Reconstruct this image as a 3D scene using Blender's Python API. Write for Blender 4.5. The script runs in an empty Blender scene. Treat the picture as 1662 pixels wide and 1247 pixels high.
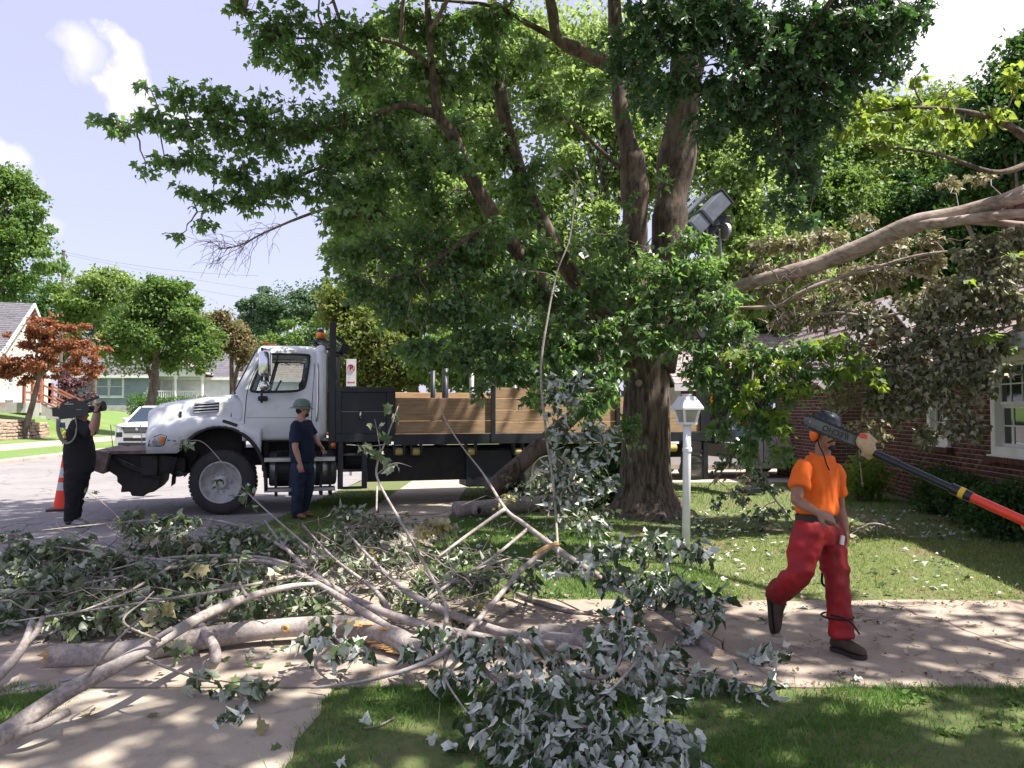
import bpy, bmesh, math, random
import numpy as np
from mathutils import Vector, Matrix, noise
random.seed(7); RG = np.random.default_rng(7)
SC = bpy.context.scene
COL = SC.collection
PI = math.pi

# ------------------------------------------------------------------ camera
CAMH, F, CX, CY, HZ = 1.62, 1250.0, 831.0, 623.5, 668.0
PITCH = math.atan((HZ - CY) / F)
cam = bpy.data.cameras.new('camera'); camo = bpy.data.objects.new('camera', cam); COL.objects.link(camo)
camo.location = (0, 0, CAMH); camo.rotation_euler = (PI / 2 + PITCH, 0, 0)
cam.sensor_width = 36; cam.lens = 36 * F / 1662; cam.clip_end = 1500; cam.clip_start = 0.05
SC.camera = camo

# ------------------------------------------------------------------ light
SUN = Vector((0.48, -0.10, 0.87)).normalized()          # towards the sun
world = bpy.data.worlds.new('World'); SC.world = world; world.use_nodes = True
wn, wl = world.node_tree.nodes, world.node_tree.links
wn.clear()
w_out = wn.new('ShaderNodeOutputWorld'); w_bg = wn.new('ShaderNodeBackground')
w_sky = wn.new('ShaderNodeTexSky'); w_sky.sky_type = 'NISHITA'; w_sky.sun_disc = False
w_sky.sun_elevation = math.asin(SUN.z); w_sky.sun_rotation = math.atan2(SUN.x, SUN.y)
w_sky.dust_density = 2.0; w_sky.air_density = 1.0; w_sky.ozone_density = 1.5
w_bg.inputs['Strength'].default_value = 0.13
def wmath(op, a, b=None, c=None, clamp=False):
    n = wn.new('ShaderNodeMath'); n.operation = op; n.use_clamp = clamp
    for i, v in enumerate((a, b, c)):
        if v is None: continue
        if isinstance(v, (int, float)): n.inputs[i].default_value = v
        else: wl.new(v, n.inputs[i])
    return n.outputs[0]
def raydir(px, py):
    u, v = (px - CX) / F, (CY - py) / F
    c, s = math.cos(PITCH), math.sin(PITCH)
    return Vector((u, c - v * s, s + v * c)).normalized()
w_tc = wn.new('ShaderNodeTexCoord')
w_no = wn.new('ShaderNodeTexNoise'); w_no.inputs['Scale'].default_value = 9.0; w_no.inputs['Detail'].default_value = 9; w_no.inputs['Roughness'].default_value = .5
wl.new(w_tc.outputs['Generated'], w_no.inputs['Vector'])
w_no2 = wn.new('ShaderNodeTexNoise'); w_no2.inputs['Scale'].default_value = 2.2; w_no2.inputs['Detail'].default_value = 6
wl.new(w_tc.outputs['Generated'], w_no2.inputs['Vector'])
# cloud banks: where they stand in the sky and how wide they are
w_off = wn.new('ShaderNodeVectorMath'); w_off.operation = 'SUBTRACT'; wl.new(w_no.outputs['Color'], w_off.inputs[0]); w_off.inputs[1].default_value = (.5, .5, .5)
w_mad = wn.new('ShaderNodeVectorMath'); w_mad.operation = 'MULTIPLY_ADD'; wl.new(w_off.outputs[0], w_mad.inputs[0]); w_mad.inputs[1].default_value = (.22, .22, .16); wl.new(w_tc.outputs['Generated'], w_mad.inputs[2])
w_nrm = wn.new('ShaderNodeVectorMath'); w_nrm.operation = 'NORMALIZE'; wl.new(w_mad.outputs[0], w_nrm.inputs[0])
tot = None
for (px, py, rad, amp) in ((165, 112, 3.4, 1.2), (55, 75, 3.4, .95), (100, 140, 3.0, .7), (215, 160, 2.4, .75), (290, 220, 3.0, .8), (350, 240, 2.6, .6), (85, 352, 3.2, .45), (1620, 50, 11, 1.0), (1500, -250, 18, .8), (700, -500, 20, .6), (-700, 150, 16, .7), (150, 180, 7, .35)):
    d = raydir(px, py)
    vm = wn.new('ShaderNodeVectorMath'); vm.operation = 'DOT_PRODUCT'; vm.inputs[1].default_value = d
    wl.new(w_nrm.outputs[0], vm.inputs[0])
    k = 1 / (1 - math.cos(math.radians(rad)))
    m = wmath('MULTIPLY_ADD', vm.outputs['Value'], k * amp, amp * (1 - k), clamp=True)
    tot = m if tot is None else wmath('MAXIMUM', tot, m)
nz = wmath('MULTIPLY_ADD', w_no.outputs['Fac'], 2.2, -1.1)
wide = wmath('MULTIPLY_ADD', w_no2.outputs['Fac'], .7, -.40)
m0 = wmath('ADD', wmath('ADD', tot, wmath('MULTIPLY', nz, .85)), wide)
msk = wmath('MULTIPLY_ADD', m0, 1.7, -.62, clamp=True)
hz = wn.new('ShaderNodeMix'); hz.data_type = 'RGBA'; hz.inputs[0].default_value = .80
wl.new(w_sky.outputs[0], hz.inputs[6]); hz.inputs[7].default_value = (1.60, 1.52, 2.12, 1)
cl = wn.new('ShaderNodeMix'); cl.data_type = 'RGBA'
wl.new(msk, cl.inputs[0]); wl.new(hz.outputs[2], cl.inputs[6])
ccol = wn.new('ShaderNodeMix'); ccol.data_type = 'RGBA'; wl.new(wmath('MULTIPLY_ADD', w_no.outputs['Fac'], 3.0, -1.0, clamp=True), ccol.inputs[0])
ccol.inputs[6].default_value = (2.7, 2.55, 3.1, 1); ccol.inputs[7].default_value = (4.4, 4.15, 4.3, 1)
wl.new(ccol.outputs[2], cl.inputs[7])
wl.new(cl.outputs[2], w_bg.inputs['Color']); wl.new(w_bg.outputs[0], w_out.inputs['Surface'])
sun = bpy.data.lights.new('sun', 'SUN'); sun.energy = 3.4; sun.angle = math.radians(.6); sun.color = (1, .95, .87)
suno = bpy.data.objects.new('sun', sun); COL.objects.link(suno)
suno.rotation_euler = SUN.to_track_quat('Z', 'Y').to_euler()
SC.view_settings.view_transform = 'Standard'; SC.view_settings.look = 'None'
SC.view_settings.gamma = 1; SC.view_settings.exposure = 1.75; SC.view_settings.use_curve_mapping = False
try:
    SC.cycles.max_bounces = 8; SC.cycles.transparent_max_bounces = 12; SC.cycles.transmission_bounces = 6
except Exception: pass

# ------------------------------------------------------------------ measuring
def P(px, py, Y):
    d = raydir(px, py); t = Y / d.y
    return Vector((d.x * t, Y, CAMH + d.z * t))
def G(px, py, z=0.0):
    d = raydir(px, py); t = (z - CAMH) / d.z
    return Vector((d.x * t, d.y * t, z))

# ------------------------------------------------------------------ materials
def nodes_mat(name):
    m = bpy.data.materials.new(name); m.use_nodes = True
    nt = m.node_tree; b = nt.nodes['Principled BSDF']
    return m, nt, b
def rgba(c): return (c[0], c[1], c[2], 1)
def mixc(nt, fac, a, b):
    n = nt.nodes.new('ShaderNodeMix'); n.data_type = 'RGBA'
    for s, v in ((0, fac), (6, a), (7, b)):
        if isinstance(v, (int, float)): n.inputs[s].default_value = v
        elif isinstance(v, tuple): n.inputs[s].default_value = rgba(v)
        else: nt.links.new(v, n.inputs[s])
    return n.outputs[2]
def ramp(nt, v, lo, hi):
    n = nt.nodes.new('ShaderNodeMapRange'); n.inputs[1].default_value = lo; n.inputs[2].default_value = hi
    nt.links.new(v, n.inputs[0]); return n.outputs[0]
def tnoise(nt, scale, detail=4, vec=None, rough=.55, stretch=None, dist=0):
    n = nt.nodes.new('ShaderNodeTexNoise'); n.inputs['Scale'].default_value = scale; n.inputs['Detail'].default_value = detail
    n.inputs['Roughness'].default_value = rough; n.inputs['Distortion'].default_value = dist
    if vec is None:
        g = nt.nodes.new('ShaderNodeNewGeometry'); vec = g.outputs['Position']
    if stretch:
        mp = nt.nodes.new('ShaderNodeMapping'); mp.inputs['Scale'].default_value = stretch
        nt.links.new(vec, mp.inputs[0]); vec = mp.outputs[0]
    nt.links.new(vec, n.inputs['Vector']); return n.outputs['Fac']
def objco(nt):
    return nt.nodes.new('ShaderNodeTexCoord').outputs['Object']
def bump(nt, b, h, strength=.4, dist=.01):
    n = nt.nodes.new('ShaderNodeBump'); n.inputs['Strength'].default_value = strength; n.inputs['Distance'].default_value = dist
    nt.links.new(h, n.inputs['Height']); nt.links.new(n.outputs[0], b.inputs['Normal'])
def mat(name, c, rough=.6, metal=0, c2=None, scale=6, det=5, stretch=None, bmp=0, bscale=None, bdist=.004, obj=True, spec=None, coat=0, lo=.35, hi=.65):
    m, nt, b = nodes_mat(name)
    b.inputs['Roughness'].default_value = rough; b.inputs['Metallic'].default_value = metal
    if spec is not None: b.inputs['Specular IOR Level'].default_value = spec
    if coat: b.inputs['Coat Weight'].default_value = coat
    v = objco(nt) if obj else None
    if c2 is None: c2 = tuple(x * .8 for x in c)
    f = tnoise(nt, scale, det, v, stretch=stretch)
    nt.links.new(mixc(nt, ramp(nt, f, lo, hi), c, c2), b.inputs['Base Color'])
    rr = nt.nodes.new('ShaderNodeMapRange'); rr.inputs[3].default_value = max(.02, rough - .08); rr.inputs[4].default_value = min(1, rough + .1)
    nt.links.new(f, rr.inputs[0]); nt.links.new(rr.outputs[0], b.inputs['Roughness'])
    if bmp: bump(nt, b, tnoise(nt, bscale or scale * 6, 5, v, stretch=stretch), bmp, bdist)
    return m
M = {}
M['white_paint'] = mat('white truck paint', (.74, .745, .76), .28, c2=(.52, .50, .47), scale=3.5, det=9, coat=.35, lo=.52, hi=.85)
M['white_trim'] = mat('white trim', (.78, .78, .76), .5, c2=(.68, .68, .66), scale=3)
M['black_steel'] = mat('black painted steel', (.012, .015, .021), .45, c2=(.022, .024, .03), scale=5, bmp=.1)
M['black_plastic'] = mat('black plastic', (.014, .014, .015), .5, c2=(.02, .02, .02))
M['frame_dark'] = mat('greasy chassis', (.012, .012, .012), .7, c2=(.03, .026, .022), scale=7, bmp=.3)
M['rubber'] = mat('tyre rubber', (.022, .022, .022), .85, c2=(.045, .04, .037), scale=5, bmp=.3)
M['rim_white'] = mat('wheel rim', (.46, .45, .44), .5, c2=(.25, .23, .21), scale=9, lo=.45, hi=.75)
M['rim_dark'] = mat('darker wheel rim', (.16, .15, .14), .6, c2=(.08, .075, .07), scale=9)  # darker tone of the rim colour, for the rear wheels
M['chrome'] = mat('chrome', (.75, .75, .76), .12, 1, scale=2)
M['alu'] = mat('brushed aluminium', (.55, .55, .54), .33, .85, c2=(.4, .39, .38), scale=4, stretch=(1, 1, 8), bmp=.05)
M['rust'] = mat('rusty plate', (.17, .12, .10), .75, c2=(.09, .065, .06), scale=6, bmp=.3)
M['amber'] = mat('amber lens', (.9, .25, .02), .25, c2=(.8, .2, .02))
M['red_lens'] = mat('red lens', (.6, .02, .02), .25)
M['clear_lens'] = mat('headlight lens', (.55, .57, .6), .12, .3, c2=(.35, .36, .38), scale=20)
M['wood_plank'] = mat('sawn pine plank', (.46, .31, .185), .8, c2=(.31, .20, .115), scale=3, det=8, stretch=(1.0, 12, 14), bmp=.35, bscale=6, obj=True)
M['grey_steel'] = mat('grey boom paint', (.15, .17, .215), .45, c2=(.10, .11, .14), scale=5)
M['yellow_strap'] = mat('yellow webbing', (.55, .43, .16), .8, c2=(.4, .3, .12), scale=30)
M['denim'] = mat('dark denim', (.016, .028, .062), .9, c2=(.009, .014, .032), scale=9, bmp=.35, bscale=350, bdist=.001)
M['navy'] = mat('navy cotton', (.008, .014, .045), .9, c2=(.005, .009, .028), scale=8, bmp=.3, bscale=300, bdist=.001)
M['black_cloth'] = mat('black cotton', (.007, .007, .009), .9, c2=(.012, .012, .014), scale=8, bmp=.3, bscale=300, bdist=.001)
M['orange_cloth'] = mat('orange t-shirt', (.86, .15, .008), .85, c2=(.74, .12, .006), scale=7, bmp=.3, bscale=300, bdist=.001)
M['red_cloth'] = mat('red chaps', (.35, .005, .009), .65, c2=(.19, .006, .010), scale=3.2, bmp=.35, bscale=60, bdist=.002, lo=.42, hi=.62)
M['skin_tan'] = mat('brown skin', (.33, .165, .10), .5, c2=(.27, .13, .08), scale=18, bmp=.1, bscale=120, bdist=.001)
M['skin_fair'] = mat('fair skin', (.48, .27, .20), .5, c2=(.42, .22, .16), scale=18)
M['hair'] = mat('dark hair', (.012, .009, .007), .7, bmp=.5, bscale=120)
M['boot'] = mat('brown suede', (.075, .045, .03), .85, c2=(.05, .03, .02), scale=14, bmp=.3)
M['tan_boot'] = mat('tan leather', (.28, .13, .06), .7, c2=(.2, .09, .045), scale=14)
M['sole'] = mat('dark sole', (.03, .025, .02), .8)
M['shoe_grey'] = mat('grey trainers', (.42, .41, .40), .8, c2=(.3, .3, .29), scale=20)
M['helmet_black'] = mat('black helmet', (.02, .024, .034), .35, c2=(.028, .032, .042), coat=.2)
M['helmet_green'] = mat('grey green hard hat', (.14, .19, .165), .5, c2=(.10, .14, .12), scale=10)
M['orange_plastic'] = mat('orange plastic', (.9, .16, .01), .4, c2=(.8, .13, .01))
M['pole_red'] = mat('orange red fibreglass pole', (.75, .045, .012), .4, c2=(.66, .04, .012), coat=.2)
M['pole_black'] = mat('black fibreglass', (.012, .013, .016), .3)
M['saw_bar'] = mat('chainsaw bar steel', (.13, .13, .125), .5, .5, c2=(.07, .07, .07), scale=24)
M['saw_tan'] = mat('tan plastic housing', (.5, .36, .2), .6, c2=(.38, .26, .14), scale=14, bmp=.1)
M['ink'] = mat('black print', (.01, .01, .012), .6)
M['strap_grey'] = mat('grey shoulder strap', (.23, .21, .18), .85, c2=(.16, .15, .13), scale=40)
M['yellow_print'] = mat('yellow print', (.75, .45, .03), .7)
M['blue_paint'] = mat('worn blue paint', (.22, .27, .36), .9, c2=(.36, .32, .3), scale=30)
M['blue_tag'] = mat('blue tag', (.03, .12, .4), .6)
M['mortar'] = mat('mortar', (.50, .42, .36), .95, c2=(.36, .30, .26), scale=5, bmp=.4, bscale=60)
M['chimney_flue'] = mat('clay flue', (.3, .14, .09), .9)
M['lantern_glass'] = mat('dusty lantern glass', (.34, .34, .30), .35, c2=(.26, .26, .23), scale=9)
M['post_white'] = mat('white enamel post', (.80, .80, .82), .38, c2=(.70, .70, .72), scale=4, bmp=.05)
M['redwood'] = mat('redwood stained timber', (.36, .14, .09), .8, c2=(.25, .09, .06), scale=6, stretch=(1, 1, 4))
M['siding_white'] = mat('white clapboard', (.72, .66, .60), .7, c2=(.6, .55, .5), scale=2)
M['siding_grey'] = mat('grey clapboard', (.27, .32, .38), .75, c2=(.22, .26, .31), scale=2)
M['siding_clean'] = mat('bright white siding', (.72, .72, .74), .7, c2=(.62, .62, .64), scale=2)
M['foundation'] = mat('painted block', (.42, .40, .38), .9, c2=(.3, .29, .27), scale=3, bmp=.3)
M['dark_void'] = mat('unlit interior', (.012, .012, .012), .9)  # near-black colour stands in for shade inside openings
M['sign_white'] = mat('sign sheeting', (.72, .70, .68), .5)
M['sign_red'] = mat('sign red', (.55, .02, .04), .5)
M['galv'] = mat('galvanised steel', (.35, .35, .35), .5, .6)
M['cone_orange'] = mat('traffic cone orange', (.86, .05, .012), .55, c2=(.78, .045, .012))
M['cone_white'] = mat('reflective collar', (.6, .6, .62), .5)
M['car_white'] = mat('white car paint', (.74, .74, .75), .18, coat=.6, c2=(.72, .72, .73))
M['car_silver'] = mat('pearl car paint', (.62, .58, .60), .2, .1, coat=.6, c2=(.6, .56, .58))
M['cut_wood'] = mat('fresh split wood', (.66, .43, .20), .8, c2=(.48, .26, .10), scale=30, stretch=(1, 1, 1), bmp=.4, bscale=80)
M['pale_cut'] = mat('pale sawn wood', (.60, .48, .33), .8, c2=(.48, .36, .24), scale=24)
M['wire'] = mat('power cable', (.10, .10, .12), .6)
M['pole_wood'] = mat('weathered pole', (.16, .13, .11), .9)
M['curtain'] = mat('net curtain', (.38, .38, .38), .9, scale=12, stretch=(6, 6, .5))

def glass(name, tint=(.02, .025, .03), opacity=.55):
    m, nt, b = nodes_mat(name)
    nt.nodes.remove(b); out = nt.nodes['Material Output']
    tr = nt.nodes.new('ShaderNodeBsdfTransparent'); gl = nt.nodes.new('ShaderNodeBsdfGlossy'); gl.inputs['Roughness'].default_value = .03
    df = nt.nodes.new('ShaderNodeBsdfDiffuse'); df.inputs[0].default_value = rgba(tint)
    tr.inputs[0].default_value = (.75, .82, .8, 1)
    a = nt.nodes.new('ShaderNodeMixShader'); a.inputs[0].default_value = opacity
    nt.links.new(tr.outputs[0], a.inputs[1]); nt.links.new(df.outputs[0], a.inputs[2])
    fr = nt.nodes.new('ShaderNodeFresnel'); fr.inputs[0].default_value = 1.6
    c = nt.nodes.new('ShaderNodeMixShader'); nt.links.new(fr.outputs[0], c.inputs[0])
    nt.links.new(a.outputs[0], c.inputs[1]); nt.links.new(gl.outputs[0], c.inputs[2]); nt.links.new(c.outputs[0], out.inputs[0])
    return m
M['cab_glass'] = glass('cab window glass', opacity=.18)
M['car_glass'] = glass('car window glass', (.03, .05, .07), .8)
def house_glass():
    m, nt, b = nodes_mat('window glass')
    b.inputs['Base Color'].default_value = (.012, .015, .016, 1); b.inputs['Roughness'].default_value = .04; b.inputs['IOR'].default_value = 1.9
    return m
M['house_glass'] = house_glass()

def brick_mat(name, base, dark):
    m, nt, b = nodes_mat(name)
    oi = nt.nodes.new('ShaderNodeNewGeometry')
    r = oi.outputs['Random Per Island']
    f = tnoise(nt, 9, 5)
    c = mixc(nt, r, base, dark)
    c = mixc(nt, ramp(nt, f, .4, .75), c, tuple(x * .6 for x in dark))
    nt.links.new(c, b.inputs['Base Color']); b.inputs['Roughness'].default_value = .9
    bump(nt, b, tnoise(nt, 90, 4), .5, .006)
    return m
M['brick'] = brick_mat('red brown brick', (.215, .075, .05), (.085, .036, .03))
M['stone'] = brick_mat('buff wall stone', (.50, .36, .27), (.34, .25, .20))
M['shingle_grey'] = brick_mat('grey shingles', (.17, .16, .18), (.11, .105, .12))
M['shingle_pink'] = brick_mat('faded pinkish shingles', (.44, .34, .32), (.34, .27, .26))

def bark(name, c1, c2, c3, scale=1.0, furrow=14, st=(1, 1, .16), bd=.03, smooth=False):
    m, nt, b = nodes_mat(name)
    g = nt.nodes.new('ShaderNodeNewGeometry').outputs['Position']
    f1 = tnoise(nt, furrow * scale, 6, g, .6, stretch=st, dist=.4)
    f2 = tnoise(nt, 3 * scale, 4, g, .6)
    f3 = tnoise(nt, 60 * scale, 4, g, .6)
    c = mixc(nt, ramp(nt, f1, .40, .60), c2, c1)
    c = mixc(nt, ramp(nt, f2, .45, .75), c, c3)
    nt.links.new(c, b.inputs['Base Color']); b.inputs['Roughness'].default_value = .9
    ad = nt.nodes.new('ShaderNodeMath'); ad.operation = 'MULTIPLY_ADD'; ad.inputs[1].default_value = .25
    nt.links.new(f3, ad.inputs[0]); nt.links.new(f1, ad.inputs[2])
    bump(nt, b, ad.outputs[0], .9, bd)
    return m
M['bark'] = bark('furrowed maple bark', (.215, .165, .125), (.042, .032, .025), (.15, .12, .095), furrow=20, bd=.06)
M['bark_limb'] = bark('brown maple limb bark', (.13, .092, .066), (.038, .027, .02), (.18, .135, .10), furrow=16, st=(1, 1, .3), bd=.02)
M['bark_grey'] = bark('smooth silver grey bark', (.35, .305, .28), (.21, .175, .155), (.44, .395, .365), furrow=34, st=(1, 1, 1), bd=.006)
M['bark_pink'] = bark('lit limb bark', (.38, .29, .25), (.19, .14, .12), (.46, .37, .33), furrow=18, st=(.35, 1, 1), bd=.01)  # paler limb bark: sunlight put into the colour
M['bark_far'] = bark('distant bark', (.14, .11, .09), (.06, .05, .04), (.18, .15, .13), furrow=8)
M['twig'] = mat('twig bark', (.15, .10, .08), .85, c2=(.24, .19, .16), scale=8)
M['twig_grey'] = mat('grey twig bark', (.28, .235, .22), .85, c2=(.17, .12, .105), scale=9)

def leaf_mat(name, top, top2, under=None, under2=None, trans=.35, tcol=None, rough=.45, gl=.35):
    """leaf blades: upper side, paler underside, each leaf a little different, light passing through"""
    m, nt, b = nodes_mat(name)
    at = nt.nodes.new('ShaderNodeAttribute'); at.attribute_name = 'rnd'; r = at.outputs['Fac']
    c = mixc(nt, r, top, top2)
    if under is not None:
        g = nt.nodes.new('ShaderNodeNewGeometry')
        cu = mixc(nt, r, under, under2 or under)
        c = mixc(nt, g.outputs['Backfacing'], c, cu)
    nt.links.new(c, b.inputs['Base Color']); b.inputs['Roughness'].default_value = rough
    b.inputs['Specular IOR Level'].default_value = gl
    tl = nt.nodes.new('ShaderNodeBsdfTranslucent')
    tc = tcol or tuple(min(1, x * 1.8) for x in top2)
    nt.links.new(mixc(nt, r, tuple(x * .8 for x in tc), tc), tl.inputs[0])
    mx = nt.nodes.new('ShaderNodeMixShader'); mx.inputs[0].default_value = trans
    out = nt.nodes['Material Output']
    nt.links.new(b.outputs[0], mx.inputs[1]); nt.links.new(tl.outputs[0], mx.inputs[2]); nt.links.new(mx.outputs[0], out.inputs[0])
    return m
M['leaf_maple'] = leaf_mat('maple leaf', (.045, .10, .035), (.105, .185, .058), (.15, .22, .13), (.23, .31, .19), .45, (.28, .50, .09), .38, .6)
M['leaf_oak'] = leaf_mat('oak leaf', (.03, .075, .026), (.06, .12, .038), (.07, .12, .07), (.12, .18, .11), .28, (.11, .26, .05), .38, .6)
M['leaf_silver'] = leaf_mat('wilted silver maple leaf', (.04, .075, .03), (.09, .13, .05), (.38, .42, .34), (.71, .74, .66), .12, (.16, .24, .12), .6, .2)
M['leaf_pile'] = leaf_mat('wilting pile leaf', (.055, .09, .035), (.13, .165, .07), (.25, .29, .21), (.46, .49, .38), .15, (.13, .22, .08), .55, .3)
M['leaf_hang'] = leaf_mat('limp hanging leaf', (.09, .11, .05), (.20, .20, .10), (.32, .32, .23), (.50, .46, .35), .2, (.22, .24, .1), .6, .3)
M['leaf_litter'] = leaf_mat('dead leaf scraps', (.12, .075, .045), (.26, .18, .11), None, None, .1, (.3, .2, .1), .8, .2)
M['leaf_dry'] = leaf_mat('drying leaf', (.17, .17, .085), (.33, .28, .15), (.42, .39, .29), (.56, .49, .38), .22, (.32, .34, .12), .65, .2)
M['leaf_yellow'] = leaf_mat('yellowed leaf', (.33, .30, .09), (.55, .48, .2), (.5, .46, .25), (.6, .55, .33), .25, (.5, .42, .15), .65, .2)
M['leaf_bright'] = leaf_mat('bright backlit leaf', (.12, .20, .06), (.23, .32, .11), None, None, .5, (.44, .58, .15), .5, .3)  # backlight put into the bright base colour as well
M['leaf_mid'] = leaf_mat('mid green leaf', (.07, .145, .04), (.14, .23, .06), None, None, .42, (.28, .42, .08), .5, .3)
M['leaf_dark'] = leaf_mat('deep green leaf', (.028, .075, .02), (.055, .12, .03), None, None, .32, (.10, .22, .03), .5, .3)
M['leaf_bluish'] = leaf_mat('hazy green leaf', (.085, .15, .085), (.14, .21, .11), None, None, .3, (.18, .28, .1), .6, .2)  # haze of distance put into the leaf colour
M['leaf_olive'] = leaf_mat('olive and rust leaf', (.08, .135, .035), (.19, .17, .045), None, None, .4, (.28, .38, .06), .5, .3)
M['leaf_red'] = leaf_mat('red maple leaf', (.17, .075, .04), (.36, .15, .075), None, None, .35, (.48, .2, .08), .5, .3)
M['leaf_purple'] = leaf_mat('purple shrub leaf', (.07, .03, .04), (.17, .09, .10), None, None, .25, (.2, .08, .08), .5, .3)
M['leaf_pinkbloom'] = leaf_mat('green crown with pink bloom', (.07, .13, .03), (.30, .17, .12), None, None, .35, (.3, .3, .1), .5, .3)
M['leaf_heart'] = leaf_mat('yellow green heart leaf', (.09, .16, .03), (.18, .26, .05), None, None, .5, (.42, .55, .07), .5, .3)
M['leaf_hedge'] = leaf_mat('hedge leaf', (.05, .13, .025), (.10, .20, .035), None, None, .3, (.16, .3, .04), .5, .3)
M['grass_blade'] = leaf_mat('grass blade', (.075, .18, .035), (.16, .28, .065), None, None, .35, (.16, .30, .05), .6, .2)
M['grass_sunny'] = leaf_mat('sunny grass blade', (.20, .29, .07), (.38, .43, .16), None, None, .35, (.36, .44, .1), .6, .2)  # brighter copy of the grass blade, sunlight put into its colour
M['grass_dry'] = leaf_mat('sunburnt grass blade', (.12, .19, .045), (.36, .33, .14), None, None, .35, (.30, .34, .09), .6, .2)
M['grass_far'] = leaf_mat('verge grass blade', (.07, .16, .03), (.14, .24, .05), None, None, .35, (.2, .33, .06), .6, .2)

def ground_mat(name, g1, g2, dirt, lo, hi, scale=.9):
    m, nt, b = nodes_mat(name)
    f = tnoise(nt, scale, 6); f2 = tnoise(nt, 18, 5); f3 = tnoise(nt, 120, 3)
    c = mixc(nt, ramp(nt, f2, .35, .65), g1, g2)
    c = mixc(nt, ramp(nt, f, lo, hi), c, dirt)
    c = mixc(nt, ramp(nt, f3, .5, .85), c, tuple(x * .5 for x in dirt))
    nt.links.new(c, b.inputs['Base Color']); b.inputs['Roughness'].default_value = .95
    bump(nt, b, f3, .6, .02)
    return m
M['lawn'] = ground_mat('lawn soil', (.09, .135, .035), (.15, .17, .055), (.19, .13, .09), .54, .70, 1.4)
M['lawn_far'] = ground_mat('mown lawn', (.10, .19, .04), (.16, .24, .06), (.24, .25, .10), .55, .8, .3)
def concrete(name, c1, c2, stain, cracks=True, gscale=1.0):
    m, nt, b = nodes_mat(name)
    f = tnoise(nt, .9 * gscale, 6, rough=.6); f2 = tnoise(nt, 7, 6, rough=.65); f3 = tnoise(nt, 220, 3)
    c = mixc(nt, ramp(nt, f, .35, .68), c1, c2)
    c = mixc(nt, ramp(nt, f2, .52, .8), c, stain)
    fs = tnoise(nt, 2.1, 8, rough=.7, dist=.8); c = mixc(nt, ramp(nt, fs, .56, .72), c, tuple(x * .62 for x in stain)); fg = tnoise(nt, 35, 4, rough=.8); c = mixc(nt, ramp(nt, fg, .62, .75), c, tuple(x * .6 for x in stain))
    vo = nt.nodes.new('ShaderNodeTexVoronoi'); vo.inputs['Scale'].default_value = 190
    g = nt.nodes.new('ShaderNodeNewGeometry'); nt.links.new(g.outputs['Position'], vo.inputs['Vector'])
    c = mixc(nt, ramp(nt, vo.outputs['Distance'], .05, .45), tuple(x * .72 for x in c2), c)
    h = f3
    if cracks:
        vd = nt.nodes.new('ShaderNodeTexVoronoi'); vd.feature = 'DISTANCE_TO_EDGE'; vd.inputs['Scale'].default_value = .62
        nv = nt.nodes.new('ShaderNodeTexNoise'); nv.inputs['Scale'].default_value = 2.6; nv.inputs['Detail'].default_value = 7
        nt.links.new(g.outputs['Position'], nv.inputs['Vector'])
        mm = nt.nodes.new('ShaderNodeMix'); mm.data_type = 'VECTOR'; mm.inputs[0].default_value = .32
        nt.links.new(g.outputs['Position'], mm.inputs[4]); nt.links.new(nv.outputs['Color'], mm.inputs[5]); nt.links.new(mm.outputs[1], vd.inputs['Vector'])
        k = ramp(nt, vd.outputs['Distance'], .001, .006)
        km = ramp(nt, tnoise(nt, 1.3, 2), .47, .53); mk = nt.nodes.new('ShaderNodeMath'); mk.operation = 'MAXIMUM'; nt.links.new(k, mk.inputs[0]); nt.links.new(km, mk.inputs[1]); k = mk.outputs[0]
        c = mixc(nt, k, (.045, .035, .03), c)
    nt.links.new(c, b.inputs['Base Color']); b.inputs['Roughness'].default_value = .92
    bump(nt, b, h, .35, .004)
    return m
M['concrete'] = concrete('old concrete', (.40, .325, .265), (.31, .25, .20), (.20, .15, .12))
M['walk'] = concrete('pavement concrete', (.45, .385, .305), (.36, .305, .24), (.25, .205, .16), cracks=False)
M['street'] = concrete('worn street paving', (.27, .25, .245), (.215, .20, .20), (.16, .15, .15), gscale=.5)
M['kerb'] = mat('kerb concrete', (.46, .37, .32), .9, c2=(.34, .27, .23), scale=2, bmp=.3, bscale=60, obj=False)

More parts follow.
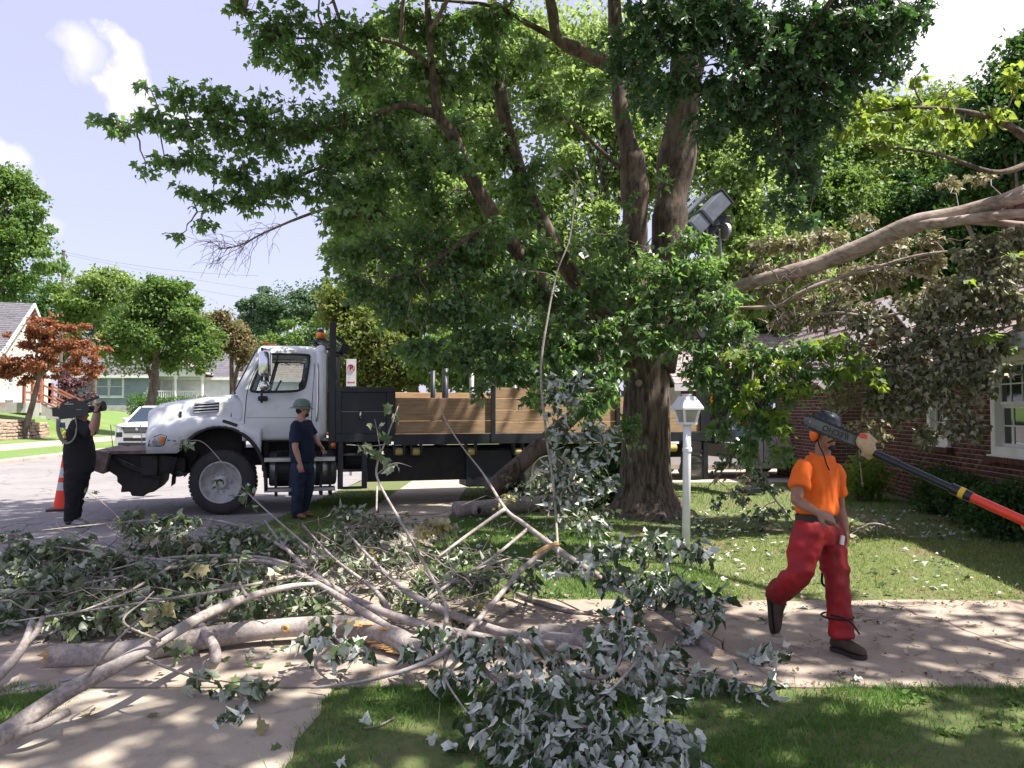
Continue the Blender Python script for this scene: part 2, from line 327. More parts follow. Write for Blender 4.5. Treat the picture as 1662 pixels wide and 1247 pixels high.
# ------------------------------------------------------------------ mesh building
class MB:
    def __init__(s): s.v = []; s.f = []
    def add(s, vs, fs):
        o = len(s.v); s.v += [tuple(v) for v in vs]; s.f += [tuple(i + o for i in f) for f in fs]; return s
    def box(s, c, size, R=None):
        x, y, z = (q / 2 for q in size)
        vs = [Vector((a * x, b * y, d * z)) for a in (-1, 1) for b in (-1, 1) for d in (-1, 1)]
        if R is not None: vs = [R @ v for v in vs]
        c = Vector(c)
        return s.add([v + c for v in vs], [(0, 1, 3, 2), (4, 6, 7, 5), (0, 4, 5, 1), (2, 3, 7, 6), (0, 2, 6, 4), (1, 5, 7, 3)])
    def bx(s, x0, x1, y0, y1, z0, z1):
        return s.box(((x0 + x1) / 2, (y0 + y1) / 2, (z0 + z1) / 2), (abs(x1 - x0), abs(y1 - y0), abs(z1 - z0)))
    def bar(s, p0, p1, w, h, up=(0, 0, 1)):
        p0, p1 = Vector(p0), Vector(p1); d = p1 - p0; L = d.length; d.normalize()
        up = Vector(up); sd = d.cross(up)
        if sd.length < 1e-4: sd = d.cross(Vector((1, 0, 0)))
        sd.normalize(); u = sd.cross(d)
        R = Matrix((d, sd, u)).transposed()
        return s.box((p0 + p1) / 2, (L, w, h), R)
    def tube(s, pts, rad, n=10, cap=True, closed=False, flat=1.0):
        pts = [Vector(p) for p in pts]; m = len(pts)
        if isinstance(rad, (int, float)): rad = [rad] * m
        up = None; rings = []
        for i in range(m):
            if closed: t = pts[(i + 1) % m] - pts[i - 1]
            else: t = pts[min(i + 1, m - 1)] - pts[max(i - 1, 0)]
            if t.length < 1e-9: t = Vector((0, 0, 1))
            t.normalize()
            if up is None: up = t.orthogonal().normalized() if abs(t.z) > .9 else t.cross(Vector((0, 0, 1))).normalized()
            up = (up - t * up.dot(t)); up.normalize(); b = t.cross(up)
            rings.append([pts[i] + (up * math.cos(2 * PI * k / n) + b * math.sin(2 * PI * k / n) * flat) * rad[i] for k in range(n)])
        vs = [v for r in rings for v in r]; fs = []
        for i in range(m if closed else m - 1):
            a, c = i * n, ((i + 1) % m) * n
            for k in range(n): fs.append((a + k, a + (k + 1) % n, c + (k + 1) % n, c + k))
        if cap and not closed: fs.append(tuple(range(n))[::-1]); fs.append(tuple((m - 1) * n + k for k in range(n)))
        return s.add(vs, fs)
    def cyl(s, p0, p1, r, r1=None, n=20): return s.tube([p0, p1], [r, r if r1 is None else r1], n)
    def lathe(s, prof, c=(0, 0, 0), axis='z', n=32, R=None):
        vs = []
        for r, h in prof:
            for k in range(n):
                a = 2 * PI * k / n; q = (r * math.cos(a), r * math.sin(a), h)
                if axis == 'y': q = (q[0], h, q[1])
                if axis == 'x': q = (h, q[0], q[1])
                vs.append(Vector(q))
        if R is not None: vs = [R @ v for v in vs]
        c = Vector(c); vs = [v + c for v in vs]; fs = []
        for i in range(len(prof) - 1):
            for k in range(n): fs.append((i * n + k, i * n + (k + 1) % n, (i + 1) * n + (k + 1) % n, (i + 1) * n + k))
        if prof[0] == prof[-1]: return s.add(vs, fs)
        if prof[0][0] > 1e-5: fs.append(tuple(range(n))[::-1])
        if prof[-1][0] > 1e-5: fs.append(tuple((len(prof) - 1) * n + k for k in range(n)))
        return s.add(vs, fs)
    def ell(s, c, r, R=None, n=14, m=9):
        prof = [(math.sin(PI * i / m), -math.cos(PI * i / m)) for i in range(m + 1)]
        vs = [Vector((a * math.cos(2 * PI * k / n) * r[0], a * math.sin(2 * PI * k / n) * r[1], h * r[2])) for a, h in prof for k in range(n)]
        if R is not None: vs = [R @ v for v in vs]
        c = Vector(c); fs = [(i * n + k, i * n + (k + 1) % n, (i + 1) * n + (k + 1) % n, (i + 1) * n + k) for i in range(m) for k in range(n)]
        return s.add([v + c for v in vs], fs)
    def prism(s, poly, h0, h1, T=None):
        """poly in local xy, extruded from h0 to h1 along local z; T places it"""
        n = len(poly); vs = [Vector((x, y, h0)) for x, y in poly] + [Vector((x, y, h1)) for x, y in poly]
        if T is not None: vs = [T @ v for v in vs]
        return s.add(vs, [tuple(range(n))[::-1], tuple(range(n, 2 * n))] + [(i, (i + 1) % n, n + (i + 1) % n, n + i) for i in range(n)])
    def loft(s, rings, cap=True, closed=True):
        n = len(rings[0]); vs = [v for r in rings for v in r]; fs = []
        for i in range(len(rings) - 1):
            for k in range(n if closed else n - 1): fs.append((i * n + k, i * n + (k + 1) % n, (i + 1) * n + (k + 1) % n, (i + 1) * n + k))
        if cap: fs.append(tuple(range(n))[::-1]); fs.append(tuple((len(rings) - 1) * n + k for k in range(n)))
        return s.add(vs, fs)

FRAME = [Matrix.Identity(4)]
WM = {}
def finish(name, me, material, parent, pre=None):
    o = bpy.data.objects.new(name, me); COL.objects.link(o)
    if material is not None and not me.materials:
        for q in (material if isinstance(material, (list, tuple)) else [material]): me.materials.append(q)
    return o
def place(o, W, parent):
    WM[o.name] = W
    if parent is not None:
        o.parent = parent; o.matrix_parent_inverse = WM[parent.name].inverted()
    o.matrix_basis = W
def obj(name, mb, material, parent=None, smooth=False, bevel=0, seg=2, solid=0, frame=None, fixn=False):
    """links the collected shapes as ONE mesh object, its origin at their centre"""
    Tm = frame if frame is not None else FRAME[-1]
    v = [Tm @ Vector(p) for p in mb.v]
    lo = Vector((min(p[i] for p in v) for i in range(3))); hi = Vector((max(p[i] for p in v) for i in range(3))); c = (lo + hi) / 2
    me = bpy.data.meshes.new(name); R = Tm.to_quaternion().to_matrix().to_4x4(); Wm = Matrix.Translation(c) @ R; Wi = Wm.inverted()
    me.from_pydata([tuple(Wi @ p) for p in v], [], mb.f)
    if fixn:
        bm = bmesh.new(); bm.from_mesh(me); bmesh.ops.recalc_face_normals(bm, faces=bm.faces[:]); bm.to_mesh(me); bm.free()
    if smooth: me.shade_smooth()
    o = finish(name, me, material, parent)
    if solid:
        q = o.modifiers.new('s', 'SOLIDIFY'); q.thickness = solid; q.offset = -1
    if bevel:
        q = o.modifiers.new('b', 'BEVEL'); q.width = bevel; q.segments = seg; q.limit_method = 'ANGLE'; q.angle_limit = math.radians(40)
        q.harden_normals = False
    place(o, Wm, parent); return o
def tag(o, label=None, cat=None, group=None, kind=None):
    if label: o['label'] = label
    if cat: o['category'] = cat
    if group: o['group'] = group
    if kind: o['kind'] = kind
    return o
def thing(name, label, cat, loc, rotz=0, group=None):
    o = bpy.data.objects.new(name, None); COL.objects.link(o); o.empty_display_size = .1
    W = FRAME[-1] @ Matrix.Translation(Vector(loc)) @ Matrix.Rotation(rotz, 4, 'Z')
    place(o, W, None); return tag(o, label, cat, group)
def npmesh(name, V, T, material, parent=None, rnd=None, kind=None, smooth=False):
    """triangle soup from arrays; rnd = one value per vertex, read by the leaf materials"""
    V = np.asarray(V, dtype=np.float32).reshape(-1, 3); T = np.asarray(T, dtype=np.int32).reshape(-1, 3)
    c = (V.min(0) + V.max(0)) / 2 if len(V) else np.zeros(3)
    me = bpy.data.meshes.new(name)
    me.vertices.add(len(V)); me.vertices.foreach_set('co', (V - c).astype(np.float32).ravel())
    me.loops.add(T.size); me.loops.foreach_set('vertex_index', T.ravel())
    me.polygons.add(len(T)); me.polygons.foreach_set('loop_start', np.arange(0, T.size, 3, dtype=np.int32))
    if rnd is not None:
        a = me.attributes.new('rnd', 'FLOAT', 'POINT'); a.data.foreach_set('value', np.asarray(rnd, dtype=np.float32))
    me.update(calc_edges=True)
    if smooth: me.shade_smooth()
    o = finish(name, me, material, parent); place(o, Matrix.Translation(Vector([float(x) for x in c])), parent)
    if kind: o['kind'] = kind
    return o
def ncopy(o, parent, W):
    c = o.copy(); COL.objects.link(c); place(c, W, parent); return c
def textmesh(s, size, depth=.002, bold=0):
    cu = bpy.data.curves.new('lettering', 'FONT'); cu.body = s; cu.size = size; cu.extrude = depth; cu.align_x = 'CENTER'; cu.align_y = 'CENTER'; cu.offset = bold
    o = bpy.data.objects.new('lettering', cu); COL.objects.link(o)
    dg = bpy.context.evaluated_depsgraph_get(); me = bpy.data.meshes.new_from_object(o.evaluated_get(dg))
    bpy.data.objects.remove(o); mb = MB(); mb.v = [tuple(v.co) for v in me.vertices]; mb.f = [tuple(p.vertices) for p in me.polygons]
    return mb
def basis(xax, yax, loc):
    x = Vector(xax).normalized(); y = Vector(yax); y = (y - x * y.dot(x)).normalized(); z = x.cross(y)
    m = Matrix((x, y, z)).transposed().to_4x4(); m.translation = Vector(loc); return m

# ------------------------------------------------------------------ leaves
def tpl(name):
    if name == 'near':       # five-lobed maple leaf, folded along the midrib
        base = [(0, 0), (0, .42), (0, 1), (.32, -.06), (.31, .17), (.54, .40), (.30, .47), (.27, .68), (.13, .76)]
        tr = [(0, 3, 4), (0, 4, 1), (4, 5, 1), (1, 5, 6), (1, 6, 7), (1, 7, 8), (1, 8, 2)]
    elif name == 'oak':      # deep narrow lobes
        base = [(0, 0), (0, .5), (0, 1), (.10, .18), (.42, .22), (.10, .36), (.50, .60), (.10, .60), (.24, .86)]
        tr = [(0, 4, 3), (3, 5, 1), (5, 6, 7), (1, 5, 7), (7, 8, 2), (1, 7, 2), (0, 3, 1)]
    elif name == 'heart':
        base = [(0, 0), (0, .5), (0, 1), (.3, -.08), (.45, .2), (.3, .6)]
        tr = [(0, 3, 4), (0, 4, 1), (4, 5, 1), (1, 5, 2)]
    elif name == 'mid':
        base = [(0, 0), (0, .45), (0, 1), (.30, 0), (.50, .45), (.17, .5)]
        tr = [(0, 3, 1), (3, 4, 5), (1, 3, 5), (1, 5, 2)]
    else:                    # far
        base = [(0, 0), (0, 1), (.42, .45)]
        tr = [(0, 2, 1)]
    V = [(x, y, .30 * abs(x) - .18 * y * y) for x, y in base]; n0 = len(V); mp = {}
    for i, (x, y) in enumerate(base):
        if x == 0: mp[i] = i
        else: mp[i] = len(V); V.append((-x, y, .30 * abs(x) - .18 * y * y))
    T = list(tr) + [(mp[a], mp[c], mp[b]) for a, b, c in tr]
    V = np.array(V); T = np.array(T)
    # make all normals look along +z
    n = np.cross(V[T[:, 1]] - V[T[:, 0]], V[T[:, 2]] - V[T[:, 0]])[:, 2]
    T[n < 0] = T[n < 0][:, ::-1]
    return V, T
TPL = {k: tpl(k) for k in ('near', 'oak', 'heart', 'mid', 'far')}; 
def wilt_tpl():
    base = [(0, 0), (0, .42), (0, 1), (.24, -.02), (.36, .16), (.45, .38), (.31, .47), (.27, .68), (.13, .84)]
    V, T = TPL['near']; V = V.copy(); 
    for i, (x, y) in enumerate(base): V[i, :2] = (x, y)
    k = len(base)
    for i, (x, y) in enumerate(base):
        if x: V[k, :2] = (-x, y); k += 1
    V[:, 2] = .30 * np.abs(V[:, 0]) - .18 * V[:, 1] ** 2
    return V, T
TPL['wilt'] = wilt_tpl()
def unit(a): return a / np.maximum(np.linalg.norm(a, axis=1, keepdims=True), 1e-9)
def leaf_arrays(pos, ax, nr, size, kind, curl=.25):
    V, T = TPL[kind]; n = len(pos)
    y = unit(ax); z = nr - (nr * y).sum(1, keepdims=True) * y; z = unit(z); x = np.cross(y, z)
    L = np.repeat(V[None], n, 0).copy()
    cz = RG.normal(0, curl, (n, 1)); fold = RG.uniform(-.5, 2.2, (n, 1))
    L[:, :, 2] = L[:, :, 2] * fold + cz * L[:, :, 1] ** 2 + RG.normal(0, curl * .25, (n, V.shape[0]))
    L[:, :, 0] *= RG.uniform(.75, 1.05, (n, 1))
    if kind == 'wilt':      # limp leaves: folded along the midrib, edges crumpled, tips hanging
        L[:, :, 2] += np.abs(L[:, :, 0]) * RG.uniform(0, 1.1, (n, 1)) + RG.normal(0, .035, (n, V.shape[0])) - .45 * RG.random((n, 1)) * L[:, :, 1] ** 2
        L[:, :, 0] *= RG.uniform(.5, .95, (n, 1))
    L *= size[:, None, None]
    W = pos[:, None] + L[:, :, 0:1] * x[:, None] + L[:, :, 1:2] * y[:, None] + L[:, :, 2:3] * z[:, None]
    TT = (T[None] + (np.arange(n) * V.shape[0])[:, None, None]).reshape(-1, 3)
    return W.reshape(-1, 3), TT, np.repeat(RG.random(n), V.shape[0])
def tri_tubes(segs):
    """segs: list of (points(k,3), radii(k)) -> thin three-sided twigs"""
    Vs, Ts = [], []; o = 0
    for pts, rad in segs:
        pts = np.asarray(pts, float); k = len(pts); t = np.gradient(pts, axis=0); t = unit(t)
        a = unit(np.cross(t, [0.3, .5, .81])); b = np.cross(t, a)
        ang = np.array([0, 2.094, 4.189]); r = np.asarray(rad, float)[:, None, None]
        ring = pts[:, None] + r * (np.cos(ang)[None, :, None] * a[:, None] + np.sin(ang)[None, :, None] * b[:, None])
        Vs.append(ring.reshape(-1, 3))
        for i in range(k - 1):
            for j in range(3):
                p, q = o + i * 3 + j, o + i * 3 + (j + 1) % 3
                Ts += [(p, q, q + 3), (p, q + 3, p + 3)]
        o += k * 3
    return (np.concatenate(Vs), np.array(Ts)) if Vs else (np.zeros((0, 3)), np.zeros((0, 3), int))
def curve(p0, p1, n=5, sag=0.0, wob=.05):
    p0, p1 = np.asarray(p0, float), np.asarray(p1, float); t = np.linspace(0, 1, n)[:, None]
    L = np.linalg.norm(p1 - p0); q = p0 + (p1 - p0) * t
    q[:, 2] += (-sag * L * 4 * t * (1 - t))[:, 0]
    q[1:-1] += RG.normal(0, wob * L, (n - 2, 3)); return q
def smoothpts(pts, rad=None, sub=6, wob=0):
    """Catmull-Rom through the given points"""
    P_ = [np.array(p, float) for p in pts]; n = len(P_); out = []; ro = []
    if rad is None: rad = [1] * n
    for i in range(n - 1):
        a, b, c, d = P_[max(i - 1, 0)], P_[i], P_[i + 1], P_[min(i + 2, n - 1)]
        for k in range(sub):
            t = k / sub
            out.append(.5 * ((2 * b) + (-a + c) * t + (2 * a - 5 * b + 4 * c - d) * t * t + (-a + 3 * b - 3 * c + d) * t ** 3)); ro.append(rad[i] * (1 - t) + rad[i + 1] * t)
    out.append(P_[-1]); ro.append(rad[-1]); out = np.array(out)
    if wob: out[1:-1] += RG.normal(0, wob, (len(out) - 2, 3))
    return out, ro
def limb(mb, pts, rad, n=10, sub=6, rough=.04):
    """a branch: smooth path, slightly knobbly girth"""
    q, r = smoothpts(pts, rad, sub)
    r = [x * (1 + rough * 2 * (noise.noise(Vector(p) * 3.1 / max(.05, x) * .12) )) for x, p in zip(r, q)]
    mb.tube([Vector(p) for p in q], r, n); return q, r
def foliage(clusters, skel, kind, size, dens, twig_r=.006, droop=.5, updir=.8, flip=0.0, jit=.35, conn=True, conn_r=.014, tleaf=9, sag=.06, twl=1.0):
    """clusters: (centre, radii, factor). Twigs run out from each cluster's inner side; leaves sit along them."""
    Vs, Ts, Rs, segs = [], [], [], []; o = 0
    sk = np.asarray(skel, float) if skel is not None and len(skel) else None
    allpos, allax, allnr, allsz = [], [], [], []
    for c, r, f in clusters:
        c = np.asarray(c, float); r = np.asarray(r, float)
        if sk is not None:
            j = np.argmin(((sk - c) ** 2).sum(1)); a = sk[j]
            if conn and np.linalg.norm(a - c) > .25:
                q = curve(a, c, 6, -.05, .035); segs.append((q, np.linspace(conn_r * (1 + .4 * np.linalg.norm(a - c)), conn_r * .6, 6)))
            inward = unit((a - c)[None])[0]
        else: inward = np.array([0, 0, .6])
        nl = max(3, int(dens * f * (r[0] * r[1] + r[1] * r[2] + r[0] * r[2]))); nt_ = max(1, nl // tleaf)
        d = unit(RG.normal(0, 1, (nt_, 3))); ends = c + d * r * RG.uniform(.45, 1.12, (nt_, 1)) ** .6
        st = c + inward * r * .35 + RG.normal(0, .22, (nt_, 3)) * r
        for e, s0 in zip(ends, st):
            s1 = e + (s0 - e) * min(1, twl)
            q = curve(s1, e, 5, -sag, .05); segs.append((q, np.linspace(twig_r, twig_r * .4, 5)))
            tdir = q[-1] - q[0]; tdir = tdir / max(1e-6, np.linalg.norm(tdir))
            k = tleaf; u = np.clip(RG.uniform(.15, 1.05, k), 0, 1)
            pp = np.stack([np.interp(u, np.linspace(0, 1, 5), q[:, i]) for i in range(3)], 1)
            off = unit(RG.normal(0, 1, (k, 3)) + tdir * .4); off[:, 2] *= .6
            pp = pp + off * size * RG.uniform(.2, .9, (k, 1))
            ax = off * .8 + tdir * .5 + np.array([0, 0, -droop]) + RG.normal(0, .3, (k, 3))
            nr = np.array([0, 0, updir]) + RG.normal(0, jit + .25, (k, 3)); nr[RG.random(k) < flip] *= -1
            allpos.append(pp); allax.append(ax); allnr.append(nr); allsz.append(size * RG.uniform(.6, 1.2, k))
    W, T, R = leaf_arrays(np.concatenate(allpos), np.concatenate(allax), np.concatenate(allnr), np.concatenate(allsz), kind)
    return (W, T, R), tri_tubes(segs)
def clump_crown(blobs, n, size, kind='far', shell=.55, updir=.5, jit=.8, fill=None, ff=.3):
    """far crowns: leaf clumps over many lumpy lobes; blobs: (centre, radii)"""
    w = np.array([r[0] * r[1] + r[1] * r[2] + r[0] * r[2] for _, r in blobs]); w = w / w.sum()
    cnt = RG.multinomial(n, w); ps, ns = [], []
    for (c, r), k in zip(blobs, cnt):
        d = unit(RG.normal(0, 1, (k, 3))); rr = RG.uniform(shell, 1.06, (k, 1))
        ps.append(np.asarray(c) + d * np.asarray(r) * rr); ns.append(d)
    if fill is not None:      # loose leaves between the clumps, so that the crown closes
        for c, r in fill:
            k = int(n * ff / len(fill)); d = unit(RG.normal(0, 1, (k, 3))); ps.append(np.asarray(c) + d * np.asarray(r) * RG.uniform(.15, 1.05, (k, 1)) ** .5 * (1 + .22 * np.sin(d[:, 0:1] * 9 + c[0]) * np.sin(d[:, 2:3] * 8 + c[1]))); ns.append(d)
    p = np.concatenate(ps); d = np.concatenate(ns)
    ax = RG.normal(0, .6, p.shape) + d * .5 + np.array([0, 0, -.4]); nr = d * .5 + np.array([0, 0, updir]) + RG.normal(0, jit, p.shape)
    return leaf_arrays(p, ax, nr, size * RG.uniform(.6, 1.35, len(p)), kind)
def subblobs(big, m, fr=(.22, .4)):
    """lobes scattered over and inside larger volumes"""
    out = []
    for c, r in big:
        c = np.asarray(c, float); r = np.asarray(r, float)
        for _ in range(m):
            d = RG.normal(0, 1, 3); d /= np.linalg.norm(d); k = RG.uniform(.35, 1.18)
            s = RG.uniform(*fr) * (1 if k < .9 else .6); out.append((c + d * r * k, r * s * np.array([1.1, 1.1, RG.uniform(.5, .85)])))
    return out
# ================================================================== THE SETTING
def sstep(x, a, b):
    t = max(0.0, min(1.0, (x - a) / (b - a))); return t * t * (3 - 2 * t)
def qfar(x, y): return -(x + .1 * (y - 24) + 15.6)
def hfar(x, y):
    q = qfar(x, y)
    h = .12 + .06 * min(max(q, 0), 5) + .18 * min(max(q - 5, 0), 7)
    pad = (1.25 + .17 * max(0, min(q - 5.2, 2))) * sstep(q, 5.05, 5.3) * (1 - sstep(y, 37, 40))
    return max(h, pad) + .012 * max(0, y - 60)
def grid_sheet(name, xs, ys, zf, m, kind='structure'):
    mb = MB(); nx, ny = len(xs), len(ys)
    mb.v = [(x, y, zf(x, y)) for y in ys for x in xs]
    mb.f = [(j * nx + i, j * nx + i + 1, (j + 1) * nx + i + 1, (j + 1) * nx + i) for j in range(ny - 1) for i in range(nx - 1)]
    return tag(obj(name, mb, m, smooth=True), kind=kind)
def lin(a, b, n): return [a + (b - a) * i / (n - 1) for i in range(n)]

grid_sheet('ground', [-400, -120, -60, -30, 0, 30, 80, 400], [-30, 0, 30, 80, 140, 400], lambda x, y: -.03, M['lawn_far'])
STX = lambda y: -15.6 - .1 * (y - 24)
mb = MB(); ys = lin(-10, 150, 33); mb.v = []
for y in ys:
    for k in range(13): mb.v.append((STX(y) + (-3.55 - STX(y)) * k / 12, y, 0.0))
mb.f = [(j * 13 + i, j * 13 + i + 1, (j + 1) * 13 + i + 1, (j + 1) * 13 + i) for j in range(32) for i in range(12)]
tag(obj('street', mb, M['street']), kind='structure')
# far bank: verge, rising lawn
mb = MB(); ys = lin(8, 150, 120); qs = [.22] + lin(.6, 5.0, 8) + [5.12, 5.2, 5.3] + lin(5.8, 12.5, 12) + [16, 22, 30, 45, 70]
for y in ys:
    for q in qs: x = -15.6 - .1 * (y - 24) - q; mb.v.append((x, y, hfar(x, y)))
n = len(qs); mb.f = [(j * n + i, (j + 1) * n + i, (j + 1) * n + i + 1, j * n + i + 1) for j in range(119) for i in range(n - 1)]
tag(obj('far_lawn', mb, M['lawn_far'], smooth=True, fixn=True), kind='structure')
kerb = tag(obj('kerb', MB().bx(-15.8, -15.6, 7.0, 8.0, 0, .05), M['kerb']), kind='structure')
y = 8.0
while y < 62:
    x0, x1 = STX(y), STX(y + 2.4)
    mb = MB(); mb.add([(x0 - .24, y, -.02), (x0, y, -.02), (x0, y, .10), (x0 - .04, y, .14), (x0 - .24, y, .14), (x1 - .24, y + 2.385, -.02), (x1, y + 2.385, -.02), (x1, y + 2.385, .10), (x1 - .04, y + 2.385, .14), (x1 - .24, y + 2.385, .14)],
        [(0, 1, 2, 3, 4), (5, 9, 8, 7, 6), (1, 6, 7, 2), (2, 7, 8, 3), (3, 8, 9, 4)])
    obj('kerb_stone', mb, M['kerb'], kerb, fixn=True); y += 2.4
# far footpath, slab by slab
fp = tag(obj('far_footpath', MB().bx(-17.7, -16.6, 6.8, 8.0, 0, .1), M['walk']), kind='structure')
y = 8.0
while y < 64:
    mb = MB(); vs = []
    for yy in (y, y + 1.48):
        for q in (1.9, 3.4):
            x = STX(yy) - q; vs += [(x, yy, hfar(x, yy) - .06), (x, yy, hfar(x, yy) + .025)]
    mb.add(vs, [(1, 3, 7, 5), (0, 1, 5, 4), (2, 6, 7, 3), (0, 2, 3, 1), (4, 5, 7, 6)]); obj('slab', mb, M['walk'], fp, fixn=True); y += 1.5
# near lawn: everything this side of the street
grid_sheet('lawn', lin(-3.5, 60, 40), lin(-8, 120, 60), lambda x, y: .004 + (.014 * noise.noise(Vector((x * .8, y * .8, 0))) + .014 if y < 16 else .0), M['lawn'])
# driveway and footpath: cast slabs with real joints
def slab_poly(parent, poly, z, th, m, name='slab'):
    mb = MB(); mb.prism(poly, z - th, z); return obj(name, mb, m, parent, bevel=.008, seg=1)
def jag(a, b, n, amp):
    out = []
    for i in range(n):
        t = i / n; x, y = a[0] + (b[0] - a[0]) * t, a[1] + (b[1] - a[1]) * t
        k = amp if 0 < i else 0
        out.append((x + RG.normal(0, k), y + RG.normal(0, k)))
    return out
drive = tag(obj('driveway', MB().bx(-3.6, 13, 4.9, 6.4, -.02, .012), M['concrete']), kind='structure')
xs = [-3.62, -1.02, 1.35, 3.3, 6.1, 9.2, 13.0]
shared = []
for i, x in enumerate(xs):
    a, b = (x + (.25 if 1 < i < 6 else 0), 4.52), (x - (.2 if 1 < i < 6 else 0), 6.55)
    shared.append(jag(a, b, 9, .035 if 1 < i < 6 else .0) + [b])
for i in range(len(xs) - 1):
    L = [(p[0] + .004, p[1]) for p in shared[i]]; R_ = [(p[0] - .004, p[1]) for p in shared[i + 1]]
    near = jag(L[0], R_[0], 10, .012)[1:]; far = jag(R_[-1], L[-1], 10, .03)[1:]
    if i == 0:      # flared apron towards the street
        L = [(-3.62, 4.0), (-3.62, 5.2), (-3.62, 7.2)]; near = [(-3.3, 4.25), (-2.5, 4.52)]; far = [(-1.9, 6.7), (-2.6, 6.85)]
    slab_poly(drive, near[::1] + R_ + far + L[::-1] if i else [L[0]] + near + R_ + far + [L[2], L[1]], .034 + .002 * (i % 2), .05, M['concrete'])
walk = tag(obj('footpath', MB().bx(-2.3, -1.15, -6, 4.5, -.02, .008), M['walk']), kind='structure')
ys = [-6, -4.4, -2.8, -1.2, .4, 2.0, 3.44, 4.49]
for a, b in zip(ys[:-1], ys[1:]):
    r = [(-1.03 + .02 * math.sin(k * 2.1), a + (b - a - .012) * k / 6) for k in range(7)]
    slab_poly(walk, [(-2.45, a), (-1.03, a)] + r[1:] + [(-2.45, b - .012)], .033, .05, M['walk'])
y = 6.62
while y < 30:
    slab_poly(walk, [(-2.3, y), (-.95, y), (-.95, y + 1.38), (-2.3, y + 1.38)], .033, .05, M['walk']); y += 1.4
# the neighbour's drive beyond the lawn and the cross street far behind
tag(obj('far_driveway', MB().add([(-1, 17.2, .03), (14, 17.6, .03), (14, 22.5, .03), (-1, 21.5, .03), (-1, 17.2, -.02), (14, 17.6, -.02), (14, 22.5, -.02), (-1, 21.5, -.02)], [(0, 1, 2, 3), (0, 4, 5, 1), (3, 2, 6, 7)]), M['walk'], fixn=True), kind='structure')

# retaining wall of rough stones
rw = thing('retaining_wall', 'low dry laid buff stone retaining wall along the lawn across the street', 'garden wall', (STX(32) - 5.1, 32, .4))
wall_pts = [(STX(y) - 5.05, y) for y in lin(24, 36.2, 40)] + [(STX(36.2) - 5.05 - .6 * t, 36.2 + .55 * t + .8 * t * t * .3) for t in lin(.2, 4, 9)]
mbk = MB(); proto = []
for k in range(5):
    m_ = MB().box((0, 0, 0), (.5, .3, .14)); me = bpy.data.meshes.new('stone'); bm = bmesh.new()
    vs = [bm.verts.new(Vector(v) + Vector(RG.normal(0, .012, 3))) for v in m_.v]
    for f in m_.f: bm.faces.new([vs[i] for i in f])
    bmesh.ops.recalc_face_normals(bm, faces=bm.faces[:]); bmesh.ops.bevel(bm, geom=bm.edges[:], offset=.02, segments=1, affect='EDGES'); bm.to_mesh(me); bm.free(); me.materials.append(M['stone']); proto.append(me)
cum = [0]
for a, b in zip(wall_pts[:-1], wall_pts[1:]): cum.append(cum[-1] + math.dist(a, b))
for row in range(6):
    s = row * .23 % .5
    while s < cum[-1] - .5:
        i = max(j for j in range(len(cum)) if cum[j] <= s); i = min(i, len(wall_pts) - 2)
        t = (s - cum[i]) / (cum[i + 1] - cum[i]); a, b = wall_pts[i], wall_pts[i + 1]
        x, y = a[0] + (b[0] - a[0]) * t, a[1] + (b[1] - a[1]) * t
        zt = .40 + row * .145 + .07; lim = 1.3 - max(0, s - 10.5) * .16
        L = RG.uniform(.42, .62)
        if zt < lim:
            o = bpy.data.objects.new('stone', proto[int(RG.integers(5))]); COL.objects.link(o)
            W = Matrix.Translation((x + .03 * row * -.5 + RG.normal(0, .012), y, zt)) @ Matrix.Rotation(math.atan2(b[1] - a[1], b[0] - a[0]) + RG.normal(0, .03), 4, 'Z') @ Matrix.Diagonal((L / .52, 1, 1, 1))
            place(o, W, rw)
        s += L + .01

# ------------------------------------------------------------------ far houses
def siding(parent, A, B, z0, z1, m, top=None, name='siding', step=.16):
    """lapped boards from A to B (plan points); top(s) cuts them under a gable"""
    A, B = Vector((A[0], A[1], 0)), Vector((B[0], B[1], 0)); d = (B - A); L = d.length; d.normalize(); n = Vector((d.y, -d.x, 0))
    mb = MB(); z = z0
    while z < z1:
        zt = min(z + step, z1); s0, s1 = 0, L
        if top:
            ok = [s for s in lin(0, L, 200) if top(s) >= z + step * .5]
            if not ok: break
            s0, s1 = ok[0], ok[-1]
        a0, a1 = A + d * s0, A + d * s1
        mb.add([a0 + n * .035 + Vector((0, 0, z)), a1 + n * .035 + Vector((0, 0, z)), a1 + n * .004 + Vector((0, 0, zt)), a0 + n * .004 + Vector((0, 0, zt)), a0 + Vector((0, 0, z)), a1 + Vector((0, 0, z))], [(0, 1, 2, 3), (4, 5, 1, 0)])
        z += step
    o = obj(name, mb, m, parent); o['kind'] = 'stuff'; return o
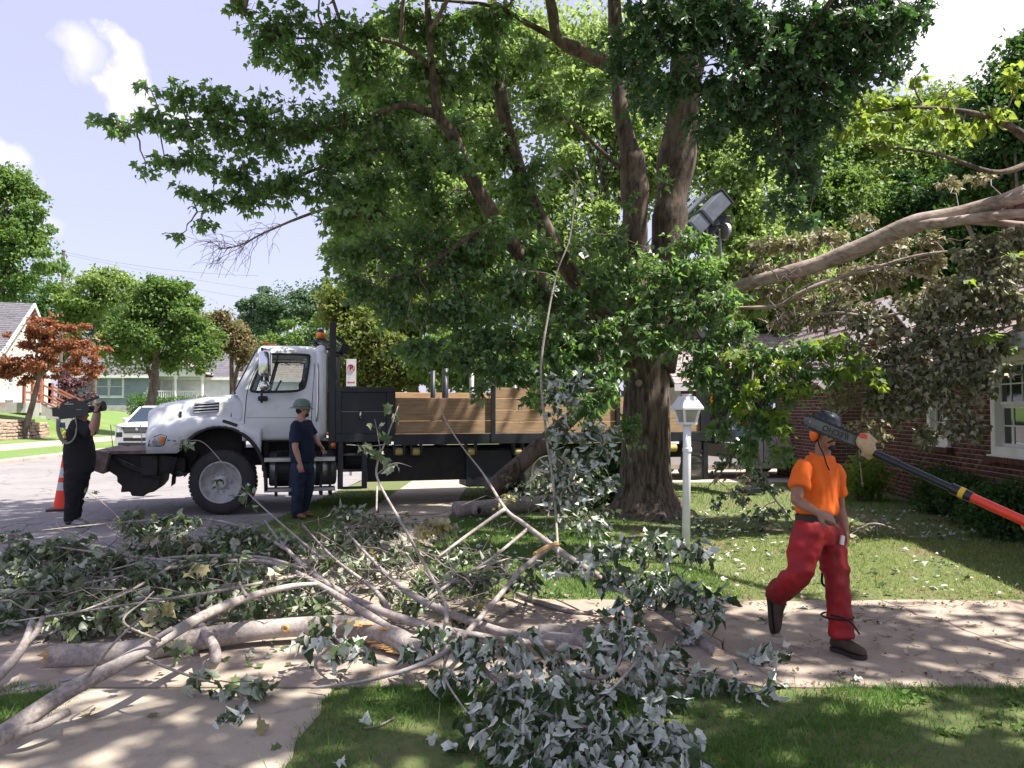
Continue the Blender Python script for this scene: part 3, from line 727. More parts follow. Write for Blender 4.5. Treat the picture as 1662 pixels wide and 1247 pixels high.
def shingles(parent, a, b, c, d, m, rows=22, th=.02, name='roof'):
    """a-b along the eave, d-c along the ridge: overlapping courses with uneven tabs"""
    a, b, c, d = map(Vector, (a, b, c, d)); n = (b - a).cross(d - a).normalized()
    if n.z < 0: n = -n
    mb = MB(); mb.add([a - n * .06, b - n * .06, c - n * .06, d - n * .06, a, b, c, d], [(0, 1, 2, 3), (4, 5, 6, 7), (0, 1, 5, 4), (1, 2, 6, 5), (2, 3, 7, 6), (3, 0, 4, 7)])
    W = max((b - a).length, (c - d).length); cols = max(2, int(W / .42))
    for r in range(rows):
        t0, t1 = r / rows, (r + 1.08) / rows; t1 = min(1, t1)
        p0, q0, p1, q1 = a.lerp(d, t0), b.lerp(c, t0), a.lerp(d, t1), b.lerp(c, t1)
        for k in range(cols):
            u0, u1 = k / cols + .002, (k + 1) / cols - .002; lift = th * (1 + .3 * random.random())
            if u1 - u0 <= 0: continue
            e = n * lift
            mb.add([p0.lerp(q0, u0) + e, p0.lerp(q0, u1) + e, p1.lerp(q1, u1) + n * .004, p1.lerp(q1, u0) + n * .004, p0.lerp(q0, u0) + n * .001, p0.lerp(q0, u1) + n * .001], [(0, 1, 2, 3), (4, 5, 1, 0)])
    return obj(name, mb, m, parent)
def window(parent, c, n, w, h, muntin=(2, 2), fr=.09, m='white_trim', glassm='house_glass', sill=True, curtain=False, dh=True, label=None):
    """window > frame pieces, sashes, panes. c = centre on the wall, n = outward plan normal"""
    n = Vector((n[0], n[1], 0)).normalized(); t = Vector((-n.y, n.x, 0)); T = Matrix((t, Vector((0, 0, 1)), n)).transposed().to_4x4(); T.translation = Vector(c)
    FRAME.append(T)
    f = MB()
    for sx in (-1, 1): f.bx(sx * (w / 2 + fr), sx * w / 2, -h / 2 - fr, h / 2 + fr, -.10, .05)
    f.bx(-w / 2, w / 2, h / 2, h / 2 + fr, -.10, .052); f.bx(-w / 2, w / 2, -h / 2 - fr, -h / 2, -.10, .052)
    if sill: f.bx(-w / 2 - fr * 1.3, w / 2 + fr * 1.3, -h / 2 - fr - .05, -h / 2 - fr + .003, -.08, .10)
    fo = obj('window', f, M[m], parent, bevel=.006, seg=1)
    if label: fo['label'] = label
    halves = ((0, h / 2, -.035), (-h / 2, 0, -.06)) if dh else ((-h / 2, h / 2, -.05),)
    for (z0, z1, dz) in halves:
        s = MB(); b = .045
        s.bx(-w / 2, -w / 2 + b, z0, z1, dz - .02, dz + .02); s.bx(w / 2 - b, w / 2, z0, z1, dz - .02, dz + .02)
        s.bx(-w / 2 + b, w / 2 - b, z0, z0 + b, dz - .019, dz + .021); s.bx(-w / 2 + b, w / 2 - b, z1 - b, z1, dz - .019, dz + .021)
        for k in range(1, muntin[0]): x = -w / 2 + w * k / muntin[0]; s.bx(x - .009, x + .009, z0 + b, z1 - b, dz - .01, dz + .012)
        for k in range(1, muntin[1]): z = z0 + (z1 - z0) * k / muntin[1]; s.bx(-w / 2 + b, w / 2 - b, z - .009, z + .009, dz - .009, dz + .013)
        obj('sash', s, M[m], fo); obj('pane', MB().bx(-w / 2 + b * .5, w / 2 - b * .5, z0 + b * .5, z1 - b * .5, dz - .008, dz - .002), M[glassm], fo)
    if curtain: obj('curtain', MB().bx(-w / 2 + .02, w / 2 - .02, -h / 2, h / 2, -.098, -.094), M['curtain'], fo)
    FRAME.pop(); return fo

NG = Vector((.956, .292, 0)); DG = Vector((-.292, .956, 0))
# house A: white, steep grey roof, red timber porch
hA = thing('clapboard_house', 'white clapboard house with a steep grey shingle roof and red timber porch', 'house', (-24, 38, 1.4))
Nn = Vector((-24.1, 36, 0)); Wd = 9.0; Ff = Nn + DG * Wd; eave, apex, g0 = 4.6, 7.25, 1.5
def topA(s): return eave + (apex - eave) * (1 - abs(s - Wd / 2) / (Wd / 2))
siding(hA, Ff, Nn, 1.9, 7.3, M['siding_white'], top=topA)
back = MB(); A2, F2 = Nn - NG * 11, Ff - NG * 11; mid = Nn + DG * Wd / 2
back.add([tuple(Nn + Vector((0, 0, 1.2)) - NG * .01), tuple(Ff + Vector((0, 0, 1.2)) - NG * .01), tuple(Ff + Vector((0, 0, eave)) - NG * .01), tuple(mid + Vector((0, 0, apex - .02)) - NG * .01), tuple(Nn + Vector((0, 0, eave)) - NG * .01),
          tuple(A2 + Vector((0, 0, 1.2))), tuple(F2 + Vector((0, 0, 1.2))), tuple(F2 + Vector((0, 0, eave))), tuple(A2 + NG * 0 + DG * Wd / 2 + Vector((0, 0, apex - .02))), tuple(A2 + Vector((0, 0, eave)))],
         [(0, 1, 2, 3, 4), (5, 9, 8, 7, 6), (0, 4, 9, 5), (1, 6, 7, 2)])
obj('wall', back, M['siding_white'], hA, fixn=True)
obj('foundation', MB().bar(Ff + NG * .02 + Vector((0, 0, 1.55)), Nn + NG * .02 + Vector((0, 0, 1.55)), .1, .75), M['foundation'], hA)
up = Vector((0, 0, 1)); ov = .35
E0 = Nn - DG * ov + NG * .3 + up * (eave - .22); E1 = E0 - NG * 12; R0 = mid + NG * .3 + up * (apex + .05); R1 = R0 - NG * 12
shingles(hA, E1, E0, R0, R1, M['shingle_grey'], rows=26)
F0 = Ff + DG * ov + NG * .3 + up * (eave - .22); shingles(hA, F0, F0 - NG * 12, R1, R0, M['shingle_grey'], rows=10)
rk = MB().bar(E0 + up * -.07, R0 + up * -.07, .05, .2).bar(R0 + up * -.07, F0 + up * -.07, .05, .2); obj('bargeboard', rk, M['white_trim'], hA)
obj('fascia', MB().bar(E1 - up * .1, E0 - up * .1, .06, .26), M['white_trim'], hA)
window(hA, Nn + DG * 6.4 + up * 3.0 + NG * .04, NG, .95, 1.35, (1, 1)); window(hA, Nn + DG * 1.8 + up * 3.0 + NG * .04, NG, .95, 1.35, (1, 1))
# front porch under the near eave: floor, redwood posts, rails, steps
pf = MB(); P0 = Nn - DG * 2.2 + NG * .2
pf.bar(P0 + up * 1.95, P0 - NG * 10 + up * 1.95, 4.4, .14); obj('porch_floor', pf, M['redwood'], hA)
stp = Nn + NG * 1.2 + DG * 2.8
for k in range(5): obj('step', MB().bar(stp + NG * (.3 * k) + up * (2.0 - .17 * k - .3), stp + NG * (.3 * k) + DG * 1.6 + up * (2.0 - .17 * k - .3), .3, .6), M['foundation'], hA)
obj('landing', MB().bar(Nn + NG * .6 + DG * .2 + up * 1.8, Nn + NG * .6 + DG * 4.8 + up * 1.8, 1.1, .5), M['foundation'], hA)
def rail(p, q, nb, hgt=.95):
    p, q = Vector(p), Vector(q)
    for z in (hgt, hgt * .5, .12): obj('handrail', MB().bar(p + up * z, q + up * z, .06, .09), M['redwood'], hA)
    for k in range(nb + 1): obj('rail_post', MB().bar(p.lerp(q, k / nb) - up * .05, p.lerp(q, k / nb) + up * (hgt + .12), .11, .11, up=(1, 0, 0)), M['redwood'], hA)
L0 = Nn + NG * 1.1 + up * 2.05
rail(L0 + DG * .1, L0 + DG * 2.7, 2); rail(L0 + DG * 4.4, L0 + DG * 4.9, 1)
rail(L0 + DG * 2.8, L0 + DG * 2.8 + NG * 1.6 - up * .85, 1); rail(L0 + DG * 4.4, L0 + DG * 4.4 + NG * 1.6 - up * .85, 1)
rail(P0 - DG * 2.1 + up * 2.0, P0 - DG * 2.1 - NG * 6 + up * 2.0, 4)
for k in (0, 3.2, 6.4): obj('porch_post', MB().bar(P0 - DG * 2.0 - NG * k + up * 2.0, P0 - DG * 2.0 - NG * k + up * 4.45, .14, .14, up=(1, 0, 0)), M['redwood'], hA)
obj('porch_post', MB().bar(L0 + DG * 2.8, L0 + DG * 2.8 + up * 1.75, .2, .2, up=(1, 0, 0)), M['redwood'], hA)

def simple_house(name, label, base, wd, dp, hw, hr, wallm, roofm, ang=0.0, wins=(), corner=True, gable_front=False):
    """base = front-left corner; front runs along +x' ; returns the root"""
    T = Matrix.Translation(Vector(base)) @ Matrix.Rotation(ang, 4, 'Z'); FRAME.append(T)
    r = thing(name, label, 'house', (wd / 2, 0, 0))
    mb = MB()
    if gable_front: mb.add([(0, 0, 0), (wd, 0, 0), (wd, 0, hw), (wd / 2, 0, hr), (0, 0, hw), (0, dp, 0), (wd, dp, 0), (wd, dp, hw), (wd / 2, dp, hr), (0, dp, hw)], [(0, 1, 2, 3, 4), (5, 9, 8, 7, 6), (0, 4, 9, 5), (1, 6, 7, 2)])
    else: mb.add([(0, 0, 0), (wd, 0, 0), (wd, 0, hw), (0, 0, hw), (0, dp, 0), (wd, dp, 0), (wd, dp, hw), (0, dp, hw), (0, dp / 2, hr), (wd, dp / 2, hr)], [(0, 1, 2, 3), (4, 7, 6, 5), (0, 3, 8, 7, 4), (1, 5, 6, 9, 2)])
    obj('wall', mb, M[wallm], r, fixn=True)
    siding(r, (0, -.01), (wd, -.01), .55, hw, M[wallm], step=.2); siding(r, (wd + .01, 0), (wd + .01, dp), .55, hw, M[wallm], step=.2)
    obj('foundation', MB().bx(-.03, wd + .03, -.045, dp, 0, .56), M['foundation'], r)
    if gable_front:
        shingles(r, (-.3, -.4, hw - .15), (-.3, dp, hw - .15), (wd / 2, dp, hr + .05), (wd / 2, -.4, hr + .05), M[roofm], 10, name='roof')
        shingles(r, (wd + .3, dp, hw - .15), (wd + .3, -.4, hw - .15), (wd / 2, -.4, hr + .05), (wd / 2, dp, hr + .05), M[roofm], 10, name='roof')
        obj('bargeboard', MB().bar((-.3, -.42, hw - .25), (wd / 2, -.42, hr - .03), .05, .2).bar((wd / 2, -.42, hr - .03), (wd + .3, -.42, hw - .25), .05, .2), M['white_trim'], r)
    else:
        shingles(r, (-.3, -.4, hw - .1), (wd + .3, -.4, hw - .1), (wd + .3, dp / 2, hr + .05), (-.3, dp / 2, hr + .05), M[roofm], 12)
        obj('fascia', MB().bx(-.3, wd + .3, -.46, -.4, hw - .3, hw - .08), M['white_trim'], r)
    if corner:
        for x in (0, wd): obj('corner_board', MB().bx(x - .09, x + .09, -.06, .08, .5, hw), M['white_trim'], r)
    for (x, z, w, h) in wins:
        n = (T.to_3x3() @ Vector((0, -1, 0))); FRAME.append(Matrix.Identity(4)); window(r, T @ Vector((x, -.05, z)), n, w, h, (1, 1), fr=.14, curtain=False); FRAME.pop()
    FRAME.pop(); return r, T
def porch(r, T, x0, x1, dpt, hfl, hroof, apex_, m='white_trim', cols=3, roofm='shingle_pink'):
    FRAME.append(T)
    obj('porch_floor', MB().bx(x0, x1, -dpt, -.06, hfl - .15, hfl), M[m], r)
    obj('porch_skirt', MB().bx(x0, x1, -dpt + .05, -dpt + .1, 0, hfl - .15), M['foundation'], r)
    for k in range(cols):
        x = x0 + .15 + (x1 - x0 - .3) * k / (cols - 1); obj('column', MB().lathe([(.15, 0), (.15, .08), (.11, .12), (.095, hroof - hfl - .2), (.15, hroof - hfl - .12), (.15, hroof - hfl)], (x, -dpt + .15, hfl), n=12), M[m], r, smooth=False)
    for z in (.12, .9): obj('handrail', MB().bx(x0, x1, -dpt + .12, -dpt + .18, hfl + z, hfl + z + .07), M[m], r)
    nb = int((x1 - x0) / .17)
    for k in range(nb): x = x0 + .1 + (x1 - x0 - .2) * k / nb; obj('baluster', MB().bx(x, x + .05, -dpt + .13, -dpt + .17, hfl + .19, hfl + .9), M[m], r)
    obj('beam', MB().bx(x0 - .05, x1 + .05, -dpt, -dpt + .25, hroof, hroof + .28), M[m], r)
    xm = (x0 + x1) / 2
    obj('porch_gable', MB().add([(x0 - .1, -dpt, hroof + .28), (x1 + .1, -dpt, hroof + .28), (xm, -dpt, apex_), (x0 - .1, 0, hroof + .28), (x1 + .1, 0, hroof + .28), (xm, 0, apex_)], [(0, 1, 2), (0, 2, 5, 3), (1, 4, 5, 2), (3, 5, 4)]), M['siding_clean'], r, fixn=True)
    shingles(r, (x0 - .35, -dpt - .3, hroof + .18), (x0 - .35, .1, hroof + .18), (xm, .1, apex_ + .12), (xm, -dpt - .3, apex_ + .12), M[roofm], 7, name='porch_roof')
    shingles(r, (x1 + .35, .1, hroof + .18), (x1 + .35, -dpt - .3, hroof + .18), (xm, -dpt - .3, apex_ + .12), (xm, .1, apex_ + .12), M[roofm], 7, name='porch_roof')
    FRAME.pop()
gB = P(150, 664, 60); gB.z = 1.45
rB, TB = simple_house('grey_house', 'grey clapboard house with white corner boards behind the round tree', (gB.x - 2.5, 60, 1.45), 6.6, 8, 3.1, 5.6, 'siding_grey', 'shingle_grey', .16, wins=((3.0, 2.1, .9, 1.35), (4.05, 2.1, .9, 1.35)))
rW, TW = simple_house('white_house', 'bright white house with balustrade porch behind the clipped hedge', (P(246, 660, 63).x, 63, 1.5), 7.5, 8, 3.0, 5.2, 'siding_clean', 'shingle_grey', .12, wins=((1.2, 2.1, .8, 1.3),))
porch(rW, TW, .2, 4.6, 2.0, .8, 2.9, 4.2)
rC, TC = simple_house('porch_house', 'small white house with a pale gabled porch roof left of the truck cab', (P(352, 650, 68).x, 70, 1.6), 6.5, 8, 3.0, 5.0, 'siding_clean', 'shingle_pink', .1, wins=((1.5, 2.0, .8, 1.3),))
porch(rC, TC, -.3, 3.0, 2.6, .7, 2.9, 4.5, cols=3)

# ------------------------------------------------------------------ brick house on the right
bh = thing('brick_house', 'red brown brick house with white windows behind the fallen limb', 'house', (8, 14, 0))
AX = Vector((.12, 1, 0)).normalized(); NX = Vector((-AX.y, AX.x, 0))
C1 = Vector((7.4, 15.4, 0)); C0 = C1 - AX * 9.2
BR = []      # all bricks: (matrix, size shown)
BL, BHt, BJ = .20, .062, .012
def brick_wall(A, B, z0, ztop, holes=(), topf=None):
    A, B = Vector(A), Vector(B); d = (B - A); L = d.length; d.normalize(); n = Vector((d.y, -d.x, 0)); ang = math.atan2(d.y, d.x)
    row = 0; z = z0
    while z < ztop - BHt:
        s = -(BL + BJ) / 2 * (row % 2)
        while s < L:
            a, b = max(s, 0), min(s + BL, L)
            if b - a > .04:
                segs = [(a, b)]
                for (h0, h1, g0, g1) in holes:
                    if z + BHt > g0 and z < g1:
                        ns = []
                        for (p, q) in segs:
                            if p < h0: ns.append((p, min(q, h0)))
                            if q > h1: ns.append((max(p, h1), q))
                        segs = [x for x in ns if x[1] - x[0] > .03]
                for (p, q) in segs:
                    if topf and z + BHt > topf((p + q) / 2): continue
                    c = A + d * ((p + q) / 2) + up * (z + BHt / 2) + n * (-.045 + RG.normal(0, .0025))
                    BR.append((c, ang + RG.normal(0, .006), q - p, n))
            s += BL + BJ
        z += BHt + BJ; row += 1
W1 = (C1 - C0).length
# window places along the wall, measured from C0
def along(px):
    k = (px - CX) / F; # C0.x + AX.x*s = k*(C0.y + AX.y*s)
    return (k * C0.y - C0.x) / (AX.x - k * AX.y)
s1 = along(1612); s2 = along(1544)
holes = [(s1 - 1.15, s1, 1.0, 2.42), (s2 + .05, s2 + .85, 1.05, 2.35)]
brick_wall(C1, C0, .02, 2.7, [(W1 - h[1], W1 - h[0], h[2], h[3]) for h in holes])
# entrance section: front gable facing the camera
G0 = Vector((6.62, 16.0, 0)); G1 = Vector((8.9, 16.05, 0)); GL = (G1 - G0).length
def topG(s): return 2.35 + 1.55 * (1 - abs(s - GL / 2) / (GL / 2)) * 1.0
brick_wall(G0, G1, .02, 3.9, [], topf=topG)
G0b = G0 + Vector((.1, 3.6, 0)); brick_wall(G0b, G0, .02, 2.5)
c15 = Vector((7.42, 15.42, 0)); 
def mass(A, B, z0, z1, th=.25, holes_=()):
    """solid wall behind the bricks; their joints show its face"""
    A, B = Vector(A), Vector(B); d = (B - A).normalized(); n = Vector((d.y, -d.x, 0)); L = (B - A).length
    mb = MB(); cuts = sorted(holes_); s = 0
    def seg(a, b, u, v):
        if b - a > .01 and v - u > .01: mb.bar(A + d * a + up * ((u + v) / 2) - n * (th / 2 + .009), A + d * b + up * ((u + v) / 2) - n * (th / 2 + .009), th - .0, v - u)
    for (h0, h1, g0, g1) in cuts:
        seg(s, h0, z0, z1); seg(h0, h1, z0, g0); seg(h0, h1, g1, z1); s = h1
    seg(s, L, z0, z1); return mb
obj('wall', mass(C1, C0, 0, 2.7, holes_=sorted([(W1 - h[1], W1 - h[0], h[2], h[3]) for h in holes])), M['mortar'], bh)
obj('wall', mass(G0 + Vector((.02, 0, 0)), G1, 0, 2.4), M['mortar'], bh); obj('wall', mass(G0b, G0 + Vector((0, .06, 0)), 0, 2.5), M['mortar'], bh)
d_ = (G1 - G0).normalized()
Tg = Matrix((d_, up, Vector((d_.y, -d_.x, 0)))).transposed().to_4x4(); Tg.translation = G0
obj('gable', MB().prism([(0.03, 2.35), (GL - .03, 2.35), (GL / 2, 3.85)], -.25, -.009, Tg), M['mortar'], bh, fixn=True)
# bricks themselves
bproto = []
for k in range(6):
    bm = bmesh.new(); m_ = MB().box((0, 0, 0), (1, .09, BHt)); vs = [bm.verts.new(Vector(v) + Vector((RG.normal(0, .004), 0, RG.normal(0, .0012)))) for v in m_.v]
    for f in m_.f: bm.faces.new([vs[i] for i in f])
    bmesh.ops.recalc_face_normals(bm, faces=bm.faces[:]); me = bpy.data.meshes.new('brick'); bm.to_mesh(me); bm.free(); me.materials.append(M['brick']); bproto.append(me)
def shown(c, n):
    v = c - Vector((0, 0, CAMH)); px = CX + F * c.x / c.y; py = HZ - F * (c.z - CAMH) / c.y
    if not (1330 < px < 1665): return 0
    if n.dot(v) > 0: return 0
    w = abs(n.dot(v.normalized())) / v.length ** 2
    if py > 765: w *= .1
    return w
BR.sort(key=lambda b: -shown(b[0], b[3])); Vv, Tt = [], []
for i, (c, ang, L, n) in enumerate(BR):
    W = Matrix.Translation(c) @ Matrix.Rotation(ang, 4, 'Z') @ Matrix.Diagonal((L, 1, 1, 1))
    if i < 300:
        o = bpy.data.objects.new('brick', bproto[i % 6]); COL.objects.link(o); place(o, W, bh)
    else:
        m_ = MB().box((0, 0, 0), (1, .09, BHt)); o0 = len(Vv); Vv += [tuple(W @ Vector(v)) for v in m_.v]
        for f in m_.f: Tt += [(f[0] + o0, f[1] + o0, f[2] + o0), (f[0] + o0, f[2] + o0, f[3] + o0)]
npmesh('brickwork', Vv, Tt, M['brick'], bh, kind='stuff')
for (h0, h1, g0, g1), mu, cu in zip(holes, ((3, 2), (2, 2)), (True, True)):
    c = C0 + AX * ((h0 + h1) / 2) + up * ((g0 + g1) / 2) + NX * .0
    window(bh, c, NX, h1 - h0 - .26, g1 - g0 - .26, mu, fr=.125, curtain=False)
    obj('room_dark', MB().bar(C0 + AX * (h0 - .1) + up * ((g0 + g1) / 2) - NX * .5, C0 + AX * (h1 + .1) + up * ((g0 + g1) / 2) - NX * .5, .04, g1 - g0 + .3), M['dark_void'], bh)  # dark sheet standing for the unlit room
    # brick sill course
    for k in range(int((h1 - h0 + .2) / .075)): obj('sill_brick', MB().bar(C0 + AX * (h0 - .1 + .075 * k) + up * (g0 - .05) + NX * .04, C0 + AX * (h0 - .1 + .075 * k + .062) + up * (g0 - .05) + NX * .04, .14, .08), M['brick'], bh)
# roofs
RE0 = C0 + NX * .35 + up * 2.62 - AX * 1; RE1 = C1 + NX * .35 + up * 2.62 + AX * .5
shingles(bh, RE0, RE1, RE1 - NX * 4.4 + up * 2.9, RE0 - NX * 4.4 + up * 2.9, M['shingle_pink'], rows=24)
obj('fascia', MB().bar(RE0 - up * .11, RE1 - up * .11, .05, .2), M['white_trim'], bh)
obj('soffit', MB().bar(RE0 - up * .2 - NX * .2, RE1 - up * .2 - NX * .2, .42, .02), M['white_trim'], bh)
gm = G0 + d_ * GL / 2
e0 = G0 - d_ * .3 + up * 2.2 - Vector((0, .3, 0)); e1 = G1 + d_ * .3 + up * 2.2 - Vector((0, .3, 0)); rp = gm + up * 4.0 - Vector((0, .3, 0)); bk = Vector((0, 4.2, 0))
shingles(bh, e0, e0 + bk, rp + bk, rp, M['shingle_pink'], rows=12, name='entry_roof'); shingles(bh, e1 + bk, e1, rp, rp + bk, M['shingle_pink'], rows=12, name='entry_roof')
obj('bargeboard', MB().bar(e0 - up * .1, rp - up * .1, .05, .2).bar(rp - up * .1, e1 - up * .1, .05, .2), M['white_trim'], bh)
# chimney
ch = Vector((9.35, 13.6, 0)); cm = obj('chimney', MB().bx(ch.x - .42, ch.x + .42, ch.y - .3, ch.y + .3, 3.2, 5.45), M['mortar'], bh)
for r_ in range(30):
    z = 3.24 + r_ * .074
    for k in range(4):
        xo = ch.x - .43 + .215 * k + (.107 if r_ % 2 else 0)
        if xo < ch.x + .40: obj('chimney_brick', MB().bx(xo, min(xo + .2, ch.x + .43), ch.y - .33, ch.y - .25, z, z + .062), M['brick'], cm)
    for k in range(3): obj('chimney_brick', MB().bx(ch.x - .45, ch.x - .37, ch.y - .3 + .21 * k, ch.y - .3 + .21 * k + .19, z, z + .062), M['brick'], cm)
obj('chimney_cap', MB().bx(ch.x - .5, ch.x + .5, ch.y - .38, ch.y + .38, 5.45, 5.55), M['kerb'], cm, bevel=.01)

# garage / carport far behind, beyond the drive
gh = thing('brick_garage', 'low brick garage with pinkish roof and dark open bay behind the silver car', 'garage', (10, 24, 0))
ga, gb = Vector((7.6, 23.6, 0)), Vector((11.6, 23.2, 0))
BR2 = BR; BR = []; 
brick_wall(Vector((8.2, 23.5, 0)), Vector((8.95, 23.45, 0)), 0, 2.35); brick_wall(Vector((5.2, 23.7, 0)), Vector((6.1, 23.65, 0)), 0, 2.35); brick_wall(Vector((5.2, 23.65, 0)), Vector((9.6, 23.35, 0)), 2.15, 2.45)
for i, (c, ang, L, n) in enumerate(BR):
    o = bpy.data.objects.new('brick', bproto[i % 6]); COL.objects.link(o); place(o, Matrix.Translation(c) @ Matrix.Rotation(ang, 4, 'Z') @ Matrix.Diagonal((L, 1, 1, 1)), gh)
obj('wall', MB().bx(5.2, 6.1, 23.75, 24, 0, 2.4).bx(8.2, 9.6, 23.6, 24, 0, 2.4).bx(6.1, 8.2, 23.75, 24, 2.15, 2.4).bx(5.2, 5.45, 24, 29, 0, 2.4), M['mortar'], gh)
obj('back_wall', MB().bx(5.2, 9.6, 28.8, 29, 0, 2.4), M['dark_void'], gh)
shingles(gh, (4.9, 23.2, 2.45), (9.9, 23.0, 2.45), (9.9, 26.4, 4.3), (4.9, 26.6, 4.3), M['shingle_pink'], rows=16)
obj('fascia', MB().bar((4.9, 23.2, 2.34), (9.9, 23.0, 2.34), .05, .2), M['white_trim'], gh)
# ================================================================== THE TRUCK
TA = math.radians(17)
TO = Vector((-4.55, 12.10, 0)); TU = Vector((math.cos(TA), math.sin(TA), 0)); TV = Vector((-math.sin(TA), math.cos(TA), 0))
TT_ = Matrix.Translation(TO) @ Matrix.Rotation(TA, 4, 'Z')
def TX(px, t=0.0):
    k = (px - CX) / F; o = TO + TV * t
    return (k * o.y - o.x) / (TU.x - k * TU.y)
def TZ(py, s, t=0.0): return CAMH + (HZ - py) / F * (TO + TU * s + TV * t).y
FRAME.append(TT_)
tr = thing('flatbed_truck', 'white cab flatbed truck with black steel and timber bed parked across the verge', 'truck', (3, 1.2, 0))
Wt = 2.35
# ---- cab shell
zb, zr = 1.15, 2.70
sb = TX(526)
def sf(z): return .30 if z < 1.90 else .17 + (z - 1.90) * .48
prof = [(.03, 1.15), (.0, 1.22), (.0, 1.5), (.01, 1.75), (.02, 1.93), (.05, 2.15), (.09, 2.35), (.14, 2.55), (.19, 2.63), (.28, 2.685), (.42, 2.71), (.8, 2.735), (Wt / 2, 2.74)]
prof = prof + [(Wt - y, z) for y, z in prof[-2::-1]]
al = [0, .04, .15, .3, .5, .65, .79, .9, .97, 1.0]
def cabP(k, a):
    y, z = prof[k]; s0 = sf(min(z, 2.66)) + (0 if z < 2.66 else (z - 2.66) * 1.5)
    s = s0 + (sb - s0) * a
    round_ = max(0, a - .9) / .1
    return Vector((s - round_ ** 3 * .02, y + (.03 * round_ ** 2 if y < Wt / 2 else -.03 * round_ ** 2), z))
mb = MB(); nk, na = len(prof), len(al)
mb.v = [tuple(cabP(k, a)) for k in range(nk) for a in al]
hole = lambda k, j: (prof[k][1] >= 1.93 - 1e-6 and prof[k + 1][1] <= 2.551 and 2 <= j <= 5) or (prof[k + 1][1] >= 1.93 - 1e-6 and prof[k][1] <= 2.551 and k > nk // 2 and 2 <= j <= 5)
for k in range(nk - 1):
    for j in range(na - 1):
        if not hole(k, j): mb.f.append((k * na + j, k * na + j + 1, (k + 1) * na + j + 1, (k + 1) * na + j))
# back wall with a rear window, windscreen frame
bk = [cabP(k, 1.0) for k in range(nk)]
mb.add(bk, [tuple(range(nk))])
obj('cab', mb, M['white_paint'], tr, smooth=True, solid=.035, fixn=False)
# windscreen (front cap above the scuttle)
wsP = lambda y, z: Vector((sf(z) + .004 - .05 * (1 - ((y - Wt / 2) / (Wt / 2)) ** 2), y, z))
def strip(pts, r, mname='black_plastic', name='window_seal', parent=None, closed=True, n=6):
    return obj(name, MB().tube(pts, r, n, closed=closed), M[mname], parent or tr, smooth=True)
wy = lambda z: .05 + (z - 1.93) * .17
rows = []
for z in (1.93, 2.15, 2.35, 2.52, 2.6):
    rows.append([wsP(wy(z) + (Wt - 2 * wy(z)) * k / 8, z) for k in range(9)])
g = MB(); g.loft(rows, cap=False, closed=False); obj('windscreen', g, M['cab_glass'], tr, smooth=True, solid=.006)
strip([rows[0][k] for k in range(9)] + [r[8] for r in rows[1:]] + rows[-1][-2::-1] + [r[0] for r in rows[-2:0:-1]], .022)
# side windows
def winP(a, z, y0=True):
    k = [i for i in range(nk // 2) if prof[i][1] <= z][-1]; (ya, za), (yb, zb_) = prof[k], prof[k + 1]; t = (z - za) / (zb_ - za)
    s0 = sf(z); y = ya + (yb - ya) * t
    return Vector((s0 + (sb - s0) * a, y if y0 else Wt - y, z))
outline = [(.16, 1.96), (.24, 1.935), (.62, 1.945), (.735, 1.98), (.77, 2.06), (.785, 2.4), (.78, 2.5), (.74, 2.545), (.30, 2.55), (.20, 2.53), (.165, 2.45), (.15, 2.2)]
for near in (True, False):
    pts = [winP(a, z, near) + Vector((0, -.004 if near else .004, 0)) for a, z in outline]
    q, _ = smoothpts(pts + [pts[0]], None, 4)
    strip([Vector(p) for p in q[:-1]], .020)
    c = sum((p for p in pts), Vector()) / len(pts)
    obj('side_window', MB().add([p + Vector((0, .012 if near else -.012, 0)) for p in pts], [tuple(range(len(pts)))]), M['cab_glass'], tr)
    # the black border that rounds off the opening
    fr_ = MB(); ring = [Vector(p) for p in q[:-1]]; cc = [(k, j) for k, j in []]
    box = []
    for p in ring:
        a = (p.x - sf(p.z)) / (sb - sf(p.z)); da, dz = (a - .47) , (p.z - 2.24)
        k = min(.33 / max(1e-6, abs(da)), .32 / max(1e-6, abs(dz)))
        box.append(winP(.47 + da * k, 2.24 + dz * k, near) + Vector((0, .004 if near else -.004, 0)))
    m_ = len(ring); fr_.add(ring + box, [(i, (i + 1) % m_, m_ + (i + 1) % m_, m_ + i) for i in range(m_)]); obj('window_surround', fr_, M['white_paint'], tr, fixn=True)
    qb = winP(.36, 1.95, near), winP(.33, 2.54, near); obj('vent_bar', MB().tube([qb[0] + Vector((0, .0, 0)), qb[1]], .016, 6), M['black_plastic'], tr)
# interior
seat = obj('seat', MB().bx(.85, 1.3, .3, .85, 1.35, 1.5).bx(1.2, 1.36, .3, .85, 1.45, 2.15).bx(1.24, 1.34, .45, .7, 2.18, 2.36).bx(.85, 1.3, 1.4, 2.0, 1.35, 1.5).bx(1.2, 1.36, 1.4, 2.0, 1.45, 2.15), M['frame_dark'], tr, bevel=.03)
obj('dashboard', MB().bx(.32, .6, .12, Wt - .12, 1.4, 1.9), M['frame_dark'], tr, bevel=.04)
th = [Vector((.78 + .1 * math.sin(a), .6 + .22 * math.cos(a), 1.93 + .2 * math.sin(a))) for a in lin(0, 2 * PI, 21)[:-1]]
obj('steering_wheel', MB().tube(th, .016, 6, closed=True).tube([(.78, .6, 1.93), (.6, .6, 1.7)], .02, 6).tube([th[0], th[10]], .01, 5), M['black_plastic'], tr)
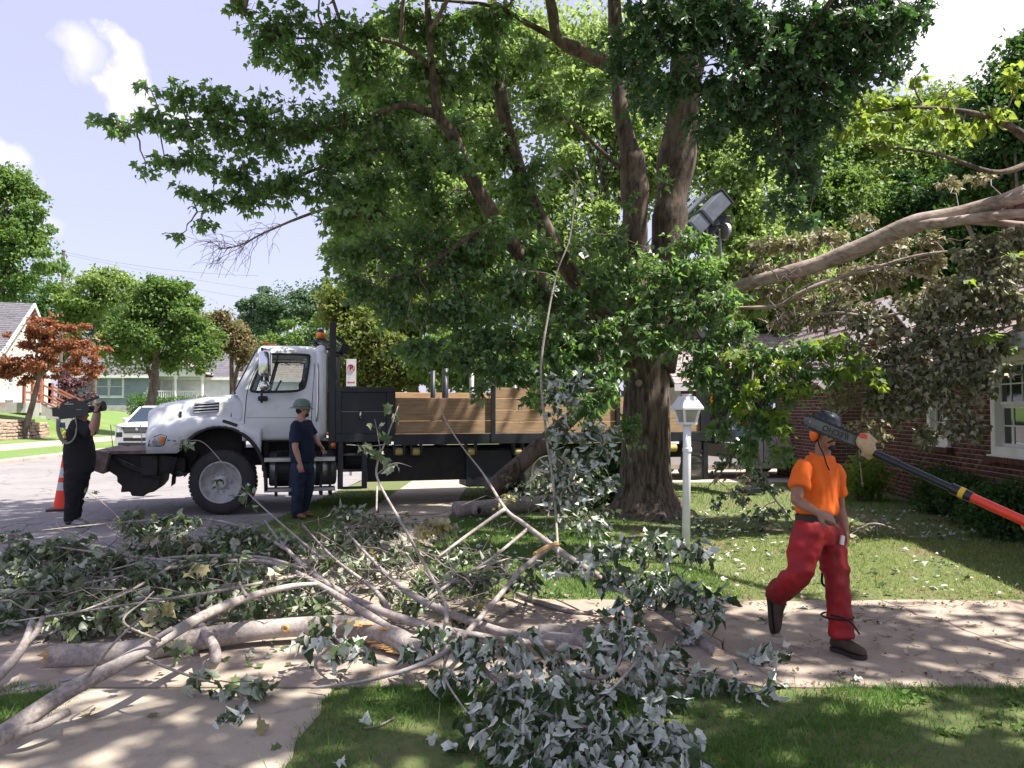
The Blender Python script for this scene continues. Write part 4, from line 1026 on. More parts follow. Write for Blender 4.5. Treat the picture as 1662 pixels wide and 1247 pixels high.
# door: seams, belt, handle
def seam(pts, r=.006, parent=None, name='door_seam', m='black_plastic', closed=False):
    q, _ = smoothpts(pts + ([pts[0]] if closed else []), None, 5); return obj(name, MB().tube([Vector(p) for p in (q[:-1] if closed else q)], r, 5, closed=closed), M[m], parent or tr)
dS = [(.12, 2.60), (.12, 2.3), (.135, 1.95)]
Z = lambda py, px: TZ(py, TX(px))
dl = [winP(.125, 2.58), winP(.11, 2.3), winP(.13, 1.96)] + [Vector((TX(398), -.002, 1.6)), Vector((TX(398), -.004, Z(690, 398))), Vector((TX(404), -.004, Z(697, 404))), Vector((TX(424), -.004, Z(714, 424)))]
seam(dl)
seam([winP(.84, 2.6), winP(.87, 2.3), winP(.87, 1.9), Vector((TX(506), -.003, 1.6)), Vector((TX(506), -.004, 1.18))], .005)
seam([Vector((TX(424), -.004, 1.16)), Vector((TX(506), -.004, 1.16))], .007)
seam([Vector((TX(400), -.001, 1.52)), Vector((TX(505), -.001, 1.52))], .003)
obj('door_handle', MB().bx(TX(498) - .16, TX(498), -.03, .0, 1.36, 1.41), M['black_plastic'], tr, bevel=.01)
gq, _ = smoothpts([(TX(514), .0, Z(590, 514)), (TX(514), -.055, Z(597, 514)), (TX(515), -.055, Z(640, 515)), (TX(514), -.055, Z(678, 514)), (TX(513), .0, Z(684, 514))], None, 5)
obj('grab_bar', MB().tube([Vector(p) for p in gq], .016, 8), M['chrome'], tr, smooth=True)
obj('air_pipe', MB().tube([(TX(520), .12, 2.66), (TX(522), .03, 2.55), (TX(522), .03, 1.3), (TX(522), .1, 1.2)], [.075, .09, .09, .07], 14), M['white_paint'], tr, smooth=True)
# ---- bonnet with wheel arches
wz, R_arch = .50, .90
arch_c = TX(357)
def archz(s, r=R_arch): 
    d = (s - arch_c) / .78
    return .48 + math.sqrt(max(0, r * r - d * d)) if abs(d) < r else -1
sA = TX(239); sB = .34
def ztop(s):
    t = (s - sA) / (sB - sA); return 1.665 + .20 * t + .03 * math.sin(PI * min(1, max(0, t)) ** .8) - max(0, .10 - t) ** 2 * 6
def fend(s):          # height of the wing's shoulder
    t = (s - sA) / (sB - sA); return 1.30 + .20 * math.sin(PI * min(1, max(0, t * .8))) ** .8
ss = [sA, sA + .02, sA + .08] + lin(sA + .16, TX(425), 34)
rings = []
for s in ss:
    zf, zt = fend(s), ztop(min(s, sB)); front = max(0, .12 - (s - sA)) / .12; ins = .05 * front ** 2
    zlow = max(archz(s) - .0, .98 if s < arch_c else .36)
    if s > sB - .02: zf = min(zf, 1.56 - (s - sB) * .75); zt = max(zf + .005, 1.9 - (s - sB) * 3)
    zf = max(zf, zlow + .03)
    h = [(.00 + ins, zlow), (-.035 + ins, max(zlow + .02, zf - .14)), (-.01 + ins, zf - .03), (.04 + ins, zf + .01), (.09 + ins, zf + .03)]
    if s <= sB - .02: h += [(.12 + ins, zf + .06), (.155 + ins * .8, zt - .10), (.20 + ins * .5, zt - .035), (.30, zt), (.7, zt + .035), (Wt / 2, zt + .045)]
    else: h += [(.10, zf + .032), (.11, zf + .03), (.12, zf + .03), (.13, zf + .02), (.14, zf + .01), (.15, zf)]
    if s <= sB - .02: full = h + [(Wt - y, z) for y, z in h[-2::-1]]
    else: full = None
    rings.append((s, h, full))
mb = MB(); mb.loft([[Vector((s, y, z)) for y, z in f] for s, h, f in rings if f], cap=False, closed=False)
f0 = [Vector((sA, y, z)) for y, z in rings[0][2]]; mb.add(f0, [tuple(range(len(f0)))])
obj('bonnet', mb, M['white_paint'], tr, smooth=True, solid=.02)
for sgn in (0, 1):
    w = MB(); w.loft([[Vector((s, y if sgn == 0 else Wt - y, z)) for y, z in h] for s, h, f in rings if s >= sB - .06 and (f is None or True)], cap=False, closed=False)
    w = MB(); rr = [(s, h) for s, h, f in rings if s > sB - .10]
    w.loft([[Vector((s, (y if sgn == 0 else Wt - y), z)) for y, z in h[:5]] for s, h in rr], cap=False, closed=False)
    obj('wing', w, M['white_paint'], tr, smooth=True, solid=.02)
    ap = []
    for k in range(25):
        a = PI * (k / 24) * 1.0; s = arch_c - math.cos(a) * R_arch * .78; z = .48 + math.sin(a) * R_arch
        if s < arch_c and z < .98: continue
        ap.append(Vector((s, -.03 if sgn == 0 else Wt + .03, z)))
    ap.append(Vector((arch_c + R_arch * .785, -.03 if sgn == 0 else Wt + .03, .36)))
    obj('arch_lip', MB().tube(ap, [.03] * len(ap), 8, flat=1.0), M['black_plastic'], tr, smooth=True)
    inner = MB(); ip = []
    for k in range(19):
        a = PI * k / 18; ip.append((arch_c - math.cos(a) * R_arch * .77, .46 + math.sin(a) * (R_arch - .02)))
    y0, y1 = (.03, .62) if sgn == 0 else (Wt - .62, Wt - .03)
    inner.loft([[Vector((x, y0, z)) for x, z in ip], [Vector((x, y1, z)) for x, z in ip]], cap=False, closed=False); obj('wheel_arch_liner', inner, M['frame_dark'], tr)
# scuttle panel between bonnet and cab on the near side
obj('cowl', MB().add([(sB - .05, .13, 1.5), (sB - .05, .22, 1.88), (.42, .04, 1.93), (.34, .02, 1.2), (sB - .12, Wt - .13, 1.5), (sB - .05, Wt - .22, 1.88), (.42, Wt - .04, 1.93), (.34, Wt - .02, 1.2)], [(0, 1, 2, 3), (4, 7, 6, 5), (1, 5, 6, 2)]), M['white_paint'], tr)
def hoodP(px, q):
    """a point on the bonnet's near side: q 5 = foot of the side face, 6 = its top edge, 8 = start of the flat top"""
    s = TX(px); s = max(s, sA); j = min(range(len(rings)), key=lambda i: abs(rings[i][0] - s)); h = rings[j][1]; k = int(q); t = q - k
    y = h[k][0] + (h[k + 1][0] - h[k][0]) * t; z = h[k][1] + (h[k + 1][1] - h[k][1]) * t; return Vector((s, y - .006, z + .004))
# bonnet vent, seams, catch, lamps
vx0, vx1 = TX(313), TX(355)
yv = .10
vent = obj('bonnet_vent', MB().add([(vx0, yv, Z(671, 320)), (vx1, yv, Z(668, 355)), (vx1, yv, Z(652, 355)), (vx0 + .02, yv, Z(654, 320)), (vx0, yv + .1, Z(671, 320)), (vx1, yv + .1, Z(668, 355)), (vx1, yv + .1, Z(652, 355)), (vx0 + .02, yv + .1, Z(654, 320))], [(3, 2, 1, 0), (0, 1, 5, 4), (2, 3, 7, 6), (1, 2, 6, 5), (0, 4, 7, 3)]), M['dark_void'], tr)
for k in range(4): z = Z(669 - k * 4.6, 330); obj('slat', MB().bar((vx0 + .01, yv - .012, z - .005), (vx1 - .01, yv - .012, z + .02), .03, .018), M['white_paint'], vent)
seam([hoodP(269, 9.3), hoodP(270, 8), hoodP(272, 6.3), hoodP(276, 5.75), hoodP(283, 5.4), hoodP(292, 5.3), hoodP(300, 5.4), hoodP(304, 5.8), hoodP(306, 6.4), hoodP(307, 8), hoodP(308, 9.3)], .009, name='bonnet_seam')
obj('bonnet_catch', MB().bx(TX(292) - .02, TX(292) + .02, .095, .135, Z(682, 292), Z(668, 292)), M['black_plastic'], tr, bevel=.006)
obj('bonnet_latch', MB().bar((TX(362), -.02, Z(683, 362)), (TX(386), -.03, Z(691, 386)), .05, .05).bar((TX(364), -.02, Z(697, 364)), (TX(376), -.03, Z(686, 376)), .02, .02), M['black_plastic'], tr, bevel=.01)
seam([hoodP(373, 9), hoodP(374, 8), hoodP(375, 6.5), hoodP(375, 5.5), hoodP(375, 4), Vector((TX(377), -.008, Z(684, 377)))], .009, name='bonnet_seam')
obj('side_marker', MB().ell((TX(326), -.005, Z(687, 326)), (.065, .03, .03)), M['clear_lens'], tr, smooth=True)
hl = [(TX(242), Z(724, 242)), (TX(244), Z(716, 244)), (TX(252), Z(709, 252)), (TX(263), Z(705, 263)), (TX(272), Z(708, 272)), (TX(268), Z(722, 268)), (TX(262), Z(724, 262))]
hp = MB(); n_ = len(hl)
hp.add([Vector((x, -.045 + .05 * max(0, 1 - (x - sA) / .12) ** 2, z)) for x, z in hl] + [Vector((x, .22, z)) for x, z in hl] + [Vector((sum(x for x, z in hl) / n_, -.075, sum(z for x, z in hl) / n_))],
       [(i, (i + 1) % n_, 2 * n_) for i in range(n_)] + [(i, n_ + i, n_ + (i + 1) % n_, (i + 1) % n_) for i in range(n_)])
hlo = obj('headlight', hp, M['clear_lens'], tr, smooth=False, fixn=True)
strip([Vector((v[0], v[1] - .004, v[2])) for v in hp.v[:n_]], .007, name='headlight_rim', parent=hlo, n=5)
obj('indicator', MB().ell((TX(264), -.055, Z(714, 264)), (.035, .02, .06)), M['amber'], hlo)
hp2 = MB(); hp2.v = [(v[0], Wt - v[1], v[2]) for v in hp.v]; hp2.f = hp.f; obj('headlight', hp2, M['clear_lens'], tr, fixn=True)
# grille on the nose
obj('grille', MB().bx(sA - .03, sA + .02, .62, Wt - .62, 1.0, 1.5), M['black_plastic'], tr, bevel=.02)
obj('bumper', MB().bx(sA - .10, sA + .15, .10, Wt - .10, .62, .95), M['frame_dark'], tr, bevel=.03)
# plough / winch frame with rusty apron in front
pl0, pl1 = TX(172), TX(243)
obj('bumper_platform', MB().add([(pl0, .15, Z(733, 172)), (pl1, .05, Z(731, 240)), (pl1, Wt - .3, Z(731, 240)), (pl0, Wt - .3, Z(733, 172)), (pl0, .15, Z(738, 172)), (pl1, .05, Z(737, 240)), (pl1, Wt - .3, Z(737, 240)), (pl0, Wt - .3, Z(738, 172))], [(0, 1, 2, 3), (4, 7, 6, 5), (0, 4, 5, 1), (1, 5, 6, 2), (2, 6, 7, 3), (3, 7, 4, 0)]), M['rust'], tr)
fl = MB(); fl.add([(TX(156), .02, Z(731, 156)), (TX(179), .0, Z(735, 179)), (TX(170), -.03, Z(769, 170)), (TX(152), -.02, Z(763, 152))] + [(TX(156), Wt - .4, Z(731, 156)), (TX(179), Wt - .4, Z(735, 179)), (TX(170), Wt - .4, Z(769, 170)), (TX(152), Wt - .4, Z(763, 152))], [(0, 1, 2, 3), (4, 7, 6, 5), (0, 4, 5, 1), (1, 5, 6, 2), (2, 6, 7, 3), (3, 7, 4, 0)])
obj('rubber_flap', fl, M['rust'], tr)
pb = [(172, 737), (250, 737), (300, 745), (300, 768), (262, 768), (258, 790), (250, 800), (236, 803), (232, 808), (212, 807), (210, 800), (194, 801), (196, 790), (188, 784), (188, 775), (172, 765)]
obj('winch_housing', MB().prism([(TX(x), Z(y, x)) for x, y in pb], 0, 1.1, basis((1, 0, 0), (0, 0, 1), (0, 1.3, 0))), M['frame_dark'], tr, bevel=.02, fixn=True)
for k in range(3): obj('hydraulic_hose', MB().tube([Vector(p) for p in smoothpts([(TX(180), .18, Z(742, 180)), (TX(205), .12, Z(752 + 3 * k, 205)), (TX(235), .12, Z(765 + 2 * k, 235)), (TX(262), .15, Z(779, 262))], None, 5)[0]], .014, 6), M['black_plastic'], tr, smooth=True)
for px_ in (177, 226): obj('marker_rod', MB().tube([(TX(px_ + 4), .2, Z(733, px_)), (TX(px_), .15, Z(690, px_))], .007, 5), M['galv'], tr)
# ---- wheels
def wheel(c, r=.51, w=.28, yaw=0.0, dual=False, name='wheel', out=-1, rm='rim_white'):
    """c at the outer face centre; out=-1 faces the camera side"""
    FRAME.append(FRAME[-1] @ Matrix.Translation(Vector(c)) @ Matrix.Rotation(yaw, 4, 'Z') @ (Matrix.Identity(4) if out < 0 else Matrix.Rotation(PI, 4, 'Z')))
    root = obj(name, MB().lathe([(.30, .02), (.33, .0), (.44, .0), (.485, .025), (r - .012, .055), (r - .012, w - .055), (.485, w - .025), (.33, w), (.30, w - .02), (.30, .02)], axis='y', n=56), M['rubber'], tr, smooth=True)
    tread = MB()
    for k in range(46):
        for j, (y0, y1) in enumerate(((.045, .105), (.113, .168), (.176, w - .045))):
            a = 2 * PI * (k + .5 * (j % 2)) / 46; R_ = Matrix.Rotation(-a, 3, 'Y')
            tread.box(R_ @ Vector((r - .012, (y0 + y1) / 2, 0)), (.028, y1 - y0, .055), R_)
    t_ = obj('tread', tread, M['rubber'], root); t_['kind'] = 'stuff'
    rim = obj('rim', MB().lathe([(.335, .01), (.325, -.012), (.305, -.005), (.295, .05), (.27, .07), (.20, .055), (.17, .035), (.115, .03), (.11, -.01), (.075, -.03), (.0, -.032)], axis='y', n=40), M[rm], root, smooth=True)
    for k in range(10):
        a = 2 * PI * k / 10; x, z = math.cos(a), math.sin(a)
        obj('hand_hole', MB().lathe([(.0, .045), (.033, .045), (.033, .072), (0, .072)], (x * .235, -.003, z * .235), 'y', 10), M['dark_void'], root)  # dark discs on the rim stand for shaded openings
        obj('wheel_nut', MB().lathe([(.019, .035), (.017, .0), (.0, -.003)], (x * .142, 0, z * .142), 'y', 6), M['galv'], root)
    obj('hub', MB().lathe([(.06, .03), (.06, -.035), (.045, -.055), (.0, -.058)], axis='y', n=16), M['frame_dark'], root, smooth=False)
    obj('wheel_back', MB().lathe([(.31, w * .6), (.31, w * .6 + .01)], axis='y', n=24), M['dark_void'], root)
    FRAME.pop()
ws = TX(360)
wheel((ws, -.02, .51), yaw=math.radians(-14)); wheel((ws, Wt - .03, .51), yaw=math.radians(-14), out=1)
rw_ = TX(890)
for y_, o__ in ((.02, -1), (.36, -1), (Wt - .02, 1), (Wt - .36, 1)): wheel((rw_, y_, .51), out=o__, rm='rim_dark')
obj('axle', MB().cyl((ws, .2, .5), (ws, Wt - .2, .5), .07), M['frame_dark'], tr); obj('axle', MB().cyl((rw_, .3, .5), (rw_, Wt - .3, .5), .10), M['frame_dark'], tr)
# ---- chassis, engine, tanks
obj('chassis_rail', MB().bx(sA + .1, TX(1140), .72, .80, .72, .98), M['frame_dark'], tr); obj('chassis_rail', MB().bx(sA + .1, TX(1140), Wt - .80, Wt - .72, .72, .98), M['frame_dark'], tr)
obj('engine', MB().bx(sA + .25, .3, .62, Wt - .62, .62, 1.5), M['frame_dark'], tr, bevel=.04)
for k in range(4): obj('engine_hose', MB().tube([Vector(p) for p in smoothpts([(TX(265), .3, .75), (TX(285), .15, .62 + .03 * k), (TX(305), .2, .66), (TX(320), .5, .8 + .05 * k)], None, 5)[0]], .016, 6), M['black_plastic'], tr)
tx0, tx1 = TX(437), TX(549); tcz, tcy, trd = Z(762, 490), .36, .285
tank = obj('fuel_tank', MB().lathe([(0, tx0), (trd - .03, tx0 + .005), (trd, tx0 + .03), (trd, tx1 - .03), (trd - .03, tx1 - .005), (0, tx1)], (0, tcy, tcz), 'x', 40, None), M['alu'], tr, smooth=True)
for px_ in (437 + 13, 437 + 22, 505):
    s_ = TX(px_) if px_ != 505 else TX(514)
    obj('tank_strap', MB().lathe([(trd + .002, s_), (trd + .012, s_), (trd + .012, s_ + (.11 if px_ != 450 else .11)), (trd + .002, s_ + .11)], (0, tcy, tcz), 'x', 32), M['black_plastic'], tank)
obj('step', MB().bx(TX(430), TX(545), -.05, .16, Z(749, 490), Z(742, 490)), M['alu'], tr, bevel=.008)
obj('step', MB().bx(TX(430), TX(545), -.05, .20, Z(797, 490), Z(791, 490)), M['alu'], tr, bevel=.008)
for px_ in (447, 470, 520, 535): obj('step_bracket', MB().bx(TX(px_), TX(px_) + .05, -.02, .25, Z(804, 490), Z(797, 490)).bx(TX(px_), TX(px_) + .04, .03, .08, Z(797, 490), Z(742, 490)), M['frame_dark'], tr)
obj('battery_box', MB().bx(TX(428), TX(437), .25, .8, .55, 1.1), M['frame_dark'], tr)
obj('underbody', MB().bx(TX(425), TX(640), .55, Wt - .2, .62, 1.12), M['frame_dark'], tr, bevel=.03)
# side toolbox etc. below the bed
obj('toolbox', MB().bx(TX(760), TX(835), .12, .7, Z(790, 800), Z(730, 800)), M['black_steel'], tr, bevel=.02)
obj('air_tank', MB().lathe([(0, TX(560)), (.13, TX(562)), (.15, TX(566)), (.15, TX(740)), (.13, TX(744)), (0, TX(746))], (0, .5, .78), 'x', 20), M['frame_dark'], tr, smooth=True)
obj('sill_guard', MB().bx(TX(600), TX(770), .25, .32, Z(782, 680), Z(728, 680)), M['frame_dark'], tr)
# ---- bed
b0, b1 = TX(534), TX(1152)
zfl = 1.22; zrl = 1.06
obj('side_rail', MB().bx(TX(640), b1, -.04, .06, zrl, zfl + .02), M['black_steel'], tr, bevel=.008)
obj('side_rail', MB().bx(TX(640), b1, Wt - .06, Wt + .04, zrl, zfl + .02), M['black_steel'], tr)
obj('rear_rail', MB().bx(b1 - .08, b1, .06, Wt - .06, zrl, zfl + .018), M['black_steel'], tr)
for k in range(9):
    y = .07 + k * (Wt - .14) / 9; obj('floor_plank', MB().bx(b0 + .1, b1 - .09, y, y + (Wt - .14) / 9 - .008, zfl - .05, zfl), M['wood_plank'], tr)
for k in range(11):
    s = b0 + .3 + k * (b1 - b0 - .5) / 10; obj('cross_member', MB().bx(s, s + .07, .06, Wt - .06, zrl + .01, zfl - .052), M['black_steel'], tr)
# head posts and box
ztp = Z(523, 539)
for y in (-.04, Wt - .06): obj('head_post', MB().bx(TX(534), TX(534) + .105, y, y + .10, Z(722, 539), ztp if y < 0 else ztp - .05), M['black_steel'], tr, bevel=.006)
obj('head_beam', MB().bx(TX(534) + .01, TX(534) + .09, .06, Wt - .06, ztp - .45, ztp - .37).bx(TX(534) + .01, TX(534) + .09, .06, Wt - .06, 1.96, 2.04), M['black_steel'], tr)
for k in range(7): y = .25 + k * .3; obj('head_bar', MB().bx(TX(534) + .03, TX(534) + .07, y, y + .04, 1.25, ztp - .45), M['black_steel'], tr)
x0, x1 = TX(534) + .107, TX(641)
zt_, zb_ = Z(629, 590), Z(717, 590)
boxo = obj('side_box', MB().bx(x0, x1, .02, .5, zb_, zt_), M['black_steel'], tr, bevel=.008)
for (a, b, c, d) in ((x0, x1, zt_ - .08, zt_ + .004), (x0, x1, zb_ - .004, zb_ + .13), (x0 - .0, x0 + .09, zb_ + .13, zt_ - .08), (x1 - .14, x1 + .003, zb_ + .13, zt_ - .08)):
    obj('box_frame', MB().bx(a, b, -.045, .02, c, d), M['black_steel'], boxo, bevel=.006)
zmid = Z(668.5, 590)
obj('box_door', MB().bx(x0 + .09, x1 - .14, -.005, .02, zmid + .008, zt_ - .08), M['black_steel'], boxo, bevel=.004); obj('box_door', MB().bx(x0 + .09, x1 - .14, -.005, .02, zb_ + .13, zmid - .008), M['black_steel'], boxo, bevel=.004)
obj('door_gap', MB().bx(x0 + .09, x1 - .14, -.012, -.006, zmid - .004, zmid + .005), M['galv'], boxo)
obj('box_handle', MB().tube([(TX(585), -.03, Z(667, 585)), (TX(585), -.045, Z(672, 585)), (TX(585), -.03, Z(681, 585))], [.016, .02, .028], 10), M['chrome'], boxo, smooth=True)
obj('marker_lamp', MB().lathe([(.038, 0), (.036, -.02), (.02, -.03), (0, -.032)], (TX(540.5), -.045, Z(722, 540)), 'y', 16), M['amber'], tr, smooth=True)
obj('lamp_plate', MB().bx(TX(534), TX(546), -.04, .04, Z(728, 540), Z(716.5, 540)), M['black_steel'], tr)
# ladder
lx = [TX(549), TX(588)]; lw = .085
for s in lx: obj('ladder_side', MB().bx(s, s + lw, -.03, .04, Z(793, 570), Z(717.5, 570)), M['black_steel'], tr, bevel=.005)
for py_ in (737, 763, 791): obj('rung', MB().bx(lx[0] + lw, lx[1], -.02, .05, Z(py_ + 2.5, 570), Z(py_ - 1.5, 570)), M['black_steel'], tr)
# beacon, work lamps on brackets behind the cab
bz = Z(549, 520)
obj('lamp_bracket', MB().bar((TX(508), .5, bz - .02), (TX(534), .3, bz - .02), .3, .03).bar((TX(512), .4, bz - .03), (TX(519), .3, bz - .16), .04, .04).bar((TX(519), .3, bz - .16), (TX(534), .2, bz - .16), .04, .04), M['black_steel'], tr)
bcn = obj('beacon', MB().lathe([(.075, 0), (.075, .03), (.06, .035), (.055, .10), (.052, .16), (.035, .19), (0, .195)], (TX(522), .35, bz), 'z', 20), M['black_plastic'], tr, smooth=True)
obj('beacon_lens', MB().lathe([(.075, .03), (.073, .12), (.066, .125)], (TX(522), .35, bz), 'z', 20), M['amber'], bcn, smooth=True)
for k, y in enumerate((.45, 1.2)):
    wl = obj('work_lamp', MB().bar((TX(546), y, ztp - .18), (TX(564), y, ztp - .30), .05, .05).box((TX(562), y, ztp - .40), (.14, .2, .16), Matrix.Rotation(.4, 3, 'Y')).bar((TX(546), y, ztp - .45), (TX(560), y, ztp - .5), .04, .04), M['black_plastic'], tr, bevel=.01)
    obj('lamp_lens', MB().box((TX(562) + .075, y, ztp - .37), (.01, .17, .12), Matrix.Rotation(.4, 3, 'Y')), M['clear_lens'], wl)
obj('mast', MB().bar((TX(556), 1.0, 1.3), (TX(556), 1.0, ztp - .5), .06, .06, up=(1, 0, 0)).bar((TX(546), 1.0, ztp - .6), (TX(556), 1.0, ztp - .95), .04, .04), M['black_steel'], tr)
for k in range(3): obj('cable', MB().tube([Vector(p) for p in smoothpts([(TX(528) + .01 * k, .3 + .1 * k, 2.7), (TX(530), .25 + .1 * k, 2.2), (TX(528), .28, 1.6 - .1 * k), (TX(531), .3, 1.2)], None, 5)[0]], .014, 5), M['black_plastic'], tr)
obj('roof_marker', MB().ell((TX(429), .55, 2.755), (.07, .04, .025)), M['amber'], tr, smooth=True)
for y in (.9, Wt / 2, Wt - .9, Wt - .55): obj('roof_marker', MB().ell((.75, y, 2.755), (.07, .04, .025)), M['amber'], tr, smooth=True)
# mirrors
mx = TX(425)
ma = obj('mirror_arm', MB().tube([Vector(p) for p in smoothpts([winP(.12, 2.62), (mx, -.16, Z(568, 425)), (mx, -.20, Z(575, 425)), (mx, -.20, Z(648, 425)), (mx, -.06, Z(648, 425)), (mx, -.0, Z(644, 425))], None, 4)[0]], .018, 8), M['black_plastic'], tr, smooth=True)
obj('mirror_base', MB().bx(mx - .06, mx + .09, -.06, .01, Z(651, 425), Z(643, 425)), M['black_plastic'], ma, bevel=.02)
MX = TX(430)
hs = MB().lathe([(.03, .42), (.085, .40), (.10, .36), (.10, .06), (.085, .02), (.03, 0)], (MX, -.22, Z(613, 428)), 'z', 14); obj('mirror_housing', hs, M['chrome'], ma, smooth=True)
obj('mirror_glass', MB().bx(MX + .085, MX + .105, -.29, -.15, Z(610, 428), Z(578, 428)), M['chrome'], ma, bevel=.004)
obj('wide_mirror', MB().ell((MX, -.22, Z(627, 428)), (.085, .07, .085)), M['chrome'], ma, smooth=True)
obj('far_mirror', MB().bx(mx, mx + .08, Wt + .12, Wt + .3, 2.05, 2.5), M['black_plastic'], tr, bevel=.02)
# ---- timber sides: each board a part
def boards(s0, s1, ys, z0, hts, label=None):
    for h in hts:
        o = obj('board', MB().bx(s0, s1, ys, ys + .042, z0 + .004, z0 + h - .004), M['wood_plank'], tr, bevel=.004, seg=1); z0 += h
zbt = zfl + .02
hL = (Z(646, 720) - zbt)
boards(TX(641), TX(797) - .01, .0, zbt, [hL * .36, hL * .64])
boards(TX(802) + .01, TX(1000), .0, zbt, [.2, .21, .2, Z(629, 880) - zbt - .62])
boards(TX(1003), b1 - .1, .0, zbt, [.24, .25])
boards(TX(641), TX(905), Wt - .045, zbt, [.24, .26, .26]); boards(TX(910), b1 - .1, Wt - .045, zbt, [.24, .26, .2])
for px_ in (799.5, 1001.5): obj('stake', MB().bx(TX(px_) - .04, TX(px_) + .04, -.055, -.003, zrl + .02, Z(629, px_) + (.03 if px_ < 900 else 0)), M['black_steel'], tr, bevel=.004)
for px_ in (641, 905, 1000, 1100): obj('stake', MB().bx(TX(px_) - .04, TX(px_) + .04, Wt, Wt + .05, zfl, Z(629, px_)), M['black_steel'], tr)
for k, (px_, ty, zt2) in enumerate(((702, .9, 2.36), (722, 1.2, 2.42), (765, 1.4, 2.38), (835, 1.2, 2.36))):
    obj('load_post', MB().tube([(TX(px_, ty), ty, zfl), (TX(px_, ty) + .01, ty, zt2)], .045 if k != 1 else .06, 12), M['black_steel' if k < 2 else 'galv'], tr, smooth=True)
# webbing winches under the rail
for px_, w_ in ((648, 12), (676, 12), (765, 12), (842, 11)):
    c = (TX(px_), .0, Z(733, px_))
    wn_ = obj('strap_winch', MB().bx(c[0] - .10, c[0] - .07, -.02, .12, c[2] - .06, zrl).bx(c[0] + .07, c[0] + .10, -.02, .12, c[2] - .06, zrl), M['black_steel'], tr)
    obj('webbing_roll', MB().lathe([(0, -.062), (.062, -.06), (.066, 0), (.062, .06), (0, .062)], (c[0], .05, c[2]), 'x', 18), M['yellow_strap'], wn_, smooth=False)
obj('webbing_roll', MB().lathe([(0, -.09), (.07, -.09), (.07, .09), (0, .09)], (TX(1088), -.02, Z(727, 1088)), 'x', 18), M['yellow_strap'], tr)
# rear: outrigger leg, ladder frame, lights, loader crane
for a, b in ((TX(1106), TX(1112)), (TX(1140), TX(1147))): obj('rear_leg', MB().bx(a, b, -.03, .05, Z(778, 1120), zrl - .003), M['black_steel'], tr)
for z in (.35, .62, .85): obj('rung', MB().bx(TX(1112), TX(1140), -.02, .04, z, z + .05), M['black_steel'], tr)
obj('rear_post', MB().bx(b1 - .22, b1 - .02, -.04, .12, zfl + .02, 2.15), M['black_steel'], tr)
cx_ = TX(1160, 1.2)
cb = obj('crane_base', MB().lathe([(.42, 1.0), (.42, 1.25), (.30, 1.35), (.26, 2.5), (.3, 2.55), (.3, 2.65), (0, 2.65)], (cx_, 1.2, 0), 'z', 24), M['black_steel'], tr, smooth=False)
obj('outrigger', MB().bx(cx_ - .15, cx_ + .15, -.1, Wt + .1, .7, .98), M['black_steel'], tr, bevel=.01)
obj('outrigger_leg', MB().bx(cx_ - .07, cx_ + .07, -.12, .02, .15, 1.25).bx(cx_ - .2, cx_ + .2, -.2, .08, .06, .15), M['black_steel'], tr)
obj('crane_seat', MB().bx(cx_ - .1, cx_ + .45, .5, .95, 2.2, 2.3).bx(cx_ + .35, cx_ + .45, .5, .95, 2.3, 2.9), M['black_plastic'], tr, bevel=.02)
obj('valve_block', MB().bx(cx_ - .25, cx_ + .1, .72, .98, 1.7, 2.0), M['amber'], tr, bevel=.02)
obj('light_board', MB().bx(cx_ - .35, cx_ + .35, .1, .16, 2.25, 2.38), M['black_steel'], tr)
for k in range(5): obj('hydraulic_hose', MB().tube([Vector(p) for p in smoothpts([(cx_ - .1 + .05 * k, .8, 2.5), (cx_ + .25, .5 + .05 * k, 2.1), (cx_ + .05 * k, .5, 1.6), (cx_ - .1, .7, 1.3)], None, 5)[0]], .018, 6), M['black_plastic'], tr)
obj('red_valve', MB().ell((cx_ - .1, .2, 1.62), (.12, .12, .12)).ell((cx_ - .02, .15, 1.45), (.08, .08, .1)), M['red_lens'], tr)
for k in range(2): obj('tail_light', MB().bx(b1, b1 + .03, .2 + k * 1.8, .35 + k * 1.8, .8, .9), M['red_lens'], tr)
FRAME.pop()
# crane boom reaching up behind the trunk, with its knuckle box and reel
cbw = TT_ @ Vector((cx_, 1.2, 2.6))
tipL, tipR = P(1105, 392, 14.0), P(1166, 330, 14.2)
bd = (tipR - tipL).normalized()
obj('inner_boom', MB().bar(cbw, P(1090, 470, 14.6), .30, .34), M['black_steel'], tr, bevel=.02)
kn = obj('outer_boom', MB().bar(tipL - bd * .9, tipR + bd * .12, .34, .30), M['grey_steel'], tr, bevel=.02)
obj('inner_boom', MB().bar(P(1090, 470, 14.6), tipL - bd * .9, .28, .3), M['black_steel'], tr)
off = Vector((-.2, 0, .2)); UPZ_ = Vector((0, 0, 1))
obj('boom_cylinder', MB().cyl(tipL - bd * .6 + off, tipR - bd * .1 + off, .05), M['grey_steel'], kn); obj('cylinder_rod', MB().cyl(tipL + bd * .1 + off * 1.35, tipR - bd * .25 + off * 1.35, .028), M['chrome'], kn)
obj('warning_plate', MB().bar(P(1134, 358, 13.99) + Vector((0, 0, .02)), P(1145, 347, 13.99) + Vector((0, 0, .02)), .02, .14), M['sign_white'], kn)
hk = tipR + Vector((-.12, 0, -.42))
rt = obj('rotator', MB().bar(hk + Vector((-.12, 0, .3)), hk + Vector((-.02, 0, -.3)), .22, .3, up=(1, 0, 0)).bar(hk + Vector((.05, .0, .1)), hk + Vector((.33, 0, .1)), .15, .16), M['black_plastic'], kn, bevel=.02)
obj('hose_reel', MB().lathe([(0, -.05), (.09, -.05), (.15, -.04), (.16, .02), (.0, .05)], P(1176, 376, 14.1), 'x', 24, Matrix.Rotation(.5, 3, 'Z')), M['galv'], kn)
